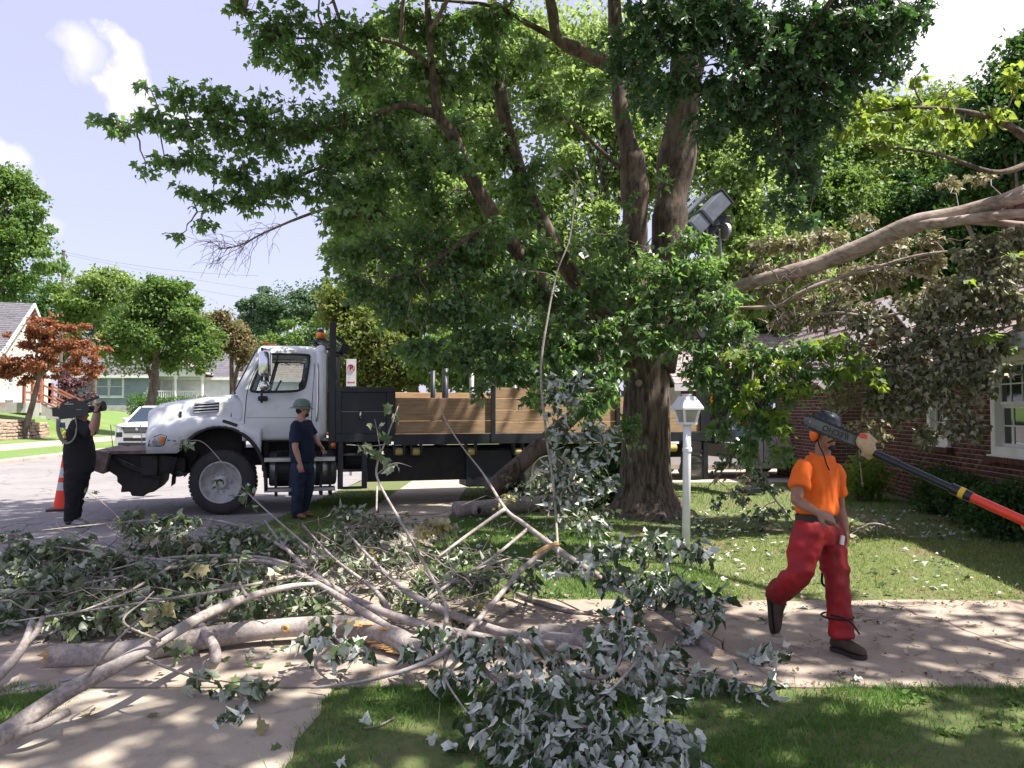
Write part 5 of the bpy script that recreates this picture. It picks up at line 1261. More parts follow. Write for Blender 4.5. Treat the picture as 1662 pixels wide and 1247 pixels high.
obj('boom_collar', MB().bar(tipL + bd * .25, tipL + bd * .32, .37, .33).bar(tipL + bd * .60, tipL + bd * .66, .37, .33), M['black_steel'], kn, bevel=.006)
obj('end_plate', MB().bar(tipR + bd * .12, tipR + bd * .15, .36, .36).bar(tipR - bd * .3 - UPZ_ * .2, tipR - bd * .05 - UPZ_ * .34, .2, .12), M['black_steel'], kn, bevel=.006)
obj('red_tag', MB().box(P(1137, 406, 14.05), (.05, .03, .16)), M['red_lens'], kn)
obj('reach_strut', MB().cyl(P(1140, 388, 14.1), P(1162, 385, 14.1), .02).cyl(P(1146, 372, 14.1), P(1150, 420, 14.1), .035).cyl(P(1167, 372, 14.1), P(1170, 420, 14.1), .03), M['galv'], kn)

# ================================================================== OTHER VEHICLES
def car_body(name, label, base, ang, side, W, paint, top0, group=None, suv=True):
    """side = list of stations (x, z_bottom, z_belt, z_roof or None, half width)"""
    FRAME.append(Matrix.Translation(Vector(base)) @ Matrix.Rotation(ang, 4, 'Z')); r = thing(name, label, 'car', (0, 0, 0))
    rings = []
    for x, zb0, zbelt, hw in side:
        h = [(-hw + .06, zb0), (-hw, zb0 + .12), (-hw - .0, (zb0 + zbelt) / 2), (-hw + .03, zbelt - .06), (-hw + .10, zbelt), (-hw * .5, zbelt + .03), (0, zbelt + .04)]
        rings.append([Vector((x, y, z)) for y, z in h + [(-y, z) for y, z in h[-2::-1]]])
    obj('body', MB().loft(rings, cap=True), M[paint], r, smooth=False, bevel=.03, fixn=True)
    # glasshouse
    x0, x1, x2, x3, zb1, zr1, w0, w1 = top0[0]
    cab = [Vector(p) for p in ((x0, -w0, zb1), (x3, -w0, zb1), (x3, w0, zb1), (x0, w0, zb1), (x1, -w1, zr1), (x2, -w1, zr1), (x2, w1, zr1), (x1, w1, zr1))]
    obj('glasshouse', MB().add(cab, [(0, 1, 5, 4), (1, 2, 6, 5), (2, 3, 7, 6), (3, 0, 4, 7)]), M['car_glass'], r, fixn=True)
    obj('roof', MB().add([c + Vector((0, 0, -.01)) for c in cab[4:]] + [c.lerp(sum(cab[4:], Vector()) / 4, .12) + Vector((0, 0, .06)) for c in cab[4:]], [(3, 2, 1, 0), (4, 5, 6, 7), (0, 1, 5, 4), (1, 2, 6, 5), (2, 3, 7, 6), (3, 0, 4, 7)]), M[paint], r, bevel=.02, smooth=False)
    for a, b in ((0, 4), (1, 5), (2, 6), (3, 7)): obj('pillar', MB().bar(cab[a], cab[b], .07, .07), M[paint], r, bevel=.01)
    for y in (-1, 1):
        m1 = cab[0].lerp(cab[1], .45) if y < 0 else cab[3].lerp(cab[2], .45); m2 = cab[4].lerp(cab[5], .45) if y < 0 else cab[7].lerp(cab[6], .45); obj('pillar', MB().bar(m1, m2, .07, .05), M['black_plastic'], r)
    obj('interior', MB().bx(x1 - .3, x2 + .3, -w1 + .1, w1 - .1, zb1 - .3, zb1 + .1), M['dark_void'], r)
    return r
def car_wheel(r, x, y, rad=.36, out=-1):
    w = MB().lathe([(.22, .0), (rad - .04, -.01), (rad, .03), (rad, .19), (rad - .04, .22), (.2, .22)], (x, y if out < 0 else y, rad), 'y', 28)
    if out > 0: w.v = [(v[0], 2 * y - v[1], v[2]) for v in w.v]
    wo = obj('wheel', w, M['rubber'], r, smooth=False, fixn=True)
    rm = MB()
    sg = 1 if out < 0 else -1
    for k in range(5):
        a = 2 * PI * k / 5; rm.bar((x + .04 * math.cos(a), y + sg * .03, rad + .04 * math.sin(a)), (x + .21 * math.cos(a), y + sg * .02, rad + .21 * math.sin(a)), .05, .02, up=(0, 1, 0))
    q = MB().lathe([(.235, 0), (.235, .04), (.21, .04), (.21, 0)], (x, y, rad), 'y', 24); q.v = [(v[0], y + sg * (v[1] - y), v[2]) for v in q.v]; rm.add(q.v, q.f)
    obj('rim', rm, M['alu'], wo)
# SUV facing the camera at the far kerb
suv = car_body('suv', 'white sport utility car with black mesh grille parked behind the truck bonnet', (STX(31) + 1.15, 31.2, 0), PI / 2 + .06,
    [(0, .35, .95, .80), (.06, .28, 1.06, .92), (.4, .25, 1.12, .97), (1.2, .25, 1.18, .98), (4.2, .25, 1.2, .98), (4.85, .35, 1.15, .94), (4.95, .4, 1.1, .85)], 1.96, 'car_white', [(.95, 1.95, 4.2, 4.85, 1.16, 1.80, .88, .70)])
for y in (-.99, .99):
    for x in (.95, 3.9): car_wheel(suv, x, y, .38, -1 if y < 0 else 1)
gr = obj('grille', MB().add([(-.03, -.62, 1.0), (-.03, .62, 1.0), (-.05, .5, .74), (-.05, -.5, .74), (.05, -.62, 1.0), (.05, .62, 1.0), (.05, .5, .74), (.05, -.5, .74)], [(0, 1, 2, 3), (0, 4, 5, 1), (2, 6, 7, 3), (0, 3, 7, 4), (1, 5, 6, 2)]), M['black_plastic'], suv, fixn=True)
for k in range(4): obj('grille_bar', MB().bx(-.065, -.045, -.55 + .02 * k, .55 - .02 * k, .785 + .055 * k, .80 + .055 * k), M['galv'], gr)
obj('badge', MB().lathe([(0, -.02), (.055, -.015), (.06, 0)], (-.06, 0, .90), 'x', 20), M['chrome'], gr)
obj('lower_intake', MB().bx(-.03, .06, -.55, .55, .42, .56), M['black_plastic'], suv, bevel=.02); obj('number_plate', MB().bx(-.05, -.03, -.16, .16, .55, .66), M['sign_white'], suv)
obj('skid_plate', MB().bx(-.02, .2, -.75, .75, .24, .36), M['black_plastic'], suv, bevel=.02)
for y in (-1, 1):
    obj('headlight', MB().add([(-.02, y * .62, 1.02), (.02, y * .86, 1.05), (.25, y * .955, 1.06), (.25, y * .965, .94), (.02, y * .88, .90), (-.02, y * .63, .88)], [(0, 1, 2, 3, 4, 5)]), M['clear_lens'], suv, solid=.03)
    obj('fog_surround', MB().bx(-.02, .08, y * .6, y * .84, .58, .78), M['black_plastic'], suv, bevel=.02)
    obj('wing_mirror', MB().ell((1.45, y * 1.1, 1.28), (.09, .13, .09)), M['car_white'], suv, smooth=True)
FRAME.pop()
# sedan under the carport drive
sd = car_body('sedan', 'pearl silver sedan with its boot towards the brick house', (P(1318, 700, 19.6).x, 19.6, .03), PI + .22,
    [(0, .45, .86, .74), (.05, .30, .95, .84), (.5, .24, 1.0, .89), (1.3, .22, 1.0, .9), (3.3, .22, .95, .9), (4.4, .25, .80, .86), (4.65, .32, .70, .75)], 1.8, 'car_silver', [(.55, 1.25, 2.6, 3.45, .97, 1.42, .80, .62)])
for y in (-.9, .9):
    for x in (.95, 3.7): car_wheel(sd, x, y, .33, -1 if y < 0 else 1)
for y in (-1, 1): obj('tail_light', MB().bx(-.04, .05, y * .5, y * .80, .66, .80), M['red_lens'], sd, bevel=.02)
obj('side_reflector', MB().lathe([(0, -.02), (.06, -.015), (.07, 0)], (.62, .905, .58), 'y', 16).bx(.50, .74, .895, .905, .48, .70), M['red_lens'], sd)
obj('bumper', MB().bx(-.08, .25, -.86, .86, .35, .55), M['car_silver'], sd, bevel=.03); obj('number_plate', MB().bx(-.06, -.04, -.16, .16, .62, .74), M['sign_white'], sd)
for x in (1.9,): obj('door_seam', MB().bx(x, x + .012, .895, .91, .35, .95).bx(x, x + .012, -.91, -.895, .35, .95), M['black_plastic'], sd)
FRAME.pop()

# ================================================================== STREET FURNITURE
# lantern post on the lawn
lpY = 8.15; lpx = P(1113, 925, lpY); lp = thing('lamp_post', 'white post lantern with dusty glass standing on the lawn by the driveway', 'lamp post', (lpx.x, lpx.y, 0))
X_, Y_ = lpx.x, lpx.y; z1 = P(1117, 688, lpY).z; lean = Vector(((1117 - 1113) / F * lpY, 0, 0))
obj('post', MB().tube([(X_, Y_, -.05), (X_ + lean.x * .85, Y_, z1 - .28), (X_ + lean.x, Y_, z1)], [.042, .042, .042], 20), M['post_white'], lp, smooth=True)
obj('post_collar', MB().lathe([(.046, z1 - .30), (.05, z1 - .29), (.05, z1 - .26), (.046, z1 - .25)], (X_ + lean.x * .95, Y_, 0), 'z', 20), M['post_white'], lp)
LX = X_ + lean.x; a0, a1 = .066, .096; hz0, hz1 = z1, P(1117, 662, lpY).z - .01
rot = Matrix.Rotation(.35, 3, 'Z')
def sq(r, z): return [rot @ Vector((r * x, r * y, 0)) + Vector((LX, Y_, z)) for x, y in ((-1, -1), (1, -1), (1, 1), (-1, 1))]
ln = obj('lantern_base', MB().loft([sq(.078, z1 - .01), sq(.078, z1 + .018)]), M['post_white'], lp, bevel=.004)
A4, B4 = sq(a0, z1 + .018), sq(a1, hz1)
for k in range(4):
    obj('lantern_pane', MB().add([A4[k] * 1, A4[(k + 1) % 4], B4[(k + 1) % 4], B4[k]], [(0, 1, 2, 3)]), M['lantern_glass'], lp, solid=.004); obj('corner_bar', MB().bar(A4[k], B4[k], .022, .022), M['post_white'], lp)
obj('lantern_roof', MB().loft([sq(.125, hz1 - .012), sq(.128, hz1 + .010), sq(.068, hz1 + .125), sq(.060, hz1 + .132)]), M['post_white'], lp, bevel=.004)
obj('finial', MB().loft([sq(.035, hz1 + .132), sq(.035, hz1 + .142), sq(.045, hz1 + .144), sq(.04, hz1 + .155)]), M['post_white'], lp, bevel=.003)
# traffic cone beside the camera man
cg = G(103, 828); cn = thing('traffic_cone', 'orange traffic cone with two reflective collars behind the cameraman', 'traffic cone', cg)
ang = .3; s_ = .20
obj('base', MB().box((cg.x, cg.y, .02), (.42, .42, .04), Matrix.Rotation(ang, 3, 'Z')), M['black_plastic'], cn, bevel=.015)
H_ = .92
rc = lambda z: .15 - (.125) * (z - .04) / (H_ - .04)
for z0, z1_, m_ in ((.04, .33, 'cone_orange'), (.33, .46, 'cone_white'), (.46, .54, 'cone_orange'), (.54, .70, 'cone_white'), (.70, H_, 'cone_orange')):
    obj('cone_body' if 'orange' in m_ else 'collar', MB().lathe([(rc(z0), z0), (rc(z1_), z1_)] if z1_ < H_ else [(rc(z0), z0), (rc(z1_), z1_), (rc(z1_) - .012, z1_)], cg, 'z', 28), M[m_], cn, smooth=False)
# no-parking sign
sy = 19.5; sc = P(570, 605, sy); W_, H1 = 16 / F * sy, 44 / F * sy
ns = thing('no_parking_sign', 'white no parking sign with a red ring above a small tow-away plate', 'street sign', (sc.x, sy, 0))
obj('sign_post', MB().bx(sc.x - .03, sc.x + .03, sy + .012, sy + .05, 0, sc.z + H1 / 2), M['galv'], ns)
pn = obj('sign_panel', MB().bx(sc.x - W_ / 2, sc.x + W_ / 2, sy - .004, sy + .004, sc.z - H1 / 2, sc.z + H1 / 2), M['sign_white'], ns, bevel=.003)
cz_ = sc.z + H1 * .17; rr_ = W_ * .40
Tsg = basis((1, 0, 0), (0, 0, 1), (sc.x, sy - .008, cz_))
obj('red_ring', MB().tube([(sc.x + rr_ * math.cos(a), sy - .006, cz_ + rr_ * math.sin(a) * 1.0) for a in lin(0, 2 * PI, 29)[:-1]], rr_ * .11, 5, closed=True, flat=.3), M['sign_red'], pn)
obj('letter_p', textmesh('P', rr_ * 1.7, .001, .006), M['ink'], pn, frame=Tsg)
obj('red_slash', MB().bar((sc.x - rr_ * .65, sy - .0095, cz_ + rr_ * .65), (sc.x + rr_ * .65, sy - .0095, cz_ - rr_ * .65), .002, rr_ * .2), M['sign_red'], pn)
zz = sc.z - H1 * .36
obj('sign_arrow', MB().bx(sc.x - W_ * .3, sc.x + W_ * .3, sy - .007, sy - .005, zz - .01, zz + .01).add([(sc.x - W_ * .42, sy - .006, zz), (sc.x - W_ * .25, sy - .006, zz + .03), (sc.x - W_ * .25, sy - .006, zz - .03)], [(0, 1, 2)]).add([(sc.x + W_ * .42, sy - .006, zz), (sc.x + W_ * .25, sy - .006, zz + .03), (sc.x + W_ * .25, sy - .006, zz - .03)], [(0, 1, 2)]), M['sign_red'], pn)
p2 = obj('lower_panel', MB().bx(sc.x - W_ / 2, sc.x + W_ / 2, sy - .004, sy + .004, sc.z - H1 / 2 - .22, sc.z - H1 / 2 - .02), M['sign_white'], ns)
obj('tow_symbol', MB().bx(sc.x - W_ * .4, sc.x - W_ * .05, sy - .006, sy - .005, sc.z - H1 / 2 - .15, sc.z - H1 / 2 - .10).bx(sc.x + W_ * .05, sc.x + W_ * .4, sy - .006, sy - .005, sc.z - H1 / 2 - .13, sc.z - H1 / 2 - .07), M['ink'], p2)
# utility pole and cables far away
upp = P(101, 420, 62); ut = thing('utility_pole', 'distant wooden utility pole above the trees on the far side of the street', 'utility pole', (upp.x, 62, 1.5))
obj('pole', MB().tube([(upp.x, 62, 1), (upp.x + .1, 62, P(101, 408, 62).z)], [.17, .13], 10), M['pole_wood'], ut)
obj('cap', MB().cyl((upp.x + .1, 62, P(101, 408, 62).z), (upp.x + .1, 62, P(101, 408, 62).z + .1), .16, n=10), M['galv'], ut)
cabs = ((101, 408, 420, 448, 62, 55), (100, 412, 700, 500, 62, 70), (300, 466, 800, 520, 66, 60))
for i, (ax_, ay_, bx__, by_, y0, y1) in enumerate(cabs):
    o = obj('overhead_cable', MB().tube([Vector(p) for p in curve(P(ax_, ay_, y0), P(bx__, by_, y1), 14, .02, 0)], .009, 5), M['wire']); tag(o, ['upper overhead cable crossing the sky from the utility pole', 'long sagging overhead cable below the hanging dead twigs', 'lowest overhead cable running behind the far crowns'][i], 'cable', 'overhead cables')
# ================================================================== PEOPLE
def remeshed(mb, voxel, name='tmp', smooth_it=4, disp=None):
    """one continuous skin around all the collected shapes"""
    me = bpy.data.meshes.new(name); me.from_pydata([tuple(v) for v in mb.v], [], mb.f)
    bm = bmesh.new(); bm.from_mesh(me); bmesh.ops.recalc_face_normals(bm, faces=bm.faces[:]); bm.to_mesh(me); bm.free()
    o = bpy.data.objects.new(name, me); COL.objects.link(o)
    r = o.modifiers.new('r', 'REMESH'); r.mode = 'VOXEL'; r.voxel_size = voxel
    s = o.modifiers.new('s', 'SMOOTH'); s.iterations = smooth_it; s.factor = .5
    bpy.context.view_layer.update(); dg = bpy.context.evaluated_depsgraph_get(); out = bpy.data.meshes.new_from_object(o.evaluated_get(dg))
    bpy.data.objects.remove(o)
    if disp:
        n = len(out.vertices); co = np.empty(n * 3, np.float32); no = np.empty(n * 3, np.float32); out.vertices.foreach_get('co', co); out.vertices.foreach_get('normal', no)
        co = co.reshape(-1, 3); no = no.reshape(-1, 3); co += no * disp(co)[:, None]; out.vertices.foreach_set('co', co.ravel()); out.update()
    out.shade_smooth(); return out
def skinned(name, mb, voxel, material, parent, smooth_it=4, disp=None):
    me = remeshed(mb, voxel, name, smooth_it, disp); me.materials.clear(); me.materials.append(material)
    n = len(me.vertices); co = np.empty(n * 3, np.float32); me.vertices.foreach_get('co', co); co = co.reshape(-1, 3); c = (co.min(0) + co.max(0)) / 2; me.vertices.foreach_set('co', (co - c).ravel().astype(np.float32)); me.update()
    o = bpy.data.objects.new(name, me); COL.objects.link(o); place(o, Matrix.Translation(Vector([float(x) for x in c])), parent); return o
def folds(amp, scale=(9, 9, 22), seed=0.0, amp2=0):
    def f(co):
        out = np.empty(len(co), np.float32)
        for i, p in enumerate(co):
            v = Vector((p[0] * scale[0] + seed, p[1] * scale[1], p[2] * scale[2]))
            out[i] = amp * (1 - 2 * abs(noise.noise(v))) + amp2 * noise.noise(v * 3.1)
        return out
    return f
def lim(mb, pts, rad, n=14, end=True):
    """tapering limb: (r across, r deep) may differ"""
    pts = [Vector(p) for p in pts]; q, r = smoothpts(pts, [x * PS[0] for x in rad], 6)
    mb.tube([Vector(p) for p in q], r, n); mb.ell(q[0], (r[0],) * 3, n=10, m=7)
    if end: mb.ell(q[-1], (r[-1],) * 3, n=10, m=7)
PS = [1.0]
def torso(mb, rings, side, fwd, n=20):
    """rings: (centre, half width, half depth)"""
    R_ = []
    for c, a, b in rings:
        a, b = a * PS[0], b * PS[0]
        R_.append([c + side * (a * math.copysign(abs(math.cos(t)) ** .85, math.cos(t))) + fwd * (b * math.copysign(abs(math.sin(t)) ** .9, math.sin(t))) for t in lin(0, 2 * PI, n + 1)[:-1]])
    mb.loft(R_)
def hand(mb, wrist, tip_dir, palm_n, s=1.0, curl=.5, thumb=1, spread=.12, curls=None):
    """palm, four unequal bent fingers and a thumb that leaves the side near its base"""
    d = Vector(tip_dir).normalized(); n = Vector(palm_n); n = (n - d * n.dot(d)).normalized(); x = d.cross(n) * thumb
    w = Vector(wrist); L = .088 * s
    R_ = []
    for t, a, b in ((-.02, .028, .02), (0, .029, .019), (.3, .037, .017), (.7, .042, .015), (1.0, .041, .013)): R_.append([w + d * (L * t) + x * (a * s * math.cos(k)) + n * (b * s * math.sin(k)) for k in lin(0, 2 * PI, 13)[:-1]])
    mb.loft(R_)
    for i, (off, ln, r) in enumerate(((.031, .072, .0092), (.0105, .080, .0095), (-.0105, .074, .0090), (-.030, .058, .0082))):
        cu = curls[i] if curls else curl * (1 + .15 * i)
        p = w + d * (L * .93) + x * (off * s); dd = (d + x * (off / .03 * spread)).normalized(); pts = [p - dd * .02 * s, p]; a = 0
        for k, f in enumerate((.45, .32, .23)):
            a += cu * (.55, .9, .6)[k]; p = p + (dd * math.cos(a) + n * math.sin(a)) * (ln * f * s); pts.append(p)
        rr = [r * s * k for k in (1.05, 1.0, .97, .9, .75)]; mb.tube(pts, rr, 9); mb.ell(pts[-1], (rr[-1],) * 3, n=8, m=6)
    p0 = w + d * (L * .25) + x * (.026 * s) + n * .006 * s; p1 = p0 + (d * .6 + x * .75 + n * .25).normalized() * .036 * s; p2 = p1 + (d * .9 + x * .25 + n * .4).normalized() * .030 * s; p3 = p2 + (d * .95 - x * .05 + n * .35).normalized() * .024 * s
    mb.tube([p0, p1, p2, p3], [.016 * s, .0125 * s, .0105 * s, .0085 * s], 9); mb.ell(p3, (.0085 * s,) * 3, n=8, m=6)
def head(mb, c, f, u, s=1.0):
    """skull, jaw, nose, lips, ears, brow; c = centre of the head"""
    f = Vector(f).normalized(); u = Vector(u); u = (u - f * u.dot(f)).normalized(); r = f.cross(u); R_ = Matrix((r, f, u)).transposed()
    L = lambda x, y, z: c + (r * x + f * y + u * z) * s
    mb.ell(L(0, -.012, .03), (.077 * s, .095 * s, .088 * s), R_, 20, 12)
    mb.ell(L(0, .022, -.028), (.063 * s, .072 * s, .082 * s), R_, 18, 10)
    mb.ell(L(0, .055, -.088), (.034 * s, .030 * s, .026 * s), R_, 12, 8)
    mb.ell(L(0, .052, .035), (.056 * s, .036 * s, .026 * s), R_, 14, 8)
    mb.tube([L(0, .082, .022), L(0, .100, -.010), L(0, .106, -.028)], [.009 * s, .012 * s, .014 * s], 8); mb.ell(L(0, .100, -.03), (.018 * s, .014 * s, .011 * s), R_, 10, 6)
    mb.ell(L(0, .083, -.055), (.026 * s, .013 * s, .008 * s), R_, 10, 6); mb.ell(L(0, .080, -.067), (.022 * s, .013 * s, .008 * s), R_, 10, 6)
    for sx in (-1, 1):
        mb.ell(L(sx * .078, -.004, -.005), (.010 * s, .022 * s, .034 * s), R_, 10, 8); mb.ell(L(sx * .046, .052, -.02), (.02 * s, .022 * s, .022 * s), R_, 10, 6)
    return L, R_
def eyes(parent, L, R_, s, iris='hair'):
    e = MB(); ir = MB()
    for sx in (-1, 1): e.ell(L(sx * .031, .070, .008), (.0125 * s, .0125 * s, .0105 * s), R_, 12, 8); ir.ell(L(sx * .031, .0795, .007), (.0055 * s, .0045 * s, .0055 * s), R_, 8, 6)
    obj('eyes', e, M['white_trim'], parent, smooth=True); obj('irises', ir, M['hair'], parent, smooth=True)
    b = MB()
    for sx in (-1, 1): b.tube([L(sx * .014, .084, .026), L(sx * .032, .082, .031), L(sx * .05, .07, .025)], [.004 * s, .005 * s, .003 * s], 6)
    obj('eyebrows', b, M['hair'], parent)
def shoe(ankle, toe, up_, w, m, sole, parent, shaft=.0, name='boot'):
    """ankle: centre of the ankle; toe: tip of the sole; up_: away from the sole"""
    a, t = Vector(ankle), Vector(toe); u = Vector(up_).normalized(); d = (t - a); d = (d - u * d.dot(u)).normalized(); s = d.cross(u)
    base = t - u * 0; L = (t - a).dot(d) + .075; heel = t - d * L
    def ring(p, a_, h, lo=.0, n=14): return [p + s * (a_ * math.cos(k)) + u * (lo + h / 2 + h / 2 * math.sin(k)) for k in lin(0, 2 * PI, n + 1)[:-1]]
    mb = MB(); prof_ = [(0.0, .028, .055), (.06, .036, .085), (.2, .040, .105), (.36, .040, .10), (.52, .044, .075), (.72, .050, .060), (.88, .044, .048), (.97, .030, .036), (1.0, .014, .022)]
    mb.loft([ring(heel + d * (L * q), b * w, h, .022) for q, b, h in prof_])
    ank = heel + d * (.085) + u * .07
    mb.tube([ank, a + u * (.02 + shaft)], [.042 * w, .044 * w], 14)
    so = MB(); n = 16; pts = []
    for q, b in ((0.0, .026), (.05, .036), (.2, .040), (.4, .037), (.6, .045), (.75, .052), (.9, .046), (.98, .028), (1.01, .008)): pts.append((q, b))
    poly = [heel + d * (L * q) + s * (b * w) for q, b in pts] + [heel + d * (L * q) - s * (b * w) for q, b in pts[::-1]]
    so.add([p for p in poly] + [p + u * .026 for p in poly], [tuple(range(len(poly))), tuple(range(2 * len(poly) - 1, len(poly) - 1, -1))] + [(i, i + len(poly), (i + 1) % len(poly) + len(poly), (i + 1) % len(poly)) for i in range(len(poly))])
    o = skinned(name, mb, .007, M[m], parent, 3); obj('sole', so, M[sole], o, bevel=.005, fixn=True)
    return o

UPZ = Vector((0, 0, 1))
# ---- man in the orange shirt, walking
PS[0] = .88
YO = 5.12; q_ = lambda x, y, dy=0.0: P(x, y, YO + dy)
per = thing('person', 'man in orange t-shirt, red chaps and black helmet with orange earmuffs walking across the driveway', 'person', (q_(1335, 1050).x, YO, 0.03))
fwd = Vector((.62, -.78, 0)).normalized(); side = Vector((fwd.y, -fwd.x, 0)); side = -side if side.x > 0 else side     # towards the man's right hand (picture left)
hd = q_(1340, 703, -.04); nk = q_(1333, 738, .0); chs = q_(1327, 785, .0); wst = q_(1325, 828, .0); hip = q_(1326, 852, .0)
shR = q_(1303, 762, -.12); shL = q_(1355, 766, .12)
side = (shR - shL).normalized(); fw2 = UPZ.cross(side); fw2 = -fw2 if fw2.y > 0 else fw2; fw2.normalize()
elR, wrR = q_(1292, 812, -.22), q_(1326, 832, -.36); elL, wrL = q_(1363, 826, .16), q_(1373, 866, .06)
hpR, hpL = q_(1313, 862, -.07), q_(1343, 862, .07)
knL, anL = q_(1358, 938, .02), q_(1366, 1030, .0)            # leading leg, picture right
knR, anR = q_(1296, 930, -.10), q_(1255, 972, .22)           # trailing leg, lifted
body = MB()
torso(body, [(hip - UPZ * .08, .10, .09), (hip, .155, .11), (wst, .14, .10), (chs.lerp(wst, .4), .155, .105), (chs, .17, .115), (shR.lerp(shL, .5) + UPZ * .0, .165, .095), (nk - UPZ * .0, .07, .07)], side, fw2)
body.tube([nk - UPZ * .05, nk.lerp(hd, .6)], [.054, .048], 14)
hf = Vector((.27, -.95, -.10)).normalized(); HL, HR = head(body, hd, hf, UPZ, .90)
lim(body, [shR, shR.lerp(elR, .5), elR], [.058, .050, .040]); lim(body, [elR, elR.lerp(wrR, .35), wrR], [.040, .042, .027])
lim(body, [shL, shL.lerp(elL, .5), elL], [.058, .050, .040]); lim(body, [elL, elL.lerp(wrL, .35), wrL], [.040, .042, .027])
lim(body, [hpR, hpR.lerp(knR, .5), knR, knR.lerp(anR, .4), anR], [.095, .085, .060, .058, .04]); lim(body, [hpL, hpL.lerp(knL, .5), knL, knL.lerp(anL, .4), anL], [.095, .085, .060, .058, .04])
hand(body, wrR, (q_(1352, 842, -.38) - wrR), Vector((-.1, .6, -.75)), 1.0, curls=[.25, .7, .9, 1.0], thumb=-1)
hand(body, wrL, (q_(1374, 888, .02) - wrL), Vector((-1, .2, 0)), 1.0, .45, thumb=1)
skinned('body', body, .0065, M['skin_tan'], per, 3)
eyes(per, HL, HR, .90)
gt = MB()
for sx in (-1, 1):
    for m_ in (0,): gt.tube([HL(sx * .052, .083, .02), HL(sx * .03, .098, .024), HL(sx * .008, .099, .014), HL(sx * .03, .100, -.008), HL(sx * .052, .084, -.006)], .0028, 6, closed=True)
    gt.tube([HL(sx * .054, .082, .014), HL(sx * .084, .0, .012)], .003, 6)
gt.tube([HL(-.01, .099, .014), HL(.01, .099, .014)], .003, 6)
gl = obj('glasses', gt, M['black_plastic'], per); ge = MB()
for sx in (-1, 1): ge.add([HL(sx * .052, .083, .02), HL(sx * .03, .098, .024), HL(sx * .008, .099, .014), HL(sx * .03, .100, -.008), HL(sx * .052, .084, -.006)], [(0, 1, 2, 3, 4)])
obj('lens', ge, M['car_glass'], gl)
bd_ = MB().ell(HL(0, .077, -.098), (.028, .018, .018), HR, 12, 8).tube([HL(-.035, .074, -.062), HL(-.018, .094, -.046), HL(0, .098, -.043), HL(.018, .094, -.046), HL(.035, .074, -.062)], .0055, 6); obj('goatee', bd_, M['hair'], per, smooth=True)
# shirt
sh = MB()
torso(sh, [(wst - UPZ * .025, .165, .122), (wst + UPZ * .0, .175, .130), (wst + UPZ * .05, .168, .125), (chs.lerp(wst, .45), .175, .125), (chs, .185, .130), (shR.lerp(shL, .5) + UPZ * .005, .182, .112), (shR.lerp(shL, .5) + UPZ * .045, .155, .100), (shR.lerp(shL, .5) + UPZ * .075, .110, .090), (nk - UPZ * .015, .082, .080)], side, fw2)
mR, mL = shR.lerp(elR, .62), shL.lerp(elL, .62)
lim(sh, [shR, mR], [.062, .070], end=False); lim(sh, [shL, mL], [.062, .068], end=False)
def shirt_cut(mb, ax_pairs): pass
skinned('t_shirt', sh, .009, M['orange_cloth'], per, 5, folds(.013, (10, 10, 4.5), 3, .006))
obj('collar', MB().tube([nk - UPZ * .012 + side * (.070 * math.cos(a)) + fw2 * (.068 * math.sin(a)) - UPZ * (.02 * math.sin(a)) for a in lin(0, 2 * PI, 25)[:-1]], .009, 6, closed=True), M['orange_cloth'], per, smooth=True)
bl = MB(); bl.loft([[wst - UPZ * (.035 + dz) + side * ((.153) * math.cos(a)) + fw2 * ((.114) * math.sin(a)) for a in lin(0, 2 * PI, 29)[:-1]] for dz in (0, .045)], cap=False); obj('belt', bl, M['black_plastic'], per, solid=.008)
# chaps: wide legs
tz = MB(); torso(tz, [(wst - UPZ * .07, .168, .124), (hip - UPZ * .0, .178, .132), (hip - UPZ * .07, .17, .13), (hip - UPZ * .12, .13, .11)], side, fw2)
lim(tz, [hpR - UPZ * .01, hpR.lerp(knR, .5), knR, knR.lerp(anR, .5), anR.lerp(knR, .16)], [.106, .108, .088, .084, .092], end=False); lim(tz, [hpL - UPZ * .01, hpL.lerp(knL, .5), knL, knL.lerp(anL, .5), anL + UPZ * -.01], [.106, .104, .086, .078, .086], end=False)
ch_ = skinned('chaps', tz, .010, M['red_cloth'], per, 4, folds(.013, (8, 8, 7.5), 11, .007))
obj('strap', MB().tube([Vector(p) for p in smoothpts([anL + UPZ * .14 + Vector((-.09, -.05, 0)), anL + UPZ * .12 + Vector((.0, -.11, 0)), anL + UPZ * .02 + Vector((.09, -.06, 0))], None, 5)[0]], .006, 6), M['black_cloth'], ch_)
obj('strap', MB().tube([Vector(p) for p in smoothpts([q_(1342, 900, .1), q_(1336, 922, .12), q_(1334, 945, .12), q_(1340, 952, .1)], None, 5)[0]], .008, 6), M['black_cloth'], ch_)
obj('strap', MB().tube([knL + UPZ * -.25 + Vector((.1 * math.cos(a), .1 * math.sin(a), 0)) for a in lin(0, 2 * PI, 17)[:-1]], .006, 6, closed=True), M['black_cloth'], ch_)
obj('paper_tag', MB().box(q_(1367, 877, -.05), (.035, .008, .06), Matrix.Rotation(.5, 3, 'Z') @ Matrix.Rotation(.25, 3, 'Y')), M['sign_white'], ch_)
shoe(anL + UPZ * -.02, Vector((q_(1402, 1054, -.13).x, YO - .15, .036)), UPZ, 1.05, 'boot', 'sole', per)
tR = q_(1252, 1028, .22); shoe(anR, tR, Vector((.85, -.5, .1)), 1.1, 'boot', 'sole', per)
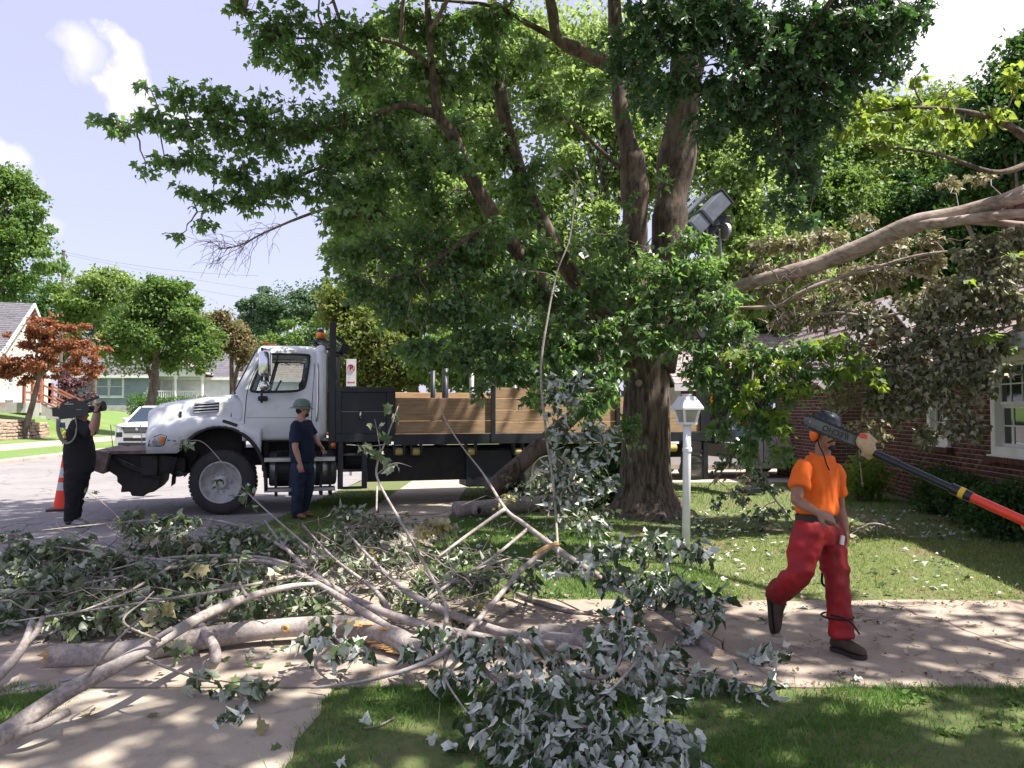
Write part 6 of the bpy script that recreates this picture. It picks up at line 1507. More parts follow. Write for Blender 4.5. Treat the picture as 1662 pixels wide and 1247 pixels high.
# helmet, ear defenders
hm = MB(); n = 26
rows = []
for i, (r_, z) in enumerate(((.128, .028), (.126, .05), (.120, .085), (.104, .12), (.078, .145), (.045, .158), (.012, .162))): rows.append([HL(r_ * .86 * math.cos(a) * (1), r_ * math.sin(a) * 1.02 - .008, z) for a in lin(0, 2 * PI, n + 1)[:-1]])
hm.loft(rows); hel = obj('helmet', hm, M['helmet_black'], per, smooth=True, solid=.004, fixn=True)
br = MB(); br.loft([[HL((.110 + k * .015) * math.cos(a), (.128 + k * (.02 + .045 * max(0, math.sin(a)))) * math.sin(a) - .008, .028 - k * .012) for a in lin(0, 2 * PI, n + 1)[:-1]] for k in (0, 1)], cap=False); obj('brim', br, M['helmet_black'], hel, solid=.005, smooth=True)
for k in range(5):
    a0 = -.8 + .4 * k; obj('ridge', MB().tube([HL(.115 * math.sin(a0) * .8, .11 * t - .008, .05 + .125 * math.sqrt(max(0, 1 - (t * .98) ** 2)) - .035 * abs(math.sin(a0))) for t in lin(-.8, .8, 9)], .0035, 5), M['helmet_black'], hel)
for sx in (-1, 1):
    em = obj('ear_defender', MB().ell(HL(sx * .098, -.002, -.008), (.024, .036, .046), HR, 16, 10), M['orange_plastic'], per, smooth=True); obj('cushion', MB().ell(HL(sx * .083, -.002, -.008), (.014, .034, .042), HR, 14, 8), M['black_plastic'], em, smooth=True)
    obj('ear_arm', MB().tube([HL(sx * .112, -.002, -.0), HL(sx * .108, .0, .05)], .005, 6), M['black_plastic'], em)
obj('side_hair', MB().ell(HL(0, -.05, -.02), (.078, .055, .055), HR, 16, 10), M['hair'], per, smooth=True)
obj('chin_strap', MB().tube([Vector(p) for p in smoothpts([HL(.088, .02, -.02), HL(.083, .04, -.08), HL(.08, .09, -.14), HL(.075, .125, -.21), HL(.06, .14, -.25)], None, 5)[0]], .0045, 6), M['black_cloth'], per)

# ---- worker in navy by the truck
PS[0] = 1.0
YB = 11.62; b_ = lambda x, y, dy=0.0: P(x, y, YB + dy)
pb_ = thing('person', 'man in navy t-shirt, jeans and grey green hard hat standing beside the fuel tank', 'person', (b_(492, 838).x, YB, 0))
hd = b_(491, 664); nk = b_(488, 679, .01); chs = b_(489, 703); wst = b_(491, 738); hip = b_(491, 757)
shN, shF = b_(480, 691, -.17), b_(500, 689, .16); side = (shN - shF).normalized(); fw2 = UPZ.cross(side).normalized(); fw2 = fw2 if fw2.x > 0 else -fw2
elN, wrN = b_(479, 727, -.26), b_(487, 752, -.24); elF, wrF = b_(511, 712, .2), b_(519, 722, .15)
hN, hF = b_(484, 765, -.08), b_(498, 763, .09); kN, aN = b_(483, 800, -.10), b_(481, 832, -.06); kF, aF = b_(499, 796, .10), b_(492, 825, .16)
body = MB(); torso(body, [(hip - UPZ * .08, .10, .10), (hip, .16, .13), (wst, .155, .14), (chs, .175, .14), (shN.lerp(shF, .5), .165, .10), (nk, .07, .07)], side, fw2)
body.tube([nk - UPZ * .05, nk.lerp(hd, .6)], [.065, .06], 12)
hf = Vector((.95, .25, -.05)).normalized(); HL, HR = head(body, hd, hf, UPZ, 1.0)
for s_, e_, w_ in ((shN, elN, wrN), (shF, elF, wrF)): lim(body, [s_, s_.lerp(e_, .5), e_], [.062, .056, .045]); lim(body, [e_, e_.lerp(w_, .35), w_], [.045, .046, .03])
hand(body, wrN, b_(489, 768, -.22) - wrN, Vector((.2, .9, 0)), 1.1, .5, thumb=-1); hand(body, wrF, b_(527, 730, .12) - wrF, Vector((-.2, -.4, -.8)), 1.1, .5, thumb=1)
for h_, k_, a_ in ((hN, kN, aN), (hF, kF, aF)): lim(body, [h_, h_.lerp(k_, .5), k_, k_.lerp(a_, .4), a_], [.10, .09, .062, .06, .042])
skinned('body', body, .008, M['skin_fair'], pb_, 3); eyes(pb_, HL, HR, 1.0)
obj('beard', MB().ell(HL(0, .065, -.088), (.045, .038, .034), HR, 14, 8).tube([HL(-.035, .078, -.06), HL(0, .098, -.045), HL(.035, .078, -.06)], .007, 6).ell(HL(0, -.045, -.03), (.075, .055, .05), HR, 14, 8), M['hair'], pb_, smooth=True)
obj('sunglasses', MB().tube([HL(-.085, .0, .012), HL(-.06, .078, .012), HL(0, .1, .01), HL(.06, .078, .012), HL(.085, 0, .012)], [.004, .014, .014, .014, .004], 8), M['black_plastic'], pb_, smooth=True)
sh = MB(); torso(sh, [(wst - UPZ * .11, .178, .155), (wst - UPZ * .03, .182, .165), (chs.lerp(wst, .5), .182, .165), (chs, .192, .158), (shN.lerp(shF, .5) + UPZ * .005, .182, .115), (nk - UPZ * .03, .085, .082)], side, fw2)
lim(sh, [shN, shN.lerp(elN, .78)], [.074, .078], end=False); lim(sh, [shF, shF.lerp(elF, .75)], [.072, .076], end=False)
skinned('t_shirt', sh, .012, M['navy'], pb_, 4, folds(.008, (9, 9, 6), 5, .002))
tz = MB(); torso(tz, [(wst - UPZ * .08, .165, .14), (hip - UPZ * .0, .178, .15), (hip - UPZ * .1, .15, .125)], side, fw2)
for h_, k_, a_ in ((hN, kN, aN), (hF, kF, aF)): lim(tz, [h_, h_.lerp(k_, .5), k_, k_.lerp(a_, .5), a_ + UPZ * .0], [.112, .105, .085, .078, .078])
skinned('jeans', tz, .012, M['denim'], pb_, 4, folds(.010, (8, 8, 9), 8, .003))
shoe(aN - UPZ * .02, Vector((b_(497, 840, -.10).x, YB - .14, .02)), UPZ, 1.05, 'tan_boot', 'sole', pb_); shoe(aF - UPZ * .02, Vector((b_(507, 829, .1).x, YB + .08, .02)), UPZ, 1.05, 'tan_boot', 'sole', pb_)
hm = MB(); rows = []
for r_, z in ((.126, .02), (.124, .05), (.116, .09), (.098, .125), (.07, .148), (.03, .158), (.006, .16)): rows.append([HL(r_ * .92 * math.cos(a), r_ * math.sin(a) * 1.05 - .01, z + .06 * 0) for a in lin(0, 2 * PI, 25)[:-1]])
hm.loft(rows); hel = obj('hard_hat', hm, M['helmet_green'], pb_, smooth=True, solid=.005, fixn=True)
obj('brim', MB().loft([[HL((.112 + k * .05) * math.cos(a), (.128 + k * .055) * math.sin(a) - .01, .024 - k * .022) for a in lin(0, 2 * PI, 29)[:-1]] for k in (0, .5, 1)], cap=False), M['helmet_green'], hel, solid=.005, smooth=True)

# ---- cameraman seen from behind and the side
YC = 10.9; c_ = lambda x, y, dy=0.0: P(x, y, YC + dy)
pc = thing('person', 'man in black filming in the street with a video camera on his shoulder', 'person', (c_(122, 848).x, YC, 0))
hd = c_(131, 672, .10); nk = c_(128, 690, .08); chs = c_(128, 712); wst = c_(129, 748); hip = c_(127, 768)
shN, shF = c_(124, 690, -.17), c_(134, 688, .2); side = (shN - shF).normalized(); fw2 = UPZ.cross(side).normalized(); fw2 = fw2 if fw2.x > 0 else -fw2
elN, wrN = c_(148, 703, -.22), c_(156, 668, -.24); elF, wrF = c_(154, 700, .2), c_(160, 672, .1)
hN, hF = c_(120, 770, -.09), c_(130, 770, .10); kN, aN = c_(118, 808, -.08), c_(114, 842, -.05); kF, aF = c_(126, 806, .10), c_(121, 836, .14)
body = MB(); torso(body, [(hip - UPZ * .08, .10, .10), (hip, .16, .15), (wst, .165, .18), (chs, .175, .16), (shN.lerp(shF, .5), .165, .11), (nk, .07, .07)], side, fw2)
body.tube([nk - UPZ * .05, nk.lerp(hd, .6)], [.065, .06], 12)
hf = Vector((.93, .1, .0)).normalized(); HL, HR = head(body, hd, hf, UPZ, 1.0)
for s_, e_, w_ in ((shN, elN, wrN), (shF, elF, wrF)): lim(body, [s_, s_.lerp(e_, .5), e_], [.064, .058, .046]); lim(body, [e_, e_.lerp(w_, .35), w_], [.046, .049, .032])
hand(body, wrN, c_(156, 652, -.24) - wrN, Vector((.9, .3, 0)), 1.1, .75, thumb=1); hand(body, wrF, c_(164, 658, .05) - wrF, Vector((-.7, -.4, .2)), 1.1, .9, thumb=-1)
for h_, k_, a_ in ((hN, kN, aN), (hF, kF, aF)): lim(body, [h_, h_.lerp(k_, .5), k_, k_.lerp(a_, .4), a_], [.10, .09, .062, .06, .042])
skinned('body', body, .008, M['skin_fair'], pc, 3); eyes(pc, HL, HR, 1.0)
obj('hair', MB().ell(HL(0, -.025, .045), (.083, .095, .085), HR, 18, 10).ell(HL(0, -.06, -.01), (.07, .05, .06), HR, 14, 8), M['hair'], pc, smooth=True)
sh = MB(); torso(sh, [(wst - UPZ * .16, .178, .185), (wst - UPZ * .06, .182, .20), (wst + UPZ * .05, .185, .205), (chs, .195, .178), (shN.lerp(shF, .5) + UPZ * .005, .182, .125), (nk - UPZ * .03, .085, .082)], side, fw2)
lim(sh, [shN, shN.lerp(elN, .82)], [.084, .085]); lim(sh, [shF, shF.lerp(elF, .8)], [.080, .082])
sho = skinned('shirt', sh, .012, M['black_cloth'], pc, 4, folds(.008, (9, 9, 6), 2, .002))
Tb = basis((.05, -.2, -1), (.9, -.3, 0), c_(107.5, 700, -.215)); 
lt = textmesh('STAFF', .105, .002, .004); obj('back_print', lt, M['yellow_print'], sho, frame=basis((.22, -.25, -1), (-.9, .3, -.1), c_(109.5, 705, -.16) + Vector((-.05, -.0, 0))))
tz = MB(); torso(tz, [(wst - UPZ * .12, .165, .17), (hip - UPZ * .0, .178, .165), (hip - UPZ * .1, .15, .14)], side, fw2)
for h_, k_, a_ in ((hN, kN, aN), (hF, kF, aF)): lim(tz, [h_, h_.lerp(k_, .5), k_, k_.lerp(a_, .5), a_ + UPZ * .0], [.125, .118, .095, .085, .082])
skinned('trousers', tz, .012, M['black_cloth'], pc, 4, folds(.010, (8, 8, 9), 1, .003))
shoe(aN - UPZ * .02, Vector((c_(139, 850, -.1).x - .02, YC - .08, .01)), UPZ, 1.05, 'shoe_grey', 'shoe_grey', pc, name='shoe'); shoe(aF - UPZ * .02, Vector((c_(143, 846, .1).x, YC + .12, .01)), UPZ, 1.05, 'shoe_grey', 'shoe_grey', pc, name='shoe')
# video camera
vc = thing('video_camera', 'black shoulder video camera with long viewfinder and grey strap', 'video camera', c_(122, 672, -.1))
cb_ = lambda x, y, dy=-.10: c_(x, y, dy)
def cam_prism(name, pts, y0, y1, m='black_plastic', par=None, bev=.008):
    mb = MB(); n = len(pts); mb.add([c_(x, y, y0) for x, y in pts] + [c_(x, y, y1) for x, y in pts], [tuple(range(n))[::-1], tuple(range(n, 2 * n))] + [(i, (i + 1) % n, n + (i + 1) % n, n + i) for i in range(n)]); return obj(name, mb, M[m], par or vc, bevel=bev, fixn=True)
bdy = cam_prism('camera_body', [(95, 664), (98, 657), (122, 650), (138, 652), (146, 664), (143, 672), (132, 677), (97, 681), (94, 676)], -.20, .02)
cam_prism('battery', [(84, 662), (95, 661), (96, 677), (85, 676)], -.18, .0); cam_prism('carry_handle', [(98, 655), (108, 648), (124, 646), (128, 650), (122, 651), (110, 652), (101, 659)], -.12, -.06)
cam_prism('microphone', [(132, 652), (160, 642), (162, 646), (140, 655)], -.16, -.12, bev=.004)
obj('lens_barrel', MB().cyl(c_(143, 665, -.09), c_(160, 663, -.09), .05, .045, 18), M['black_plastic'], vc, smooth=False); obj('lens_hood', MB().cyl(c_(158, 661, -.09), c_(169, 659, -.09), .065, .072, 18), M['black_plastic'], vc)
obj('side_print', MB().box(c_(112, 656, -.205), (.12, .004, .014)).box(c_(128, 665, -.205), (.07, .004, .008)), M['galv'], bdy)
obj('name_tag', MB().box(c_(102, 690, -.2), (.06, .01, .07)), M['blue_tag'], vc)
obj('shoulder_strap', MB().tube([Vector(p) for p in smoothpts([c_(95, 680, -.22), c_(95, 700, -.28), c_(102, 716, -.3), c_(112, 719, -.3), c_(121, 710, -.28), c_(124, 696, -.26), c_(122, 678, -.21)], None, 6)[0]], .028, 8, flat=.35), M['strap_grey'], vc, smooth=True)
obj('hand_strap', MB().tube([Vector(p) for p in smoothpts([c_(147, 666, -.2), c_(152, 669, -.26), c_(160, 668, -.25), c_(164, 664, -.2)], None, 5)[0]], .022, 8, flat=.4), M['black_cloth'], vc)

# ---- pole saw held in from the right by a man out of frame
YS = 3.35
saw = thing('pole_saw', 'pole chainsaw with tan head and orange red shaft held out over the walking man', 'pole saw', P(1500, 770, YS))
hA_ = P(1662, 846, 3.15); sA_ = P(1405, 729, YS + .25); sx_ = (sA_ - hA_).normalized()
far_end = hA_ - sx_ * .9
jn = P(1562, 795, 3.2); jn = hA_ + sx_ * (jn - hA_).dot(sx_)
obj('red_shaft', MB().cyl(far_end, jn, .020, n=18), M['pole_red'], saw, smooth=False)
obj('shaft_collar', MB().cyl(jn + sx_ * .07, jn - sx_ * .015, .0235, n=18), M['pole_black'], saw)
obj('caution_sticker', MB().cyl(jn + sx_ * .012, jn + sx_ * .034, .0245, n=18), M['yellow_print'], saw)
obj('black_shaft', MB().cyl(jn, sA_, .0165, n=18).cyl(sA_ - sx_ * .06, sA_ - sx_ * .16, .019, n=18), M['pole_black'], saw)
bt, bb = P(1303, 680, YS + .30), P(1397, 719, YS + .26); bx_ = (bt - bb).normalized(); byv = UPZ - bx_ * bx_.z; byv.normalize(); bz_ = bx_.cross(byv)
Tbar = Matrix((bx_, byv, bz_)).transposed().to_4x4(); Tbar.translation = bb
Lb = (bt - bb).length
poly = [(0, -.026), (Lb * .85, -.026), (Lb * .96, -.019), (Lb, 0), (Lb * .96, .019), (Lb * .85, .026), (0, .026)]
br_ = obj('guide_bar', MB().prism(poly, -.0025, .0025, Tbar), M['saw_bar'], saw, fixn=True)
cp = [Vector((x, y, 0)) for x, y in poly]; pathp = []
for a, b in zip(cp, cp[1:]):
    k = max(1, int((b - a).length / .012)); pathp += [a.lerp(b, i / k) for i in range(k)]
chain = MB()
for i, p in enumerate(pathp):
    d = (pathp[min(i + 1, len(pathp) - 1)] - pathp[max(0, i - 1)]).normalized(); n = Vector((d.y, -d.x, 0)) 
    chain.bar(Tbar @ (p - d * .0055 + n * .001), Tbar @ (p + d * .0055 + n * .001), .008, .010, up=Tbar.to_3x3() @ n)
    if i % 2: chain.bar(Tbar @ (p + n * .006), Tbar @ (p + d * .006 + n * .009), .006, .006, up=Tbar.to_3x3() @ n)
obj('saw_chain', chain, M['frame_dark'], saw)
Tlt = Tbar @ Matrix.Translation((Lb * .44, 0, 0))
# lettering stands upside down on the lower face of the bar
tfn = (Vector((0, 0, CAMH)) - bb); sg = 1 if (Tbar.to_3x3() @ Vector((0, 0, 1))).dot(tfn) > 0 else -1
fx = bx_ * -1 if sg < 0 else bx_
def letter_frame(off):
    z = bz_ * sg; y = -byv; x = y.cross(z); m = Matrix((x, y, z)).transposed().to_4x4(); m.translation = bb + bx_ * off + z * .0028; return m
obj('bar_lettering', textmesh('ECHO', .036, .0004, .0012), M['ink'], br_, frame=letter_frame(Lb * .48))
for k in range(2): obj('bar_stripe', MB().box((0, 0, 0), (.006, .03, .0008), None), M['ink'], br_, frame=letter_frame(Lb * (.26 - .035 * k)) @ Matrix.Rotation(.3, 4, 'Z'))
for t in (.08, .88): obj('rivet', MB().lathe([(.004, 0), (.003, .0015), (0, .0018)], (0, 0, 0), n=10), M['galv'], br_, frame=letter_frame(Lb * t))
hs = MB(); hc = P(1412, 722, YS + .24)
hs.ell(P(1402, 717, YS + .24), (.036, .026, .040)).ell(P(1410, 729, YS + .23), (.034, .027, .036)).tube([P(1398, 712, YS + .24), P(1408, 708, YS + .24), P(1421, 719, YS + .24)], [.016, .018, .013], 10).tube([P(1400, 735, YS + .24), P(1410, 742, YS + .24), P(1418, 738, YS + .24)], [.016, .016, .012], 10)
hso = skinned('drive_housing', hs, .004, M['saw_tan'], saw, 2)
obj('oil_cap', MB().cyl(P(1400, 704, YS + .22), P(1399, 709, YS + .22), .013, n=14).cyl(P(1404, 706, YS + .22), P(1404, 711, YS + .22), .012, n=14), M['pole_red'], hso)
obj('hook', MB().tube([Vector(p) for p in smoothpts([P(1405, 738, YS + .24), P(1400, 748, YS + .24), P(1392, 745, YS + .24)], None, 4)[0]], .006, 6), M['frame_dark'], hso)
# the operator
po = thing('person', 'operator out of frame whose hand grips the orange red pole at the picture edge', 'person', (3.15, 2.95, 0))
fw2 = Vector((-.95, .3, 0)).normalized(); side = Vector((.3, .95, 0)).normalized()
o_ = Vector((3.1, 2.9, 0)); hd = o_ + UPZ * 1.66; nk = o_ + UPZ * 1.48; chs = o_ + UPZ * 1.28; wst = o_ + UPZ * 1.03; hip = o_ + UPZ * .93
body = MB(); torso(body, [(hip - UPZ * .08, .10, .10), (hip, .16, .12), (wst, .145, .11), (chs, .17, .12), (o_ + UPZ * 1.42, .165, .10), (nk, .07, .07)], side, fw2)
body.tube([nk - UPZ * .05, nk.lerp(hd, .6)], [.062, .056], 12); HL, HR = head(body, hd, fw2, UPZ, 1.0)
s1_, s2_ = o_ + UPZ * 1.40 + side * .19, o_ + UPZ * 1.40 - side * .19
grip1 = P(1665, 849, 3.14); g1 = hA_ + sx_ * (grip1 - hA_).dot(sx_) - sx_ * .02; g2 = hA_ - sx_ * .62
for s_, g_, e_ in ((s1_, g1, s1_.lerp(g1, .5) - UPZ * .22 + side * .1), (s2_, g2, s2_.lerp(g2, .5) - UPZ * .2 - side * .1)):
    w_ = g_ + (e_ - g_).normalized() * .10 - UPZ * .02
    lim(body, [s_, s_.lerp(e_, .5), e_], [.058, .050, .042]); lim(body, [e_, e_.lerp(w_, .35), w_], [.042, .044, .029])
    hand(body, w_, (g_ - UPZ * .035) - w_, UPZ, 1.0, curls=[1.0, 1.0, 1.05, 1.1], thumb=1)
for k in (-1, 1): lim(body, [hip + side * .09 * k - UPZ * .05, hip + side * .1 * k - UPZ * .45 + fw2 * .03, o_ + side * .13 * k + UPZ * .08], [.095, .06, .045])
skinned('body', body, .007, M['skin_fair'], po, 3); eyes(po, HL, HR, 1)
obj('hair', MB().ell(HL(0, -.025, .045), (.083, .095, .085), HR, 18, 10), M['hair'], po, smooth=True)
sh = MB(); torso(sh, [(wst - UPZ * .09, .17, .135), (chs.lerp(wst, .5), .172, .13), (chs, .187, .138), (o_ + UPZ * 1.425, .178, .115), (nk - UPZ * .03, .085, .082)], side, fw2)
lim(sh, [s1_, s1_.lerp(s1_.lerp(g1, .5) - UPZ * .22 + side * .1, .7)], [.075, .076]); lim(sh, [s2_, s2_.lerp(s2_.lerp(g2, .5) - UPZ * .2 - side * .1, .7)], [.075, .076]); skinned('t_shirt', sh, .013, M['navy'], po, 4)
tz = MB(); torso(tz, [(wst - UPZ * .08, .16, .125), (hip, .172, .135), (hip - UPZ * .1, .14, .12)], side, fw2)
for k in (-1, 1): lim(tz, [hip + side * .09 * k - UPZ * .05, hip + side * .1 * k - UPZ * .45 + fw2 * .03, o_ + side * .13 * k + UPZ * .10], [.108, .085, .078])
skinned('jeans', tz, .013, M['denim'], po, 4)
for k in (-1, 1): shoe(o_ + side * .13 * k + UPZ * .09, o_ + side * .14 * k + fw2 * .17 + UPZ * .012, UPZ, 1.05, 'boot', 'sole', po)
# ================================================================== TREES
def C(px, py, Y, rx, ry, f=1.0, rd=None):
    return (P(px, py, Y), Vector((rx / F * Y, (rd if rd else (rx + ry) / 2 / F * Y), ry / F * Y)), f)
def add_foliage(parent, clusters, skel, kind, size, dens, mleaf, mtwig='twig', name='foliage', **k):
    (W, T, R), (TV, TT) = foliage(clusters, skel, kind, size, dens, **k)
    o = npmesh(name, W, T, M[mleaf], parent, R, 'stuff')
    if len(TV): npmesh('twigs', TV, TT, M[mtwig], parent, None, 'stuff')
    return o
def limb_part(parent, pts, rad, m, n=12, name='limb', sub=7, rough=.25):
    mb = MB(); q, r = smoothpts(pts, rad, sub)
    r = [x * (1 + rough * noise.noise(Vector(p) * 2.2)) for x, p in zip(r, q)]
    mb.tube([Vector(p) for p in q], r, n); obj(name, mb, M[m], parent, smooth=True); return q
# ---- the big silver maple
tb = G(1048, 838, 0); mt = thing('maple_tree', 'big dark crowned maple with several stems standing on the lawn behind the lantern post', 'tree', tb)
skel = []
TY = tb.y
# trunk with root flare and furrows
mb = MB(); rows = []; hs_ = [(-.05, .74), (.04, .64), (.14, .53), (.30, .455), (.55, .405), (.9, .375), (1.4, .355), (1.9, .345), (2.3, .36), (2.65, .40), (2.95, .44)]
n = 72
for z, r in [(z0 + (z1 - z0) * k / 5, r0 + (r1 - r0) * k / 5) for (z0, r0), (z1, r1) in zip(hs_, hs_[1:]) for k in range(5)] + [hs_[-1]]:
    ring = []
    for k in range(n):
        a = 2 * PI * k / n
        fl = max(0, 1 - z / .6) ** 2 * (.42 * max(0, math.cos(5 * a + .7)) ** 2 + .2 * max(0, math.cos(3 * a + 2)) ** 2)
        fur = .016 * (1 - 2 * abs(noise.noise(Vector((a * 4.2, math.sin(a) * 4, z * 1.1))))) + .03 * noise.noise(Vector((math.cos(a) * 1.3, math.sin(a) * 1.3, z * .9)))
        rr = r * (1 + fl) + fur + .010 * noise.noise(Vector((a * 14, 3, z * 4)))
        ring.append(Vector((tb.x + .01 * z + rr * math.cos(a), TY + rr * math.sin(a), z - (fl * .12 if z < .1 else 0))))
    rows.append(ring)
mb.loft(rows); obj('trunk', mb, M['bark'], mt, smooth=True)
obj('trunk_scar', MB().ell(P(1037, 622, TY - .36), (.055, .02, .055)), M['bark_grey'], mt, smooth=True)
S = lambda x, y, d=0.0: P(x, y, TY + d)
for pts, rad, m in (
    ([S(1066, 600, 0), S(1082, 520, .02), S(1086, 440, .0), S(1086, 370, -.05), S(1098, 260, -.05), S(1110, 170, -.1), S(1118, 60, -.1), S(1128, -150, 0), S(1150, -400, .3)], [.26, .27, .25, .27, .27, .25, .23, .19, .1], 'bark_limb'),
    ([S(1042, 590, 0), S(1038, 510, -.1), S(1028, 430, -.15), S(1031, 330, -.2), S(1026, 262, -.2), S(1021, 240, -.2), S(1008, 180, -.2), S(1000, 60, -.1), S(985, -150, 0), S(940, -380, .1)], [.25, .20, .17, .215, .20, .14, .125, .115, .09, .05], 'bark_limb'),
    ([S(1030, 590, -.1), S(985, 560, -.3), S(930, 525, -.5), S(890, 478, -.7), S(850, 420, -.8), S(805, 355, -.9), S(765, 290, -1.0), S(735, 220, -1.0), S(712, 185, -1.1), S(700, 100, -1.1), S(690, -60, -1.1)], [.19, .15, .135, .12, .105, .10, .095, .09, .08, .05, .04], 'bark_limb'),
    ([S(1030, 570, .1), S(965, 500, .1), S(915, 425, .0), S(872, 345, -.1), S(835, 255, -.1), S(812, 150, -.1), S(800, 20, 0), S(790, -150, 0)], [.17, .145, .13, .125, .115, .09, .07, .05], 'bark_limb'),
    ([S(1005, 115, -.1), S(985, 104, -.2), S(940, 82, -.3), S(905, 62, -.4), S(895, 10, -.5), S(870, -100, -.6)], [.12, .125, .12, .085, .075, .06], 'bark_limb'),
    ([S(908, 66, -.4), S(860, 40, -.5), S(800, 10, -.6), S(700, 0, -.8)], [.06, .045, .03, .02], 'bark_limb'),
    ([S(1008, 274, -.2), S(975, 245, -.4), S(945, 215, -.5), S(925, 196, -.5)], [.04, .035, .03, .02], 'bark_limb'),
    ([S(712, 187, -1.1), S(688, 180, -1.2), S(650, 172, -1.3), S(560, 205, -1.4), S(470, 215, -1.6), S(380, 195, -1.8), S(290, 195, -2.0), S(215, 205, -2.1)], [.08, .065, .04, .03, .024, .018, .012, .006], 'bark_limb'),
    ([S(740, 240, -1.0), S(690, 243, -1.1), S(600, 245, -1.2), S(500, 280, -1.4), S(400, 320, -1.6), S(320, 345, -1.7)], [.05, .035, .025, .02, .014, .006], 'bark_limb'),
    ([S(700, 110, -1.1), S(640, 70, -1.2), S(560, 60, -1.2), S(450, 60, -1.3), S(390, 20, -1.4)], [.045, .03, .022, .015, .006], 'bark_limb'),
    ([S(805, 355, -.9), S(740, 400, -1.1), S(680, 440, -1.2), S(600, 450, -1.3)], [.05, .035, .025, .01], 'bark_limb'),
    ([S(990, 560, -.3), S(950, 600, -.9), S(900, 610, -1.2), S(820, 600, -1.4)], [.06, .04, .025, .01], 'bark_limb'),
    ([S(1070, 560, -.2), S(1110, 500, -.8), S(1150, 470, -1.3), S(1220, 560, -1.7), S(1330, 575, -1.9), S(1410, 600, -2.0)], [.07, .05, .035, .022, .014, .006], 'bark_limb'),
    ([S(1118, 60, -.1), S(1180, 20, -.3), S(1260, -60, -.6), S(1350, -150, -1)], [.12, .09, .07, .04], 'bark_limb')):
    q = limb_part(mt, pts, rad, m); skel += [list(p) for p in q]
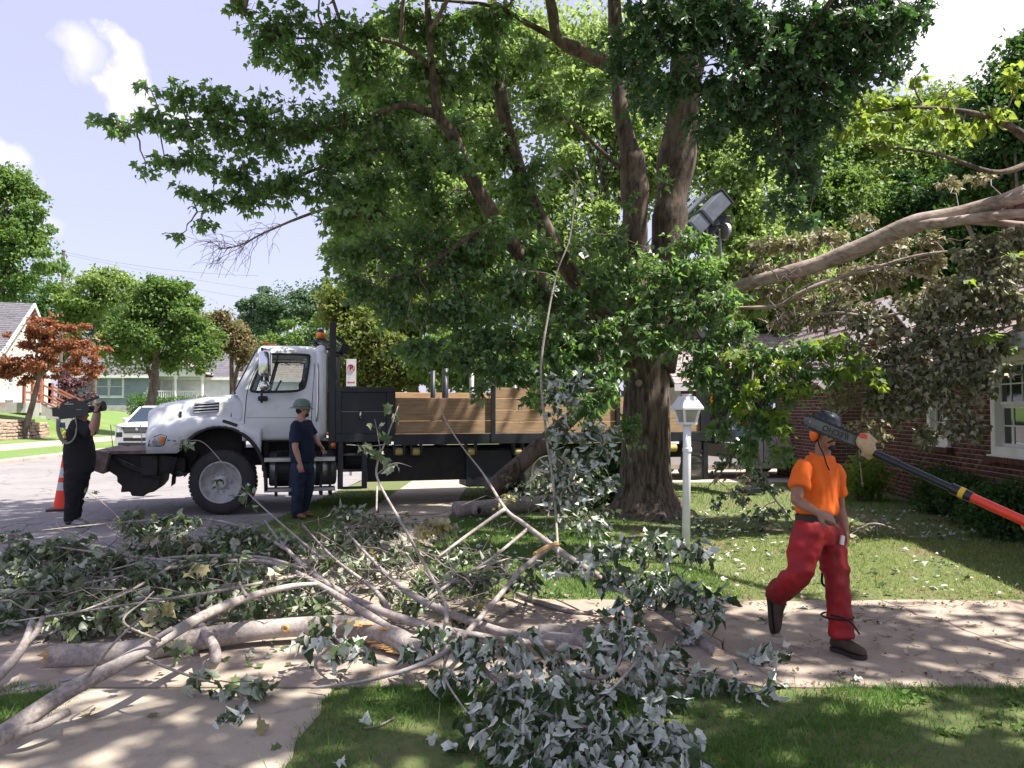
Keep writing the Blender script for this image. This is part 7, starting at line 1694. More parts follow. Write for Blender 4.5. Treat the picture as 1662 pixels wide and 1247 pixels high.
cl_dark = [C(*c) for c in (
    (395, 15, 10.5, 30, 14), (420, 90, 10.6, 30, 18), (430, 55, 10.6, 45, 30), (490, 100, 10.6, 60, 40), (470, 30, 10.6, 50, 30), (560, 60, 10.8, 60, 45), (600, 120, 11, 60, 45), (650, 40, 11.2, 60, 45), (720, 60, 11.3, 60, 55), (790, 40, 11.6, 60, 40), (780, 110, 11.6, 50, 45), (690, 130, 11.2, 55, 45),
    (165, 192, 9.5, 26, 11, .8), (205, 208, 9.6, 35, 18), (250, 200, 9.7, 35, 25), (245, 145, 9.8, 22, 12, .8), (290, 160, 9.9, 36, 28), (300, 215, 9.8, 40, 28), (355, 165, 10, 45, 32), (360, 215, 10, 45, 35), (420, 180, 10.2, 50, 40), (430, 235, 10.2, 50, 35), (490, 200, 10.4, 55, 45), (555, 190, 10.6, 50, 40), (540, 250, 10.6, 55, 40), (610, 215, 10.8, 50, 45), (660, 250, 11, 45, 45), (640, 170, 11, 40, 35),
    (235, 278, 9.7, 24, 13, .8), (268, 262, 9.8, 28, 16), (325, 262, 9.9, 35, 22), (385, 275, 10.1, 45, 30), (300, 312, 9.9, 24, 14, .8), (340, 325, 10, 32, 22), (325, 360, 10, 24, 20, .8), (292, 382, 10, 16, 12, .7), (400, 318, 10.2, 45, 28), (460, 300, 10.3, 55, 38), (540, 310, 10.5, 55, 38), (615, 310, 10.8, 55, 40), (690, 310, 11, 50, 45), (735, 130, 11.4, 45, 45),
    (560, 415, 10.9, 45, 28), (620, 400, 11, 55, 38), (690, 390, 11, 55, 40), (660, 455, 11, 60, 38), (730, 450, 11, 55, 45), (580, 462, 11.1, 35, 20, .7), (790, 420, 11.1, 45, 45), (800, 250, 11.8, 35, 50), (760, 500, 10.8, 60, 35), (700, 515, 10.8, 60, 28), (680, 570, 10.7, 55, 26), (740, 575, 10.6, 60, 30), (820, 545, 10.8, 55, 40), (800, 600, 10.5, 50, 28), (860, 600, 10.5, 45, 30), (775, 640, 10.4, 18, 22, .7), (865, 650, 10.4, 16, 24, .8), (900, 560, 10.8, 55, 42), (930, 500, 11, 45, 38), (930, 610, 10.6, 40, 30),
    (980, 470, 11, 50, 40), (990, 540, 10.7, 55, 42), (1040, 500, 10.7, 50, 40), (1075, 450, 10.8, 55, 38), (1060, 560, 10.6, 50, 35), (1130, 440, 10.7, 45, 35), (1110, 510, 10.6, 55, 40), (1160, 490, 10.5, 50, 38), (1120, 395, 10.9, 45, 22), (1000, 600, 10.5, 35, 28), (1130, 570, 10.4, 45, 32), (1190, 545, 10.4, 50, 35), (1200, 600, 10.3, 42, 35), (1180, 650, 10.3, 35, 32), (1235, 590, 10.2, 40, 35), (1245, 640, 10.2, 35, 30), (1225, 690, 10.2, 30, 26), (1285, 575, 10.1, 38, 26), (1340, 568, 10, 38, 20), (1395, 590, 10, 34, 16), (1430, 615, 10, 24, 12),
    (870, 280, 11.6, 30, 40, .8), (880, 180, 11.7, 45, 38, .7), (870, 400, 11.2, 40, 40), (960, 150, 11.6, 28, 18, .8), (1000, 390, 11.2, 25, 35, .7), (1022, 700, 10.9, 15, 42, .8), (1140, 610, 10.3, 40, 30), (1190, 640, 10.2, 36, 32), (1250, 680, 10.1, 34, 30), (1215, 730, 10.1, 26, 30), (1280, 640, 10, 34, 28), (1300, 610, 10, 36, 24), (1270, 740, 10.1, 18, 24, .8), (1165, 690, 10.3, 22, 26, .8), (1355, 610, 9.9, 30, 20), (900, 640, 9.9, 40, 34), (950, 660, 9.9, 34, 30), (985, 640, 10, 30, 30), (860, 90, 11.8, 40, 32, .7), (955, 400, 11.5, 30, 40, .6), (830, 320, 12, 50, 50, .8), (720, 220, 12.3, 60, 50), (600, 350, 12, 70, 50, .9), (745, 270, 10.4, 36, 40, .7), (800, 380, 10.5, 34, 40, .6), (700, 250, 10.5, 36, 34, .7), (850, 450, 10.6, 30, 30, .6), (1075, 300, 10.9, 14, 30, .4), (1030, 330, 10.9, 18, 24, .4), (700, 350, 11.4, 60, 45), (760, 420, 11.2, 55, 50), (820, 480, 11.2, 55, 45), (640, 510, 11.2, 50, 35), (870, 480, 11.4, 45, 45), (770, 560, 11, 60, 45), (850, 350, 11.6, 35, 40, .8), (930, 560, 11, 45, 40), (600, 480, 11.2, 45, 28, .8), (1020, 440, 11, 45, 45), (745, 330, 11.6, 50, 40), (560, 360, 11.3, 50, 35), (960, 620, 10.6, 36, 26), (1050, 130, 12, 40, 60, .8))]
add_foliage(mt, cl_dark, skel, 'mid', .108, 840, 'leaf_maple', droop=.75, twig_r=.006, conn_r=.012, jit=.45)
# crown above and beyond the frame: keeps the lawn and street in shade
up_cl = []
for _ in range(110):
    d = RG.normal(0, 1, 3); d /= np.linalg.norm(d); c = Vector((.6, 10.6, 9.2)) + Vector((d[0] * 6.8, d[1] * 4.4, d[2] * 2.6)) * float(RG.uniform(.35, 1))
    py = HZ - F * (c.z - CAMH) / c.y
    if py > -110 or c.y < 5.0 or (c.x > 4.0 and c.y < 11): continue
    up_cl.append((c, Vector((1.15, 1.15, .6)), 1.0))
for x, y, z in ((-3.2, 9.2, 8.1), (-4.2, 8.2, 8.2), (-2.2, 7.6, 7.6), (-4.6, 9.9, 8.6), (-.8, 6.2, 7.2), (.6, 5.4, 7.1), (-1.5, 8.6, 7.8), (-3.0, 11.2, 9.6), (-5.3, 10.8, 9.5), (.8, 7.6, 7.6), (-.3, 9.2, 8.3), (-2.6, 6.3, 7.4)): up_cl.append((Vector((x, y, z)), Vector((1.2, 1.0, .5)), 1.2))
add_foliage(mt, up_cl, skel, 'far', .26, 30, 'leaf_maple', name='shade_foliage', conn_r=.012, twig_r=.012, droop=.4)
# a few dead and light-catching sprays: sunlight put in by brighter leaf colour
add_foliage(mt, [C(*c) for c in ((1330, 560, 9.9, 45, 18, .6), (1390, 600, 9.8, 35, 14, .9), (1425, 622, 9.8, 18, 9, .9), (1260, 600, 9.8, 40, 30, .35), (1215, 650, 9.8, 30, 40, .5), (1260, 690, 9.8, 34, 40, .5), (1300, 630, 9.7, 34, 26, .5), (1380, 570, 9.7, 40, 16, .5), (1200, 580, 9.9, 50, 24, .4))], skel, 'mid', .12, 500, 'leaf_heart', name='sunlit_foliage', droop=.5)

# ---- oak whose crown hangs in from above the camera
oakb = Vector((7.4, .6, 0)); ok = thing('oak_tree', 'overhanging oak with dark deeply lobed leaves filling the top of the picture', 'tree', oakb)
osk = []
for pts, rad in (([(7.4, .6, -.1), (7.35, .7, 1.2), (7.2, .9, 3.0), (6.9, 1.4, 4.8), (6.4, 2.2, 6.4), (5.8, 3.2, 7.8), (5.2, 4.6, 9.0)], [.42, .34, .30, .26, .21, .15, .08]),
                 ([(7.1, 1.1, 3.8), (6.4, 3.0, 5.6), (5.3, 5.2, 6.6), (4.2, 7.0, 6.9), (3.2, 8.2, 6.8)], [.17, .13, .10, .07, .04]), ([(6.9, 1.4, 4.8), (7.2, 3.4, 6.4), (6.6, 5.6, 7.2), (5.2, 8.0, 7.2)], [.14, .11, .08, .05]),
                 ([(6.6, 1.9, 5.9), (4.4, 2.6, 7.0), (2.0, 3.6, 7.4), (-.4, 4.4, 7.3), (-2.2, 4.8, 7.2)], [.14, .11, .08, .06, .03]), ([(4.2, 7.0, 6.9), (3.4, 7.6, 6.0), (2.9, 8.0, 5.3)], [.05, .03, .012])):
    q = limb_part(ok, [Vector(p) for p in pts], rad, 'bark', name='trunk' if rad[0] > .3 else 'limb'); osk += [list(p) for p in q]
ocl = [C(*c) for c in ((1010, 100, 8.0, 45, 45, .8), (1060, 60, 7.8, 60, 50), (1090, 130, 7.8, 45, 40), (1130, 60, 7.8, 60, 60), (1170, 140, 7.8, 60, 45), (1200, 40, 7.8, 60, 50), (1250, 110, 7.9, 65, 60), (1240, 190, 8, 60, 45), (1300, 40, 8, 65, 50), (1320, 130, 8, 60, 55), (1380, 60, 8, 60, 55), (1400, 130, 8.1, 50, 40), (1440, 30, 8, 50, 40), (1480, 15, 8, 30, 26), (1300, 210, 8.1, 45, 40), (1255, 260, 8.1, 40, 38), (1300, 285, 8.1, 32, 34), (1270, 340, 8.1, 26, 38, .8), (1310, 360, 8.1, 18, 28, .7), (1150, 210, 8, 40, 26, .8), (1350, 190, 8.1, 40, 26, .8), (1180, 0, 7.6, 60, 40), (1060, 0, 7.6, 60, 30), (1450, 90, 8, 36, 30, .8), (1120, 20, 8, 70, 40), (1230, 60, 8.2, 70, 60), (1340, 80, 8.2, 70, 60), (1190, 170, 8.3, 60, 40), (1290, 160, 8.3, 60, 50), (1420, 70, 8.3, 50, 50), (1370, 20, 8.3, 70, 30), (1480, 40, 8.3, 30, 30), (1040, 180, 8.2, 36, 26, .7))]
add_foliage(ok, ocl, osk, 'oak', .14, 620, 'leaf_oak', droop=.8, jit=.5, twig_r=.006, conn_r=.012)
oc2 = []  # unseen crown clusters added overhead to shade the foreground
for _ in range(190):
    x, y = RG.uniform(-3.5, 10.5), RG.uniform(-.5, 8.4); z = 6.6 + RG.uniform(0, 2.0) + .15 * y
    if y > 5.2 and x > 5.0: continue
    if HZ - F * (z - .6 - CAMH) / max(y, .5) > -40 and y > 3: continue
    oc2.append((Vector((x, y, z)), Vector((1.0, .9, .45)), 1.0))
add_foliage(ok, oc2, osk, 'far', .26, 50, 'leaf_oak', name='shade_foliage', conn_r=.02, twig_r=.01, droop=.4)

# ---- redbud with heart leaves on the right
rb = Vector((9.6, 9.4, 0)); rt_ = thing('redbud_tree', 'slender tree with yellow green heart leaves reaching over the fallen limb', 'tree', rb); rs = []
for pts, rad in (([rb, rb + Vector((-.1, .1, 2.5)), P(1700, 250, 9.6), P(1600, 190, 9.4), P(1480, 175, 9.2), P(1370, 190, 9.1)], [.12, .10, .06, .035, .02, .008]), ([P(1700, 250, 9.6), P(1620, 280, 9.3), P(1520, 250, 9.2), P(1400, 235, 9.1)], [.05, .03, .02, .008])):
    rs += [list(p) for p in limb_part(rt_, pts, rad, 'bark_limb', name='trunk' if rad[0] > .1 else 'limb')]
add_foliage(rt_, [C(*c) for c in ((1350, 180, 9.1, 35, 16), (1400, 165, 9.1, 38, 16), (1380, 215, 9.1, 40, 18), (1440, 210, 9.2, 45, 18), (1460, 165, 9.2, 36, 18), (1510, 195, 9.2, 40, 20), (1550, 160, 9.3, 40, 22), (1560, 215, 9.3, 40, 16), (1610, 190, 9.4, 40, 26), (1480, 130, 9.4, 30, 16, .7), (1430, 245, 9.2, 30, 12), (1650, 130, 9.5, 30, 30))], rs, 'heart', .10, 520, 'leaf_heart', droop=.7)

# ---- trees beyond the street and the lawn
def far_tree(name, label, big, m, n, size, trunk=None, r=.25, sub=7, kind='far', group=None, fr=(.28, .46), tm='bark_far', shell=.6, limbs=4, ff=.22):
    blobs = [(P(px, py, Y), (rx / F * Y, (rx + ry) / 2 / F * Y * .8, ry / F * Y)) for px, py, Y, rx, ry in big]
    c0 = sum((b[0] for b in blobs), Vector()) / len(blobs)
    base = trunk if trunk is not None else Vector((c0.x, c0.y, 0))
    t = thing(name, label, 'tree', base, 0, group)
    lobes = subblobs(blobs, int(sub * 2), (fr[0] * .75, fr[1] * .85)); W, T, R = clump_crown(lobes, int(n * 1.25), size, kind, shell, fill=blobs, ff=ff)
    npmesh('crown', W, T, M[m], t, R, 'stuff')
    mb = MB(); top = c0 + Vector((0, 0, blobs[0][1][2] * .3))
    q, rr = smoothpts([base - UPZ * .3, base.lerp(top, .35) + Vector((.1, 0, 0)), base.lerp(top, .7), top], [r, r * .75, r * .5, r * .2], 5); mb.tube([Vector(p) for p in q], rr, 10)
    for k in range(limbs):
        l = lobes[int(RG.integers(len(lobes)))][0]; s0 = Vector(q[int(len(q) * RG.uniform(.3, .8))]); mb.tube([s0, s0.lerp(Vector(l), .5) + UPZ * .3, Vector(l)], [r * .4, r * .25, r * .1], 7)
    obj('trunk', mb, M[tm], t, smooth=True); return t
far_tree('tall_tree', 'tall full green tree rising at the far left behind the clapboard house', [(10, 350, 52, 60, 65), (35, 420, 52, 65, 65), (-60, 380, 52, 80, 100), (10, 300, 52, 40, 35)], 'leaf_mid', 24000, .22, r=.5, sub=10)
far_tree('light_tree', 'lighter green tree between the tall tree and the round street tree', [(150, 480, 56, 50, 48), (190, 470, 56, 45, 35), (120, 500, 56, 35, 45)], 'leaf_bright', 12000, .22, sub=9)
tg = P(235, 668, 42); tg.z = hfar(tg.x, 42)
far_tree('street_tree', 'round crowned green tree with a stout leaning trunk before the grey house', [(265, 530, 42, 80, 75), (210, 560, 42, 50, 50), (320, 560, 42, 42, 45), (260, 480, 42, 50, 32)], 'leaf_mid', 26000, .17, trunk=tg, r=.34, sub=12, fr=(.22, .36))
far_tree('crape_myrtle', 'crape myrtle with faint pink bloom beyond the round street tree', [(360, 540, 50, 34, 42), (392, 560, 50, 22, 34)], 'leaf_pinkbloom', 7000, .18, sub=9)
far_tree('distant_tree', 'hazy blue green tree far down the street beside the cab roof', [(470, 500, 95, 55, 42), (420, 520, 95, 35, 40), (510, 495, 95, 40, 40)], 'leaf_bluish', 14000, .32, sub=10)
far_tree('distant_tree', 'low rounded bright tree far behind the truck cab', [(500, 555, 75, 55, 40), (440, 570, 75, 30, 30), (560, 560, 75, 50, 50)], 'leaf_mid', 9000, .28)
far_tree('distant_tree', 'dark green treeline tree closing the gap behind the grey house', [(150, 560, 88, 70, 50), (230, 540, 90, 70, 60), (90, 520, 88, 50, 70)], 'leaf_dark', 14000, .32, sub=9)
far_tree('distant_tree', 'green treeline tree behind the small porch house beside the windscreen', [(340, 570, 98, 70, 45), (400, 575, 98, 50, 40), (300, 545, 98, 50, 50)], 'leaf_mid', 14000, .32, sub=9)
rt2 = P(33, 672, 34); rt2.z = hfar(rt2.x, 34)
far_tree('red_maple', 'small red leaved maple in front of the white clapboard house', [(60, 575, 34, 60, 38), (110, 555, 34, 55, 34), (20, 600, 34, 50, 26), (70, 530, 34, 34, 22), (135, 590, 34, 32, 26)], 'leaf_red', 11000, .13, trunk=rt2, r=.16, sub=9, fr=(.2, .36), shell=.4, ff=.05)
far_tree('purple_shrub', 'upright purple leaved shrub beside the grey house wall', [(125, 630, 46, 30, 38), (118, 660, 46, 24, 20)], 'leaf_purple', 2600, .16, r=.06, fr=(.25, .4), shell=.3)
BIGT = (('shade_tree', 'bright green tree seen between the maple stems and the cab', [(690, 470, 30, 120, 95), (600, 400, 31, 70, 60), (740, 380, 31, 110, 90), (640, 350, 31, 80, 60)], 'leaf_bright', 30000, .19),
        ('shade_tree', 'olive and rust tinged tree right behind the truck headboard', [(595, 560, 26, 62, 60), (560, 500, 27, 45, 50), (640, 510, 27, 55, 50), (585, 620, 26, 50, 30), (640, 600, 26, 45, 40)], 'leaf_olive', 17000, .15),
        ('shade_tree', 'tall pale leaved tree behind the top of the maple crown', [(760, 200, 34, 120, 110), (640, 130, 34, 90, 80), (700, 280, 34, 110, 70), (880, 100, 34, 110, 100), (600, 250, 34, 60, 60)], 'leaf_bright', 30000, .2),
        ('shade_tree', 'sunny tree filling the gap between the two upright stems', [(960, 230, 30, 100, 110), (930, 380, 29, 90, 90), (1060, 240, 30, 70, 110), (980, 90, 31, 100, 80)], 'leaf_bright', 26000, .18),
        ('shade_tree', 'light green tree behind the crane boom', [(1200, 340, 27, 95, 90), (1260, 430, 26, 90, 60), (1180, 240, 28, 90, 80), (1180, 470, 26, 70, 60)], 'leaf_bright', 26000, .17),
        ('shade_tree', 'mid green tree above the garage roof', [(1350, 330, 31, 100, 70), (1340, 420, 30, 90, 60), (1300, 240, 32, 90, 60)], 'leaf_mid', 20000, .18),
        ('shade_tree', 'airy tree with several thin trunks above the brick entry', [(1450, 270, 36, 90, 60), (1520, 200, 37, 90, 60), (1400, 200, 37, 80, 50), (1480, 390, 35, 80, 40)], 'leaf_mid', 17000, .19),
        ('shade_tree', 'dark green tree over the brick chimney at the right edge', [(1630, 180, 24, 70, 70), (1680, 120, 24, 70, 70), (1600, 290, 25, 70, 50), (1690, 260, 24, 60, 80)], 'leaf_dark', 20000, .15),
        ('shade_tree', 'dark tree low behind the middle of the truck bed', [(830, 500, 27, 120, 80), (760, 590, 25, 110, 50), (900, 590, 25, 100, 50), (950, 470, 28, 80, 80)], 'leaf_mid', 24000, .16),
        ('shade_tree', 'dense green tree between the garage and the entry gable', [(1370, 470, 30, 110, 60), (1290, 500, 29, 80, 60), (1460, 450, 31, 90, 60)], 'leaf_mid', 18000, .17),
        ('shade_tree', 'deep green tree behind the brick house roof', [(1560, 400, 27, 90, 70), (1620, 380, 27, 80, 70), (1520, 330, 29, 80, 50)], 'leaf_dark', 18000, .16),
        ('shade_tree', 'sunlit tree filling the skyline behind the redbud', [(1400, 270, 33, 110, 70), (1540, 260, 33, 100, 60), (1620, 330, 33, 80, 60)], 'leaf_bright', 20000, .18),
        ('shade_tree', 'shaded tree low behind the crane at the end of the bed', [(1080, 560, 27, 90, 70), (1160, 610, 26, 70, 50), (1030, 450, 28, 70, 70), (1270, 540, 27, 70, 40)], 'leaf_mid', 18000, .16))
for i, (nm, lb, big, m, n, sz) in enumerate(BIGT): far_tree(nm, lb, big, m, n, sz, r=.3, sub=8 if i != 6 else 6, group='trees beyond the lawn', fr=(.26, .44), shell=.5, limbs=7, ff=.5)
# trunks of the airy tree
for k, (x0, x1) in enumerate(((1432, 1415), (1500, 1520), (1560, 1575), (1370, 1350))):
    t = thing('bare_trunk_tree', ['thin pale trunk rising behind the entry gable', 'straight dark trunk behind the fallen limb', 'thin trunk beside the chimney', 'leaning slim trunk over the garage ridge'][k], 'tree', P(x0, 560, 33))
    q = limb_part(t, [Vector((P(x0, 560, 33).x, 33, 0)), P(x0, 480, 33), P((x0 + x1) / 2, 300, 33), P(x1, 180, 33)], [.24, .2, .15, .08], 'bark_grey' if k == 0 else 'bark_far', name='trunk')
    add_foliage(t, [C(x1 + dx, 190 + dy, 33, 40, 26, 1) for dx, dy in ((0, 0), (-50, 60), (55, 50), (20, -40))], [list(p) for p in q], 'far', .2, 70, 'leaf_mid', twig_r=.02, conn_r=.05)
def bushes(name, label, cat, blobs, m, n, size, base, kind='far', group=None):
    t = thing(name, label, cat, base, 0, group); W, T, R = clump_crown([(Vector(c), r) for c, r in blobs], n, size, kind, .55, updir=.8); npmesh('foliage', W, T, M[m], t, R, 'stuff')
    mb = MB()
    for c, r in blobs[:6]: mb.tube([Vector((c[0], c[1], base[2] - .05)), Vector(c)], [.035, .012], 6)
    obj('stems', mb, M['bark_far'], t)['kind'] = 'stuff'; return t
hb = P(255, 650, 48); 
bushes('clipped_hedge', 'clipped bright hedge along the white porch behind the round street tree', 'hedge', [((hb.x - 1.3 + .55 * k, 48 + .1 * k, 1.3 + .72), (.55, .6, .72 if k < 2 else .58)) for k in range(8)], 'leaf_hedge', 7000, .10, (hb.x, 48, 1.2))
# evergreen and rose bushes along the brick wall
def bush_px(name, label, px, pyb, Y, w, h, m, n, size, kind='mid'):
    b = P(px, 668, Y); rr = w / F * Y / 2; hh = h / F * Y
    bl = [((b.x + RG.uniform(-.5, .5) * rr, Y + RG.uniform(-.3, .3) * rr, hh * RG.uniform(.3, .62)), (rr * .6, rr * .55, hh * .40)) for _ in range(7)]
    bushes(name, label, 'bush', bl, m, n, size, (b.x, Y, 0), kind)
bush_px('evergreen_bush', 'dark rounded evergreen bush under the small window', 1530, 0, 12.2, 110, 85, 'leaf_dark', 3800, .05)
bush_px('evergreen_bush', 'large dark evergreen bush at the right edge under the wide window', 1625, 0, 9.8, 130, 105, 'leaf_dark', 4200, .05)
bush_px('evergreen_bush', 'broad dark bush between the two others along the brick wall', 1585, 0, 11.0, 130, 85, 'leaf_dark', 3800, .05)
bush_px('rose_bush', 'straggly light green rose bush at the brick corner behind the walking man', 1405, 0, 14.0, 90, 85, 'leaf_heart', 1700, .06)
bush_px('low_shrub', 'low leafy shrub growing against the trunk foot behind the silver leaves', 985, 0, 12.4, 90, 110, 'leaf_dark', 2600, .07)
# dead twigs hanging against the sky
dt = thing('dead_branch', 'bare dead branch with fine twigs hanging against the sky above the cab', 'branch', P(430, 375, 13)); sg_ = []
main = smoothpts([P(470, 360, 13), P(425, 380, 13), P(390, 398, 13), P(355, 405, 13)], None, 6)[0]
obj('twig_stem', MB().tube([Vector(p) for p in main], list(np.linspace(.022, .008, len(main))), 6), M['twig'], dt)
for k in range(34):
    s0 = main[int(RG.integers(2, len(main)))]; e = s0 + np.array([RG.uniform(-.75, .15), RG.uniform(-.2, .2), RG.uniform(-.75, .25)]); q = curve(s0, e, 6, -.1, .04); sg_.append((q, np.linspace(.006, .003, 6)))
    for j in range(2): m_ = q[3]; sg_.append((curve(m_, m_ + RG.normal(0, .18, 3) + np.array([-.1, 0, -.1]), 4, 0, .05), np.linspace(.004, .002, 4)))
TV, TT = tri_tubes(sg_); npmesh('twigs', TV, TT, M['twig'], dt, None, 'stuff')
lb_ = limb_part(dt, [P(560, 330, 12.4), P(510, 345, 12.8), P(470, 360, 13)], [.03, .026, .022], 'bark_limb', name='limb')
# ================================================================== BROKEN LIMBS AND BRANCHES
LP = {}
def leaf_protos(kind, m, k=8):
    key = (kind, m)
    if key not in LP:
        out = []
        for i in range(k):
            W, T, R = leaf_arrays(np.zeros((1, 3)), np.array([[0, 1, 0.]]), np.array([[0, 0, 1.]]), np.array([1.0]), kind, .45)
            me = bpy.data.meshes.new('leaf'); me.from_pydata(W.tolist(), [], T.tolist()); a = me.attributes.new('rnd', 'FLOAT', 'POINT'); a.data.foreach_set('value', np.full(len(W), RG.random(), np.float32)); me.materials.append(M[m]); out.append(me)
        LP[key] = out
    return LP[key]
def leaf_parts(parent, pos, ax, nr, size, kind, m):
    pr = leaf_protos(kind, m)
    for i in range(len(pos)):
        y = Vector(ax[i]).normalized(); z = Vector(nr[i]); z = (z - y * z.dot(y)).normalized(); x = y.cross(z); W = Matrix((x, y, z)).transposed().to_4x4() @ Matrix.Scale(float(size[i]), 4); W.translation = Vector(pos[i])
        o = bpy.data.objects.new('leaf', pr[i % len(pr)]); COL.objects.link(o); place(o, W, parent)
def gp(x, y, z): return G(x, y, z)
def Cg(px, py, z, rx, ry, f=1.0, rz=None):
    """cluster by picture place and real height above the ground"""
    c = G(px, py, z); Y = c.y; return (c, Vector((rx / F * Y, rx / F * Y * .8, rz if rz else ry / F * Y)), f)
def branch(name, label, limbs, cat='branch', bark='bark_grey', fol=(), group=None, base=None, ends=()):
    """limbs: (points, radii, part name)"""
    t = thing(name, label, cat, base or Vector((limbs[0][0][0].x, limbs[0][0][0].y, 0)), 0, group); sk = []
    for pts, rad, nm in limbs: sk += [list(p) for p in limb_part(t, pts, rad, bark, name=nm, rough=.15, n=12, sub=6)]
    for f in fol:
        cl, kind, size, dens, m, kw = f; kw = dict(kw); nparts = kw.pop('parts', 0)
        add_foliage(t, cl, sk, kind, size, dens, m, 'twig_grey', **kw)
        if nparts:
            cc = [cl[int(i)] for i in RG.integers(0, len(cl), nparts)]; d = unit(RG.normal(0, 1, (nparts, 3)))
            pos = np.array([np.array(c) for c, r, f_ in cc]) + d * np.array([np.array(r) for c, r, f_ in cc]) * RG.uniform(.6, 1.05, (nparts, 1)); pos[:, 2] = np.maximum(pos[:, 2], .05); pos[:, 1] -= .05
            fl = kw.get('flip', 0); nr = np.array([0, -.4, .8]) + RG.normal(0, .6, (nparts, 3)); nr[RG.random(nparts) < fl] *= -1
            leaf_parts(t, pos, RG.normal(0, .5, (nparts, 3)) + np.array([0, 0, -.8]), nr, size * RG.uniform(.8, 1.35, nparts), kind, m)
    for (p, d, r, m) in ends:
        d = Vector(d).normalized(); obj('cut_end', MB().cyl(Vector(p), Vector(p) + d * .006, r, n=20), M[m], t)
    return t
# 1 heavy limb lying across the driveway
lg = [gp(84, 1066, .085), gp(200, 1060, .085), gp(330, 1036, .12), gp(450, 1020, .14), gp(560, 1017, .14), gp(640, 1036, .12), gp(690, 1066, .10)]
t1 = branch('fallen_limb', 'thickest grey limb lying across the driveway with torn pale ends', [(lg, [.078, .076, .074, .070, .072, .076, .06], 'limb'),
    ([gp(322, 1010, .14), gp(345, 1045, .20), gp(350, 1068, .17), gp(338, 1085, .08)], [.028, .03, .032, .034], 'stub'), ([gp(342, 1076, .12), gp(325, 1098, .05), gp(306, 1108, .04)], [.032, .028, .02], 'stub'), ([gp(330, 1010, .22), gp(318, 985, .32)], [.02, .009], 'stub')], cat='fallen limb')
mb = MB(); e0, e1 = lg[0], (lg[0] - lg[1]).normalized()
for k in range(26):
    a = RG.uniform(0, 2 * PI); r = RG.uniform(0, .06); p = e0 + Vector((0, math.sin(a) * r, math.cos(a) * r)); L = RG.uniform(.01, .06); mb.tube([p - e1 * .03, p + e1 * L * .6, p + e1 * L], [.016, .011, .002], 5)
obj('torn_end', mb, M['cut_wood'], t1)
mb = MB()
for (x, y, z, L) in ((575, 1006, .205, .12), (600, 1005, .205, .13), (628, 1012, .20, .12), (540, 1006, .205, .08)):
    for k in range(7): p = gp(x, y + 2 * k * .4, z) + Vector((RG.normal(0, .02), RG.normal(0, .02), -.012)); mb.tube([p - Vector((L * .5, 0, .004)), p, p + Vector((L * .5, .01, -.01))], [.004, .012, .003], 5)
for k in range(14): p = gp(600 + k * 3, 1040 + k * 1.2, .08) + Vector((0, RG.normal(0, .01), RG.normal(0, .008))); mb.tube([p - Vector((.05, 0, 0)), p, p + Vector((.05, -.01, -.015))], [.003, .011, .002], 5)
obj('torn_patch', mb, M['cut_wood'], t1)['kind'] = 'stuff'
obj('knot', MB().lathe([(.03, 0), (.026, .012), (.012, .014), (.008, .004), (0, .003)], gp(468, 1018, .15) + Vector((0, -.068, .01)), 'y', 14, Matrix.Rotation(PI, 3, 'Z')), M['cut_wood'], t1, smooth=True)
# 2 long slim pole running to the lower left corner
t2 = branch('fallen_branch', 'long straight slender branch reaching from the pile to the lower left corner', [
    ([gp(-90, 1245, .10), gp(0, 1195, .13), gp(100, 1128, .22), (gp(175, 1088, .30)), gp(240, 1052, .36), gp(330, 1000, .40), gp(400, 970, .40), gp(470, 952, .38), gp(515, 948, .36)], [.050, .047, .040, .037, .034, .031, .027, .020, .014], 'limb'),
    ([gp(20, 1192, .12), gp(62, 1180, .14), gp(110, 1156, .17)], [.03, .022, .018], 'stub'), ([gp(240, 1050, .36), gp(258, 1034, .42), gp(280, 1020, .46)], [.02, .016, .014], 'stub'), ([gp(228, 1062, .33), gp(262, 1080, .3), gp(310, 1098, .22), (gp(345, 1108, .14))], [.010, .008, .006, .004], 'twig_stem'),
    ([gp(400, 968, .42), gp(388, 945, .50)], [.012, .008], 'stub'), ([gp(260, 1040, .4), gp(200, 1010, .55), gp(235, 975, .62), gp(250, 960, .66)], [.008, .006, .005, .003], 'twig_stem'), ([gp(140, 1102, .27), gp(180, 1050, .5), gp(215, 1015, .6), gp(240, 995, .68)], [.008, .006, .005, .003], 'twig_stem')], cat='branch',
    fol=[([Cg(330, 1105, .10, 26, 22, .8), Cg(355, 1128, .06, 30, 10, .8, .05), Cg(395, 1112, .10, 26, 20, .8), Cg(425, 1110, .12, 14, 22, .8), Cg(290, 1060, .2, 12, 12, .5)], 'near', .085, 520, 'leaf_pile', dict(parts=22, flip=.35, tleaf=6, twig_r=.003, conn_r=.004)), ([Cg(250, 985, .5, 12, 22, .7), Cg(262, 1020, .4, 10, 18, .6)], 'near', .09, 400, 'leaf_dry', dict(tleaf=5, twig_r=.003, conn_r=.004))])
pr_ = MB().cyl(gp(110, 1156, .17), gp(112, 1155, .17), .019, n=16); obj('cut_end', pr_, M['pale_cut'], t2)
# 3 forked stub at the left edge
branch('fallen_branch', 'short forked branch leaning up at the left edge beside the torn limb', [([gp(-40, 1130, .05), gp(10, 1085, .14), gp(38, 1048, .24), gp(52, 1010, .32)], [.032, .028, .024, .018], 'limb'), ([gp(36, 1052, .22), gp(60, 1025, .30), gp(70, 1002, .36)], [.020, .018, .016], 'stub')])
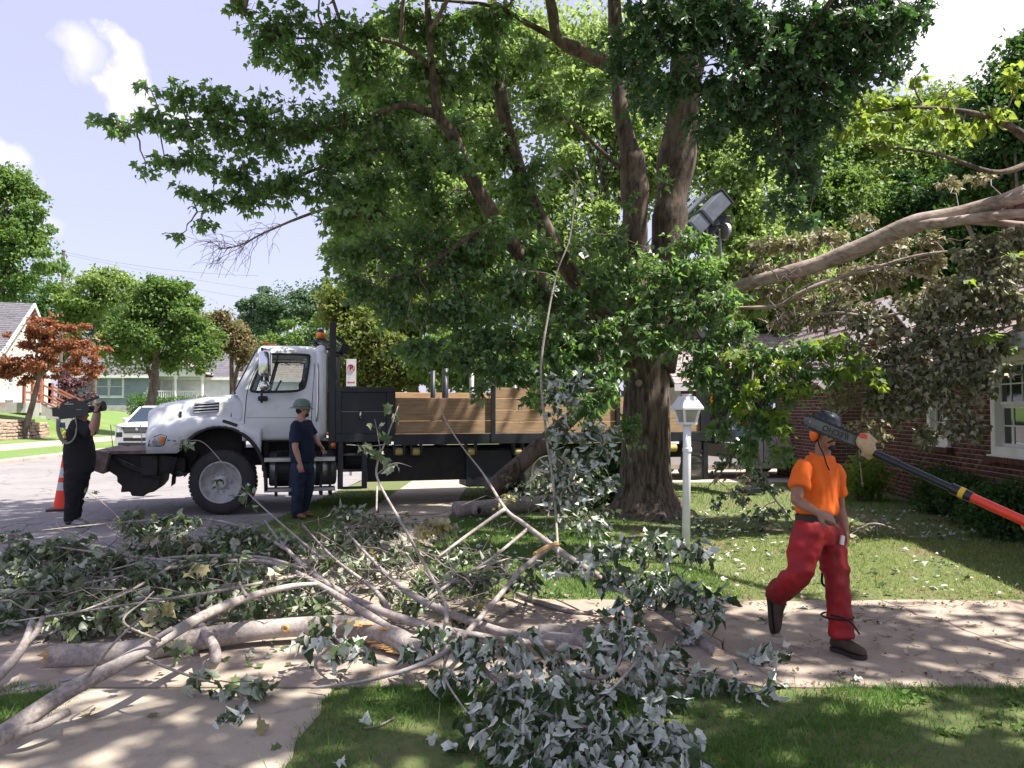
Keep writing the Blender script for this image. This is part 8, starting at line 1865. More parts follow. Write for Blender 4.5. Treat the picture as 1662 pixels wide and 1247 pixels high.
# 4 long sawn branch falling from the stems to the driveway
main4 = [gp(1166, 1064, .04), gp(1112, 1020, .08), gp(1062, 985, .16), gp(985, 944, .30), gp(905, 892, .50), gp(850, 850, .62), gp(820, 826, .70), gp(785, 770, .95), P(748, 722, 8.3), P(722, 680, 8.4), P(712, 645, 8.5)]
t4 = branch('fallen_branch', 'sawn grey branch rising from the driveway past the lantern post to a thin tip', [
    (main4, [.040, .035, .032, .029, .025, .020, .016, .011, .008, .006, .004], 'limb'),
    ([gp(902, 882, .55), gp(852, 920, .47), gp(795, 985, .36), gp(742, 1042, .28), gp(690, 1076, .22), gp(600, 1104, .14), gp(505, 1117, .06)], [.016, .018, .017, .016, .014, .010, .006], 'side_branch'),
    ([gp(820, 826, .72), gp(760, 868, .5), gp(710, 905, .35)], [.018, .014, .010], 'side_branch'), ([gp(860, 856, .6), gp(800, 905, .42), gp(760, 930, .3)], [.016, .012, .006], 'side_branch'), ([gp(985, 944, .3), gp(920, 920, .3), gp(840, 905, .3)], [.014, .010, .006], 'side_branch')], ends=[(main4[0], main4[0] - main4[1], .0425, 'pale_cut')],
    fol=[([Cg(1005, 890, .62, 34, 12), Cg(1060, 885, .62, 34, 16), Cg(1105, 885, .62, 34, 20), Cg(1130, 895, .6, 22, 14), Cg(955, 905, .5, 30, 14, .7), Cg(980, 935, .42, 36, 18), Cg(1040, 945, .38, 40, 20), Cg(1090, 955, .36, 44, 24), Cg(1140, 965, .34, 36, 28), Cg(1010, 985, .25, 36, 20, .8), Cg(1150, 995, .25, 28, 16, .8), Cg(905, 920, .4, 40, 18, .6)], 'wilt', .09, 950, 'leaf_silver', dict(parts=110, flip=.45, tleaf=7, twig_r=.004, conn_r=.007, droop=.5))])
obj('split_end', MB().tube([gp(902, 880, .56), gp(888, 888, .55), gp(868, 900, .52)], [.003, .02, .019], 8).tube([gp(905, 884, .55), gp(890, 884, .56)], [.024, .008], 6), M['cut_wood'], t4)
# 5 thin branch arching up in front of the truck bed
branch('fallen_branch', 'curved bare branch arching up before the timber boards with wilted leaves at its tip', [
    ([gp(724, 1012, .20), gp(722, 978, .30), gp(692, 922, .52), gp(655, 855, .82), gp(616, 785, 1.08), P(612, 755, 5.9), P(628, 710, 5.95), P(646, 660, 6.0)], [.016, .014, .012, .011, .009, .008, .006, .003], 'limb'),
    ([P(624, 722, 5.9), P(600, 724, 5.9), P(562, 722, 5.9)], [.005, .004, .003], 'twig_stem'), ([P(618, 735, 5.9), P(612, 700, 5.95), P(608, 680, 5.95)], [.004, .003, .002], 'twig_stem'), ([P(612, 770, 5.9), P(640, 752, 5.9), P(668, 758, 5.9)], [.004, .003, .002], 'twig_stem'), ([gp(612, 790, 1.06), gp(611, 830, .9)], [.008, .006], 'twig_stem')],
    fol=[([C(645, 655, 6.0, 11, 16, .9), C(612, 692, 5.95, 14, 18, .9), C(580, 720, 5.9, 18, 8, .8), C(622, 745, 5.9, 10, 16, .7), C(640, 758, 5.9, 10, 9, .7), C(595, 730, 5.9, 8, 8, .8)], 'near', .085, 420, 'leaf_pile', dict(flip=.4, tleaf=5, twig_r=.003, conn_r=.003))])
branch('fallen_branch', 'thin twig curving over the front wheel with a few grey green leaves', [([gp(520, 905, .4), gp(470, 862, .5), P(402, 800, 8.9), P(360, 750, 9.0), P(325, 716, 9.0), P(285, 722, 9.0)], [.012, .010, .007, .005, .004, .003], 'limb'), ([P(402, 800, 8.9), P(398, 825, 8.9)], [.004, .003], 'twig_stem')],
    fol=[([C(286, 720, 9.0, 20, 9, 1), C(398, 800, 8.9, 16, 14, 1), C(345, 782, 8.95, 12, 6, .8), C(404, 828, 8.8, 12, 8, .8)], 'near', .09, 520, 'leaf_pile', dict(flip=.35, tleaf=5, twig_r=.003, conn_r=.004))])
branch('fallen_branch', 'small twig standing up beside the shoes of the cameraman', [([gp(215, 870, .35), P(190, 838, 8.0), P(165, 815, 8.1), P(142, 800, 8.1)], [.008, .006, .005, .003], 'limb')], fol=[([C(144, 803, 8.1, 8, 10, .8), C(200, 842, 8.0, 18, 12, .9), C(222, 835, 8.0, 14, 12, .8)], 'near', .09, 480, 'leaf_pile', dict(flip=.35, tleaf=5, twig_r=.003, conn_r=.004))])
# 6 leafy boughs that make up the pile
pileA = [Cg(40, 905, .3, 50, 24), Cg(110, 895, .35, 55, 26), Cg(30, 940, .25, 48, 24), Cg(100, 945, .3, 60, 28), Cg(180, 925, .35, 60, 30), Cg(60, 975, .2, 55, 24), Cg(140, 980, .22, 60, 26), Cg(230, 960, .28, 60, 30), Cg(200, 1000, .18, 60, 22), Cg(110, 1010, .14, 55, 20), Cg(280, 990, .22, 55, 26), Cg(15, 1000, .15, 36, 18, .7), Cg(20, 870, .35, 24, 10, .6)]
branch('leafy_bough', 'dark leaved bough spreading to the left edge above the torn limb', [([gp(690, 1060, .10), gp(600, 1000, .22), gp(500, 940, .36), gp(430, 912, .42), gp(330, 915, .42), gp(200, 935, .36), gp(60, 965, .26), gp(-30, 985, .2)], [.034, .028, .022, .018, .014, .011, .008, .005], 'limb'), ([gp(330, 915, .42), gp(180, 900, .42), gp(40, 880, .4)], [.012, .009, .005], 'side_branch'), ([gp(285, 915, .42), gp(200, 965, .34), gp(110, 1000, .26)], [.012, .009, .005], 'side_branch'), ([gp(480, 935, .38), gp(350, 960, .4), gp(150, 990, .3), gp(0, 1012, .25)], [.012, .010, .007, .004], 'side_branch')],
    fol=[(pileA, 'wilt', .086, 1250, 'leaf_pile', dict(parts=60, flip=.16, tleaf=7, twig_r=.004, conn_r=.006, droop=.35))])
pileB = [Cg(250, 880, .4, 50, 22), Cg(320, 890, .4, 55, 24), Cg(390, 880, .42, 50, 24), Cg(300, 930, .35, 60, 26), Cg(370, 930, .35, 60, 28), Cg(440, 950, .3, 55, 28), Cg(340, 970, .28, 60, 24), Cg(420, 985, .22, 55, 24), Cg(500, 975, .22, 45, 26), Cg(460, 900, .35, 50, 26), Cg(210, 850, .45, 30, 14, .8), Cg(285, 850, .5, 40, 16, .8), Cg(520, 1000, .16, 40, 20, .8)]
branch('leafy_bough', 'greener bough lying in the middle of the pile before the front wheel', [([gp(860, 1050, .10), gp(760, 1032, .14), gp(640, 1000, .22), gp(560, 965, .30), gp(500, 925, .38), gp(455, 880, .46), gp(430, 845, .5)], [.034, .032, .029, .025, .020, .014, .008], 'limb'), ([gp(520, 935, .36), gp(420, 905, .42), gp(280, 905, .42), gp(180, 925, .4)], [.020, .016, .010, .005], 'side_branch'), ([gp(470, 895, .44), gp(400, 858, .5), gp(320, 842, .5), gp(200, 848, .5), gp(60, 862, .46), gp(-20, 872, .4)], [.014, .012, .010, .008, .006, .004], 'side_branch')],
    fol=[(pileB, 'wilt', .086, 1250, 'leaf_pile', dict(parts=50, flip=.25, tleaf=7, twig_r=.004, conn_r=.006, droop=.4)), ([Cg(330, 875, .5, 40, 14, .5), Cg(255, 880, .5, 30, 12, .5), Cg(430, 935, .45, 30, 18, .5), Cg(350, 920, .5, 40, 14, .4)], 'near', .085, 420, 'leaf_dry', dict(flip=.5, tleaf=6, twig_r=.003, conn_r=.004))])
pileC = [Cg(560, 880, .3, 50, 26), Cg(620, 855, .3, 50, 26), Cg(540, 925, .28, 50, 26), Cg(600, 925, .22, 45, 22, .7), Cg(660, 905, .25, 45, 24, .8), Cg(700, 940, .25, 45, 26), Cg(740, 905, .3, 40, 22), Cg(770, 950, .28, 45, 26), Cg(690, 985, .18, 45, 18, .6), Cg(800, 925, .3, 35, 18), Cg(850, 945, .28, 35, 18, .8), Cg(580, 840, .3, 40, 18), Cg(640, 965, .15, 40, 16, .5), Cg(760, 990, .2, 30, 14, .6)]
branch('leafy_bough', 'mixed bough lying over the footpath between the worker and the lawn', [([gp(950, 1060, .08), gp(860, 1040, .12), gp(740, 1000, .2), gp(660, 960, .28), gp(600, 905, .36), gp(560, 860, .42)], [.030, .032, .028, .022, .014, .008], 'limb'), ([gp(690, 975, .24), gp(760, 930, .34), gp(830, 905, .38)], [.014, .010, .005], 'side_branch'), ([gp(640, 1010, .14), gp(610, 960, .26), gp(540, 905, .36), gp(490, 850, .4)], [.022, .018, .012, .006], 'side_branch')],
    fol=[(pileC, 'wilt', .086, 1000, 'leaf_pile', dict(parts=40, flip=.38, tleaf=7, twig_r=.004, conn_r=.006, droop=.45)), ([Cg(700, 855, .35, 34, 16, 1), Cg(680, 870, .3, 26, 12, 1), Cg(610, 905, .3, 30, 10, .6), Cg(800, 975, .22, 22, 14, .7), Cg(820, 815, .5, 20, 16, .8)], 'near', .07, 800, 'leaf_yellow', dict(flip=.5, tleaf=7, twig_r=.003, conn_r=.004)), ([Cg(715, 862, .3, 40, 16, 1), Cg(805, 945, .3, 20, 22, .8)], 'near', .08, 600, 'leaf_dry', dict(flip=.4, tleaf=7, twig_r=.003, conn_r=.004))])
sgp = []
for k in range(150):
    x, y = RG.uniform(0, 860), RG.uniform(850, 1000); p = G(x, y, RG.uniform(.12, .35)); a = RG.uniform(-.5, PI + .5); L = RG.uniform(.25, .9)
    q = curve(p, p + Vector((math.cos(a) * L, math.sin(a) * L * .5, RG.uniform(-.05, .28))), 6, -.05, .05); sgp.append((q, np.linspace(.0065, .002, 6)))
    m_ = q[3]; sgp.append((curve(m_, m_ + RG.normal(0, .16, 3), 4, 0, .05), np.linspace(.003, .0015, 4)))
TV, TT = tri_tubes(sgp); tag(npmesh('brushwood', TV, TT, M['twig_grey'], None), 'tangle of thin bare twigs sticking out of the leafy pile', 'twigs', kind='stuff')
# 7 the silver-leaved bough hanging down in front
front = [C(700, 1035, 4.6, 34, 30, .9), C(660, 1060, 4.5, 26, 24, .7), C(760, 1040, 4.5, 38, 30, .9), C(720, 1080, 4.3, 28, 34), C(785, 1075, 4.3, 34, 34), C(840, 1050, 4.3, 34, 34, .9), C(835, 1100, 4.15, 34, 36), C(790, 1130, 4.05, 30, 36), C(765, 1180, 3.68, 26, 30), C(850, 1155, 3.75, 34, 34), C(900, 1085, 4.2, 34, 38), C(960, 1050, 4.3, 34, 36, .8), C(1000, 1020, 4.4, 32, 34, .8), C(1030, 1060, 4.3, 30, 34, .8), C(910, 1150, 3.72, 36, 38), C(960, 1125, 4.0, 32, 32, .8), C(870, 1205, 3.5, 40, 34), C(940, 1210, 3.45, 42, 36), C(1010, 1190, 3.55, 42, 34), C(1075, 1205, 3.5, 42, 32), C(1125, 1225, 3.42, 30, 26), C(1000, 1240, 3.33, 60, 20), C(880, 1243, 3.33, 50, 16), C(1060, 1160, 3.7, 40, 26), C(960, 1180, 3.6, 44, 34), C(820, 1200, 3.55, 30, 26), C(1030, 1235, 3.35, 60, 22), C(930, 1245, 3.33, 50, 20), C(1110, 1190, 3.6, 30, 20, .8), C(890, 1120, 3.9, 34, 34), C(980, 1085, 4.2, 28, 24, .7)]
branch('leafy_bough', 'silvery wilted bough hanging over the front lawn at the bottom centre', [([gp(905, 1045, .12), P(820, 1040, 4.7), P(745, 1030, 4.6), P(790, 1090, 4.3), P(850, 1140, 4.0), P(930, 1175, 3.7), P(1050, 1200, 3.5)], [.020, .020, .018, .014, .012, .009, .005], 'limb'), ([P(850, 1025, 4.7), P(890, 1060, 4.4), P(960, 1100, 4.2), P(1000, 1085, 4.2), P(1010, 1030, 4.4), P(1008, 1000, 4.5)], [.014, .013, .011, .009, .007, .004], 'side_branch'), ([P(745, 1030, 4.6), P(720, 1090, 4.3), P(760, 1160, 3.8)], [.010, .007, .004], 'side_branch'), ([P(965, 1105, 4.15), P(970, 1140, 4.05), P(985, 1180, 3.7)], [.008, .006, .003], 'twig_stem')],
    fol=[(front, 'wilt', .076, 980, 'leaf_silver', dict(parts=170, flip=.55, tleaf=7, twig_r=.003, conn_r=.005, droop=1.6, jit=.7, updir=.35))])
branch('leafy_bough', 'low silvery spray hanging from the torn limb over the driveway', [([gp(560, 1010, .2), P(540, 1025, 4.9), P(560, 1050, 4.6), P(590, 1065, 4.5)], [.014, .010, .007, .004], 'limb'), ([P(530, 1020, 4.9), P(490, 1040, 4.7)], [.006, .003], 'twig_stem')], fol=[([C(500, 1035, 4.7, 28, 16, .9), C(540, 1045, 4.6, 32, 22, .9), C(580, 1060, 4.5, 26, 22, .9), C(560, 1030, 4.7, 26, 16, .7), C(525, 1010, 4.8, 18, 16, .7)], 'wilt', .085, 460, 'leaf_silver', dict(parts=25, flip=.5, tleaf=6, twig_r=.003, conn_r=.004, droop=1.1))])
branch('leafy_bough', 'silvery spray trailing from the driveway edge onto the front lawn', [([gp(1035, 1060, .25), gp(1090, 1075, .15), gp(1160, 1098, .10), gp(1250, 1118, .06)], [.010, .008, .006, .003], 'limb'), ([gp(1060, 1040, .3), gp(1010, 1100, .2), gp(960, 1150, .15)], [.010, .008, .004], 'side_branch')],
    fol=[([Cg(1050, 1060, .22, 26, 26, .9), Cg(1095, 1080, .14, 30, 18), Cg(1140, 1100, .10, 34, 16), Cg(1190, 1108, .09, 34, 14), Cg(1240, 1118, .07, 26, 12), Cg(1030, 1110, .15, 34, 24, .8), Cg(1075, 1125, .1, 30, 16, .8)], 'wilt', .085, 620, 'leaf_silver', dict(parts=60, flip=.5, tleaf=6, twig_r=.003, conn_r=.004))])
for lab, cl, mm, fl, sz in (('sprig of pale crumpled leaves lying on the driveway beside the walking man', [Cg(1228, 1072, .05, 16, 6, 1, .04), Cg(1250, 1075, .05, 14, 6, 1, .04), Cg(1272, 1062, .08, 12, 12, 1)], 'leaf_silver', .5, .085), ('small flat cluster of pale leaves alone on the near concrete', [Cg(362, 1175, .03, 16, 6, .9, .03), Cg(385, 1166, .04, 16, 6, .9, .04), Cg(402, 1158, .03, 10, 5, .8, .03)], 'leaf_silver', .5, .07), ('green leaf clump on the lawn beside the fallen limb end', [Cg(1115, 1035, .1, 16, 10, 1), Cg(1095, 1060, .1, 14, 8, 1)], 'leaf_silver', .4, .085)):
    c0 = cl[0][0]; t = thing('leaf_sprig', lab, 'leafy twig', (c0.x, c0.y, 0)); limb_part(t, [cl[0][0], cl[-1][0].lerp(cl[0][0], .5) + UPZ * .01, cl[-1][0]], [.004, .004, .002], 'twig_grey', name='stem', n=6)
    d = np.concatenate([np.array(c) + RG.normal(0, .5, (9, 3)) * np.array(r) for c, r, f in cl]); d[:, 2] = np.maximum(d[:, 2], .045); nr = np.array([0, -.3, .8]) + RG.normal(0, .5, d.shape); nr[RG.random(len(d)) < fl] *= -1
    leaf_parts(t, d, RG.normal(0, .6, d.shape) + np.array([0, 0, .1]), nr, sz * RG.uniform(.7, 1.25, len(d)), 'wilt', mm)
# 8 hanging vertical twig with silver leaves before the trunk
branch('hanging_branch', 'thin vertical hanging branch with silver leaves left of the maple trunk', [([gp(906, 905, .55), P(903, 850, 7.9), P(897, 780, 8.3), P(886, 700, 8.6), P(878, 600, 8.8), P(890, 510, 9), P(905, 440, 9.1), P(925, 385, 9.2), P(935, 300, 9.3)], [.010, .012, .013, .014, .014, .012, .010, .008, .006], 'limb'), ([P(880, 620, 8.8), P(930, 640, 8.8), P(990, 620, 8.8)], [.008, .006, .003], 'side_branch'), ([P(886, 700, 8.6), P(940, 720, 8.6), P(985, 735, 8.5)], [.008, .006, .003], 'side_branch')],
    fol=[([C(912, 618, 8.8, 20, 16), C(935, 640, 8.8, 18, 16), C(905, 670, 8.7, 18, 14), C(950, 612, 8.8, 12, 12, .8), C(925, 700, 8.6, 22, 16), C(970, 722, 8.5, 26, 14), C(995, 735, 8.5, 18, 12), C(930, 620, 8.8, 26, 18), C(905, 645, 8.8, 22, 20), C(960, 700, 8.6, 24, 16), C(960, 755, 8.5, 30, 16), C(985, 700, 8.6, 20, 14), C(900, 700, 8.6, 18, 20), C(925, 760, 8.4, 26, 20), C(960, 850, 8.1, 30, 16, .8), C(985, 790, 8.3, 22, 22, .8),  C(945, 745, 8.5, 26, 14), C(915, 770, 8.4, 24, 18), C(890, 735, 8.5, 14, 16, .8), C(940, 800, 8.3, 30, 20, .8), C(900, 820, 8.2, 24, 16, .8), C(935, 305, 9.3, 16, 22, .5), C(955, 325, 9.3, 12, 12, .4), C(948, 405, 9.3, 16, 8, .35), C(830, 440, 9.2, 12, 10, .35), C(905, 270, 9.3, 10, 10, .4), C(1055, 405, 9.4, 10, 8, .4), C(860, 520, 9.2, 14, 8, .2), C(905, 465, 9.2, 14, 10, .35)], 'wilt', .105, 560, 'leaf_silver', dict(flip=.62, tleaf=6, twig_r=.004, conn_r=.006, droop=1.1))])
branch('leafy_bough', 'dull leaved bough slumped at the trunk foot over the grey limb', [([P(1010, 690, 10.9), P(960, 740, 10.6), P(920, 800, 10.4), P(880, 835, 10.3)], [.04, .03, .02, .01], 'limb')],
    fol=[([C(960, 770, 10.4, 34, 26), C(920, 800, 10.3, 36, 24), C(880, 780, 10.4, 34, 22, .8), C(850, 800, 10.4, 30, 18, .7), C(965, 830, 10.1, 30, 20), C(930, 850, 9.8, 34, 18, .8), C(985, 800, 10.2, 24, 24)], 'mid', .11, 330, 'leaf_pile', dict(flip=.4, tleaf=6, twig_r=.004, conn_r=.008, droop=.8)), ([C(975, 860, 9.6, 30, 14, .6), C(905, 880, 8.6, 26, 12, .5)], 'mid', .1, 320, 'leaf_silver', dict(flip=.5, tleaf=6, twig_r=.004, conn_r=.006, droop=.8))])
# 9 logs behind
branch('fallen_limb', 'thick grey limb leaning out of the leaves in front of the truck bed', [([P(796, 800, 11.22), P(815, 780, 11.25), P(850, 748, 11.35), P(900, 703, 11.45), P(955, 655, 11.5)], [.13, .135, .13, .12, .10], 'limb')], cat='fallen limb', bark='bark_limb', fol=[([C(840, 800, 11.1, 30, 18, .5), C(820, 770, 11.1, 20, 12, .4)], 'mid', .10, 300, 'leaf_pile', dict(flip=.4, tleaf=5, twig_r=.003, conn_r=.005))])
l9 = [gp(738, 828, .13), gp(800, 824, .13), gp(850, 819, .14), gp(905, 816, .13), gp(960, 815, .12)]
t9 = branch('fallen_limb', 'hollow ended grey log lying flat on the lawn behind the leaf pile', [(l9, [.12, .13, .125, .12, .10], 'limb')], cat='fallen limb')
nd = (l9[0] - l9[1]).normalized(); obj('hollow_end', MB().tube([gp(775, 826, .14) + Vector((0, -.10, 0)), gp(775, 826, .14) + Vector((0, -.16, -.01)), gp(776, 826, .14) + Vector((.01, -.17, -.01))], [.10, .085, .05], 14), M['bark_grey'], t9, smooth=True); obj('hollow', MB().ell(gp(776, 826, .14) + Vector((.01, -.165, -.01)), (.045, .03, .05)), M['dark_void'], t9, smooth=True)
for lab, pts, rad in (('grey cut log on the driveway behind the silver bough', [gp(880, 1040, .07), gp(930, 1044, .07), gp(962, 1046, .06), gp(1000, 1062, .05), gp(1020, 1066, .04)], [.06, .06, .045, .03, .026]), ('dark short log lying just behind the grey cut log', [gp(875, 1025, .06), gp(920, 1028, .06), gp(950, 1030, .05)], [.05, .05, .045]), ('bare branch crossing the lawn edge behind the driveway', [gp(840, 965, .06), gp(900, 985, .06), gp(950, 995, .05), gp(1000, 985, .05)], [.022, .02, .015, .008]), ('thin curved bare stick near the lawn edge in front', [gp(640, 1165, .03), gp(615, 1178, .03), gp(590, 1182, .03)], [.004, .005, .004])):
    branch('fallen_branch', lab, [(pts, rad, 'limb')], cat='branch')
# 10 limb torn off and resting on the brick house roof
big = [P(1130, 490, 11.4), P(1205, 464, 11.2), P(1270, 446, 10.9), P(1330, 428, 10.7), P(1390, 405, 10.5), P(1440, 382, 10.3), P(1490, 362, 10.1), P(1560, 345, 9.9), P(1662, 318, 9.6), P(1800, 285, 9.4)]
hang = [C(*c) for c in ((1400, 520, 10.6, 34, 26, .7), (1350, 500, 10.8, 34, 22, .6), (1390, 570, 10.5, 30, 26, .6), (1630, 600, 9.4, 16, 16, .6), (1440, 600, 10.3, 30, 30, .8), (1480, 620, 10.2, 28, 30), (1545, 585, 10, 26, 28), (1600, 600, 9.7, 20, 24), (1640, 470, 9.5, 30, 34), (1570, 470, 9.8, 34, 34), (1500, 500, 10.2, 30, 26), (1580, 690, 10, 16, 26, .8), (1420, 650, 10.5, 20, 30, .7), (1500, 560, 10.2, 34, 24), (1450, 570, 10.4, 30, 20, .8), (1520, 510, 10.1, 32, 26), (1450, 660, 10.4, 22, 30, .8), (1520, 640, 10.1, 26, 30), (1590, 580, 9.9, 26, 30), (1570, 420, 9.9, 30, 26), (1610, 400, 9.8, 32, 26), (1650, 395, 9.8, 28, 30), (1640, 440, 9.7, 34, 32), (1590, 460, 9.9, 30, 32), (1560, 500, 10, 28, 30), (1600, 510, 9.8, 30, 32), (1650, 500, 9.6, 32, 34), (1540, 550, 10, 28, 28), (1575, 560, 9.9, 28, 28), (1620, 555, 9.7, 30, 22, .8), (1530, 600, 10, 26, 26), (1565, 610, 9.9, 28, 26), (1590, 640, 9.9, 16, 26, .8), (1550, 660, 10, 22, 24, .9), (1500, 610, 10.2, 22, 24, .8), (1480, 660, 10.3, 22, 26, .9), (1500, 710, 10.3, 18, 24, .8), (1460, 620, 10.4, 20, 20, .7), (1545, 700, 10, 14, 20, .7))]
dry = [C(*c) for c in ((1300, 440, 11.2, 40, 26, .7), (1230, 440, 11.3, 36, 22, .8), (1450, 400, 11.2, 36, 24, .7), (1330, 520, 11, 36, 20, .8), (1280, 520, 11, 36, 20, .8), (1450, 540, 10.6, 36, 22, .8), (1400, 440, 11.1, 40, 22, .7), (1510, 390, 10.7, 30, 18, .7), (1360, 560, 11, 30, 26, .7), (1420, 610, 10.8, 26, 26, .7), (1300, 600, 11, 30, 24, .5), (1480, 580, 10.6, 30, 24, .8), (1240, 400, 11.3, 34, 20, .7), (1290, 395, 11.3, 36, 20, .8), (1340, 385, 11.3, 34, 18, .8), (1400, 360, 11.4, 30, 16, .6), (1255, 480, 11.2, 32, 18, .7), (1310, 485, 11.1, 30, 14, .7), (1380, 470, 11, 34, 18, .8), (1440, 450, 11, 34, 22, .8), (1500, 430, 10.8, 34, 22, .8), (1470, 490, 10.6, 34, 18, .8), (1530, 470, 10.4, 30, 26), (1410, 500, 10.8, 30, 14, .6), (1500, 540, 10.4, 24, 20, .7), (1380, 640, 10.8, 20, 26, .6), (1350, 610, 10.8, 20, 18, .5), (1600, 345, 10.2, 26, 16, .6), (1540, 300, 10.6, 24, 12, .6), (1590, 290, 10.6, 24, 14, .6), (1350, 650, 10.8, 20, 22, .5), (1430, 700, 10.8, 16, 24, .6), (1390, 700, 10.9, 16, 24, .6))]
branch('torn_limb', 'heavy pinkish limb torn from the maple and resting on the brick house roof', [(big, [.08, .10, .105, .11, .115, .125, .125, .095, .09, .07], 'limb'),
    ([P(1478, 366, 10.1), P(1530, 362, 9.9), P(1600, 352, 9.7), P(1680, 345, 9.6), P(1800, 340, 9.5)], [.075, .07, .065, .06, .05], 'side_branch'), ([P(1570, 360, 9.8), P(1620, 362, 9.8), P(1700, 368, 9.8)], [.04, .045, .04], 'side_branch'),
    ([P(1195, 500, 11), P(1262, 497, 10.8), P(1300, 476, 10.6), P(1350, 455, 10.5), P(1430, 432, 10.4), P(1500, 413, 10.2), P(1595, 404, 10)], [.02, .035, .034, .03, .025, .018, .010], 'side_branch'),
    ([P(1310, 512, 10.8), P(1360, 508, 10.6), P(1420, 515, 10.5), P(1470, 508, 10.4), P(1530, 518, 10.2), P(1590, 548, 10)], [.024, .024, .022, .02, .015, .008], 'side_branch'),
    ([P(1430, 434, 10.4), P(1500, 450, 10.2), P(1550, 480, 10.1), P(1610, 490, 10)], [.014, .012, .010, .005], 'side_branch'), ([P(1370, 538, 10.7), P(1400, 520, 10.6), P(1440, 512, 10.5)], [.010, .014, .012], 'side_branch'), ([P(1480, 510, 10.4), P(1560, 508, 10.2), P(1640, 515, 10)], [.014, .012, .008], 'side_branch'),
    ([P(1420, 600, 10.8), P(1395, 700, 10.8), P(1400, 790, 10.9)], [.010, .011, .012], 'twig_stem'), ([P(1375, 560, 10.8), P(1400, 640, 10.8), P(1340, 690, 10.9)], [.008, .007, .004], 'twig_stem'), ([P(1560, 345, 9.9), P(1590, 430, 9.8), P(1560, 560, 9.9), P(1520, 700, 10)], [.03, .022, .014, .006], 'twig_stem')],
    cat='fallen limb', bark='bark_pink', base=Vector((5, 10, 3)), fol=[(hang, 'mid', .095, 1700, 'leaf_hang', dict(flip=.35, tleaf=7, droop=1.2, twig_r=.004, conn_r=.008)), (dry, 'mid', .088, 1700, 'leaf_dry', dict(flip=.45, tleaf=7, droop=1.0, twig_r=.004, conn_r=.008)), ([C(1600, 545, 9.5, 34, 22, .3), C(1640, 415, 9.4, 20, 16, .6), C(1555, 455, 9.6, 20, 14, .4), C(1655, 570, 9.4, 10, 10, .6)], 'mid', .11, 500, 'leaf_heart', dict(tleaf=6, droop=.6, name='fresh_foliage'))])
sgh = []
for k in range(90):
    p = P(RG.uniform(1220, 1640), RG.uniform(400, 640), RG.uniform(9.9, 10.9)); L = RG.uniform(.25, 1.0); q = curve(p, p + Vector((RG.uniform(-.3, 1) * L, RG.normal(0, .15), RG.uniform(-.9, .35) * L)), 7, -.08, .05); sgh.append((q, np.linspace(.010, .003, 7)))
TV, TT = tri_tubes(sgh); tag(npmesh('hanging_twigs', TV, TT, M['twig_grey'], None), 'thin broken twigs hanging in front of the brick house roof', 'twigs', kind='stuff')
# 11 slumped foliage between lantern and walking man
branch('leafy_bough', 'slumped bough of dull leaves hanging to the lawn between the lantern and the silver car', [([P(1150, 560, 10.9), P(1200, 640, 10.8), P(1225, 720, 10.7), P(1245, 790, 10.6), P(1290, 850, 10.3)], [.03, .026, .02, .014, .006], 'limb'), ([P(1215, 680, 10.8), P(1190, 740, 10.9), P(1150, 790, 11)], [.016, .012, .006], 'side_branch')],
    fol=[([C(1195, 720, 10.8, 24, 22), C(1175, 750, 10.9, 26, 20, .9), C(1215, 760, 10.7, 28, 24), C(1240, 790, 10.6, 26, 24), C(1190, 800, 10.7, 30, 22, .8), C(1225, 835, 10.4, 30, 18, .9), C(1265, 830, 10.3, 24, 20, .8), C(1165, 700, 10.9, 18, 18, .7), C(1205, 660, 10.8, 22, 24, .7), C(1250, 745, 10.6, 20, 20, .7), C(1160, 820, 10.8, 26, 14, .6)], 'mid', .09, 460, 'leaf_pile', dict(flip=.35, tleaf=7, droop=1.2, twig_r=.004, conn_r=.007)), ([C(1210, 790, 10.5, 40, 40, .25), C(1250, 850, 10.2, 30, 10, .5)], 'mid', .08, 420, 'leaf_dry', dict(flip=.4, tleaf=6, twig_r=.003, conn_r=.004))])
branch('leafy_bough', 'pale leafy debris heap behind the knees of the walking man', [([gp(1375, 860, .1), gp(1420, 850, .25), gp(1460, 862, .1)], [.012, .012, .006], 'limb')], fol=[([Cg(1385, 850, .2, 24, 12, .8), Cg(1420, 845, .2, 24, 14, .9), Cg(1445, 860, .12, 20, 10, .8), Cg(1370, 875, .1, 20, 8, .6)], 'mid', .085, 480, 'leaf_dry', dict(flip=.5, tleaf=6, twig_r=.003, conn_r=.004))])
branch('fallen_branch', 'bare pale stick leaning out of the bushes onto the sunny lawn', [([gp(1478, 872, .02), gp(1500, 872, .05), gp(1510, 862, .12)], [.012, .012, .010], 'limb'), ([gp(1498, 874, .04), gp(1530, 862, .18)], [.006, .004], 'twig_stem')])

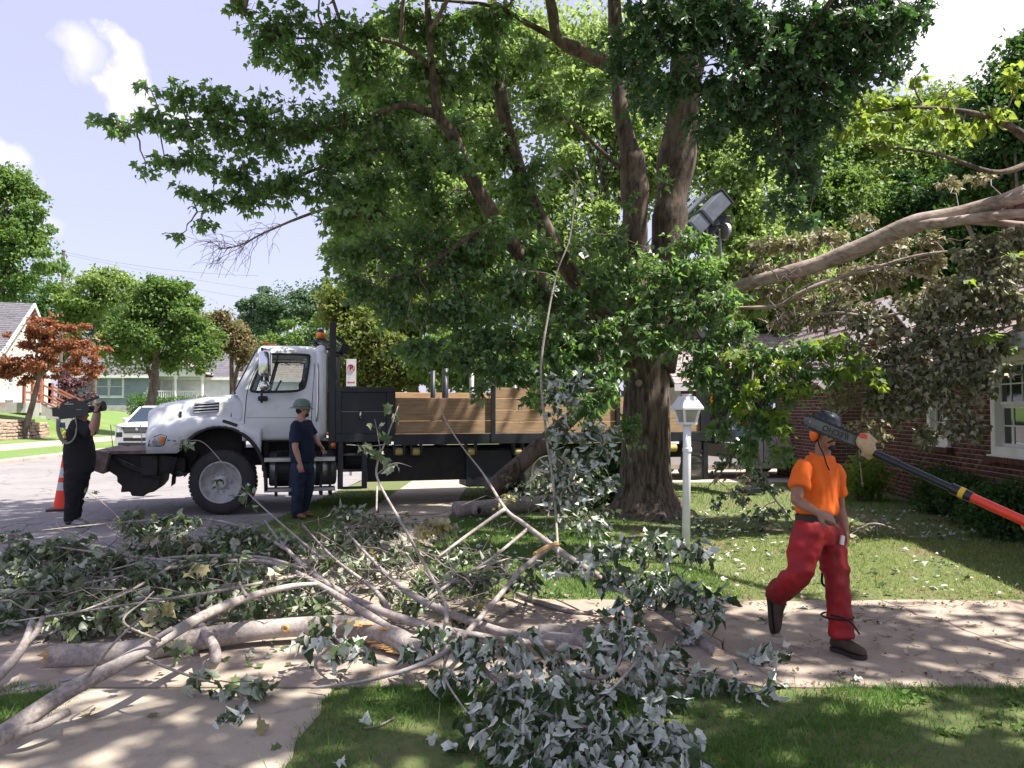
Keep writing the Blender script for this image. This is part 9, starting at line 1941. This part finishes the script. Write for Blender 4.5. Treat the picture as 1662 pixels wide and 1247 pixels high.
# ================================================================== GROUND COVER
def pt_noise(x, y, s=.9, o=0.0): return noise.noise(Vector((x * s + o, y * s, 0)))
def grass(label, x0, x1, y0, y1, n, h, w, m, mask, dry=0.0, nm='grass'):
    xs = RG.uniform(x0, x1, n); ys = RG.uniform(y0, y1, n)
    keep = np.array([mask(x, y) > RG.random() for x, y in zip(xs, ys)]); xs, ys = xs[keep], ys[keep]; k = len(xs)
    a = RG.uniform(0, 2 * PI, k); hh = h * RG.uniform(.3, 1.25, k) * (1 + (RG.random(k) > .985) * RG.uniform(.5, 1.6, k)); ww = w * RG.uniform(.6, 1.3, k)
    dx, dy = np.cos(a) * ww, np.sin(a) * ww; lx, ly = RG.normal(0, .45, k) * hh, RG.normal(0, .45, k) * hh; z0 = np.full(k, .005)
    V = np.stack([np.stack([xs - dx, ys - dy, z0], 1), np.stack([xs + dx, ys + dy, z0], 1), np.stack([xs + dx * .8 + lx * .4, ys + dy * .8 + ly * .4, hh * .6], 1), np.stack([xs - dx * .8 + lx * .4, ys - dy * .8 + ly * .4, hh * .6], 1), np.stack([xs + lx, ys + ly, hh], 1)], 1)
    T = np.array([(0, 1, 2), (0, 2, 3), (3, 2, 4)]); TT = (T[None] + (np.arange(k) * 5)[:, None, None]).reshape(-1, 3)
    o = npmesh(nm, V.reshape(-1, 3), TT, M[m], None, np.repeat(RG.random(k), 5)); return tag(o, label, 'grass', kind='stuff')
WEED = []
def m_front(x, y):
    d = pt_noise(x, y, 1.1, 3); e = sstep(x, -1.05, -.75); dirt = math.exp(-((x + .35) / .55) ** 2 - ((y - 3.75) / .38) ** 2) + .6 * math.exp(-((x - 1.9) / .5) ** 2 - ((y - 3.7) / .25) ** 2); b = (.98 - .8 * sstep(d, -.02, .28)) * (1 - min(.93, dirt * 1.15))
    return b * (.3 + .7 * e) * (0 if y > 4.545 + .05 * pt_noise(x, y, 7) else 1)
grass('green lawn grass in the foreground below the driveway', -1.06, 4.6, 2.9, 4.6, 120000, .055, .0028, 'grass_blade', m_front)
grass('thin dry blades mixed into the foreground lawn', -1.06, 4.4, 2.9, 4.6, 5000, .05, .002, 'grass_dry', m_front)
grass('tuft of green grass at the left edge beside the torn limb', -3.5, -2.42, 3.3, 4.52, 12000, .06, .0024, 'grass_blade', lambda x, y: .9)
for k in range(34):
    wx, wy = RG.uniform(-.7, 3.6), RG.uniform(3.1, 4.4); ww_ = RG.uniform(.03, .08)
    WEED.append((wx, wy, ww_))
def m_mid(x, y):
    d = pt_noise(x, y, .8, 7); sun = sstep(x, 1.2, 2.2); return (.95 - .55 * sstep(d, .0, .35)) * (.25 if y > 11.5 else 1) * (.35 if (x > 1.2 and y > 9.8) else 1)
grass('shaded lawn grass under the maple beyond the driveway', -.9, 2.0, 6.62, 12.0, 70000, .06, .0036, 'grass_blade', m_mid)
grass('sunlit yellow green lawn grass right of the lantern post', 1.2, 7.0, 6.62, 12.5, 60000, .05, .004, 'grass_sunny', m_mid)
grass('sunburnt blades scattered over the sunny lawn', 1.0, 7.0, 6.62, 12.5, 42000, .045, .0035, 'grass_dry', m_mid)
grass('verge grass under the side of the truck', -3.5, -2.35, 6.9, 15.5, 22000, .06, .0035, 'grass_far', lambda x, y: .8)
grass('rough grass beyond the truck between the wheels', -.9, 7.0, 12.0, 17.0, 22000, .07, .005, 'grass_far', lambda x, y: .6)
wp = np.concatenate([np.stack([RG.normal(x, w, 14), RG.normal(y, w, 14), RG.uniform(.02, .05, 14)], 1) for x, y, w in WEED]); nw = len(wp)
W, T, R = leaf_arrays(wp, RG.normal(0, 1, (nw, 3)) * np.array([1, 1, .3]), np.array([0, 0, 1.]) + RG.normal(0, .3, (nw, 3)), RG.uniform(.02, .05, nw), 'heart'); tag(npmesh('weeds', W, T, M['leaf_mid'], None, R), 'small broad leaved weeds scattered in the foreground grass', 'weeds', kind='stuff')
# litter: leaves, chips and twigs on the ground, too many to count
def litter(label, n, boxes, m, size, kind='mid', z=.045, flat=.35):
    ps = []
    for (x0, x1, y0, y1, w) in boxes: k = int(n * w); ps.append(np.stack([RG.uniform(x0, x1, k), RG.uniform(y0, y1, k), np.full(k, z) + RG.uniform(0, .012, k)], 1))
    p = np.concatenate(ps); k = len(p); nr = np.array([0, 0, 1.]) + RG.normal(0, flat, (k, 3)); nr[RG.random(k) < .5] *= -1
    W, T, R = leaf_arrays(p, RG.normal(0, 1, (k, 3)) * np.array([1, 1, .15]), nr, size * RG.uniform(.4, 1.2, k), kind); return tag(npmesh('leaf_litter', W, T, M[m], None, R), label, 'leaf litter', kind='stuff')
litter('pale torn leaves strewn over the lawn under the maple', 900, [(-1, 3.5, 8.5, 12, .4), (2, 6.5, 9.5, 12.5, .45), (1, 5, 6.7, 9, .15)], 'leaf_silver', .075)
litter('brown and yellow leaf scraps over the driveway and lawn edge', 500, [(.5, 6, 4.6, 6.6, .35), (-2.5, 1, 4.6, 9, .35), (1, 6, 6.5, 8, .3)], 'leaf_dry', .045)
litter('brown leaf dust gathered along the edges of the driveway', 900, [(1.0, 6.5, 6.3, 6.75, .55), (.8, 6.5, 4.5, 4.75, .25), (2, 6.5, 5, 6.4, .2)], 'leaf_litter', .028)
litter('green leaf scraps crushed on the footpath beneath the pile', 1100, [(-2.6, -.7, 7, 11.5, .5), (-6, -2.4, 5.5, 9, .3), (-2.6, .8, 4.8, 7, .2)], 'leaf_pile', .07)
# individual leaves that lie apart on the concrete
fl_at = ((1255, 1060, 'leaf_silver'), (590, 1170, 'leaf_silver'), (1366, 1090, 'leaf_silver'), (1430, 1010, 'leaf_silver'), (1310, 985, 'leaf_silver'), (500, 1080, 'leaf_silver'), (700, 1190, 'leaf_silver'), (735, 1205, 'leaf_silver'), (410, 1080, 'leaf_pile'), (365, 1068, 'leaf_pile'), (1245, 1005, 'leaf_silver'), (1520, 1005, 'leaf_dry'), (1385, 1100, 'leaf_silver'), (545, 1240, 'leaf_silver'), (445, 1210, 'leaf_pile'), (430, 1190, 'leaf_dry'), (1215, 1035, 'leaf_silver'), (1270, 1110, 'leaf_silver'), (255, 1160, 'leaf_dry'), (145, 1160, 'leaf_dry'))
SOLO = {(1255, 1060): 'pale torn leaf on the driveway left of the pale sprig', (590, 1170): 'pale leaf on the front lawn beside the thin curved stick', (1310, 985): 'pale leaf near the lifted boot of the walking man', (545, 1240): 'pale leaf on the lawn at the very bottom of the picture', (255, 1160): 'yellowish leaf on the near concrete under the slender branch', (1385, 1100): 'pale leaf on the driveway close below the front boot'}
for i, (x, y, m) in enumerate(fl_at):
    p = G(x, y, .045 if y < 1115 or x < 480 else .06); me = leaf_protos('near', m)[i % 8]; o = bpy.data.objects.new('fallen_leaf', me); COL.objects.link(o)
    s = RG.uniform(.05, .085); W = Matrix.Translation(p) @ Matrix.Rotation(RG.uniform(0, 6.28), 4, 'Z') @ Matrix.Rotation(PI if m == 'leaf_silver' else 0, 4, 'X') @ Matrix.Scale(s, 4); place(o, W, None)
    tag(o, 'single torn leaf lying apart on the concrete or front lawn', 'leaf', 'loose leaves lying apart')
    if (x, y) in SOLO: o['label'] = SOLO[(x, y)]; del o['group']
sg2 = []
for k in range(260):
    x, y = (RG.uniform(.6, 5.2), RG.uniform(4.6, 6.5)) if k < 170 else (RG.uniform(-2.4, 3.5), RG.uniform(6.7, 11)); a = RG.uniform(0, PI); L = RG.uniform(.02, .16) * (1 if k % 9 else 2.2)
    p = np.array([x, y, .044]); sg2.append((curve(p, p + np.array([math.cos(a) * L, math.sin(a) * L * .7, .006]), 4, 0, .06), np.linspace(.0035, .0015, 4)))
TV, TT = tri_tubes(sg2); tag(npmesh('twig_litter', TV, TT, M['twig'], None), 'broken brown twigs strewn over the driveway and lawn', 'twigs', kind='stuff')
tag(obj('cigarette_end', MB().cyl(G(452, 1096, .045), G(460, 1097, .045), .006, n=10), M['sign_white']), 'small white stub lying on the concrete beside the lawn corner', 'litter')
tag(obj('paint_mark', MB().add([G(20, 1118, .0382), G(60, 1108, .0382), G(62, 1112, .0382), G(24, 1122, .0382)], [(0, 1, 2, 3)]).add([G(95, 1104, .0382), G(125, 1098, .0382), G(126, 1101, .0382), G(97, 1107, .0382)], [(0, 1, 2, 3)]), M['blue_paint']), 'faint blue utility paint dashes on the concrete at the left edge', 'paint mark')
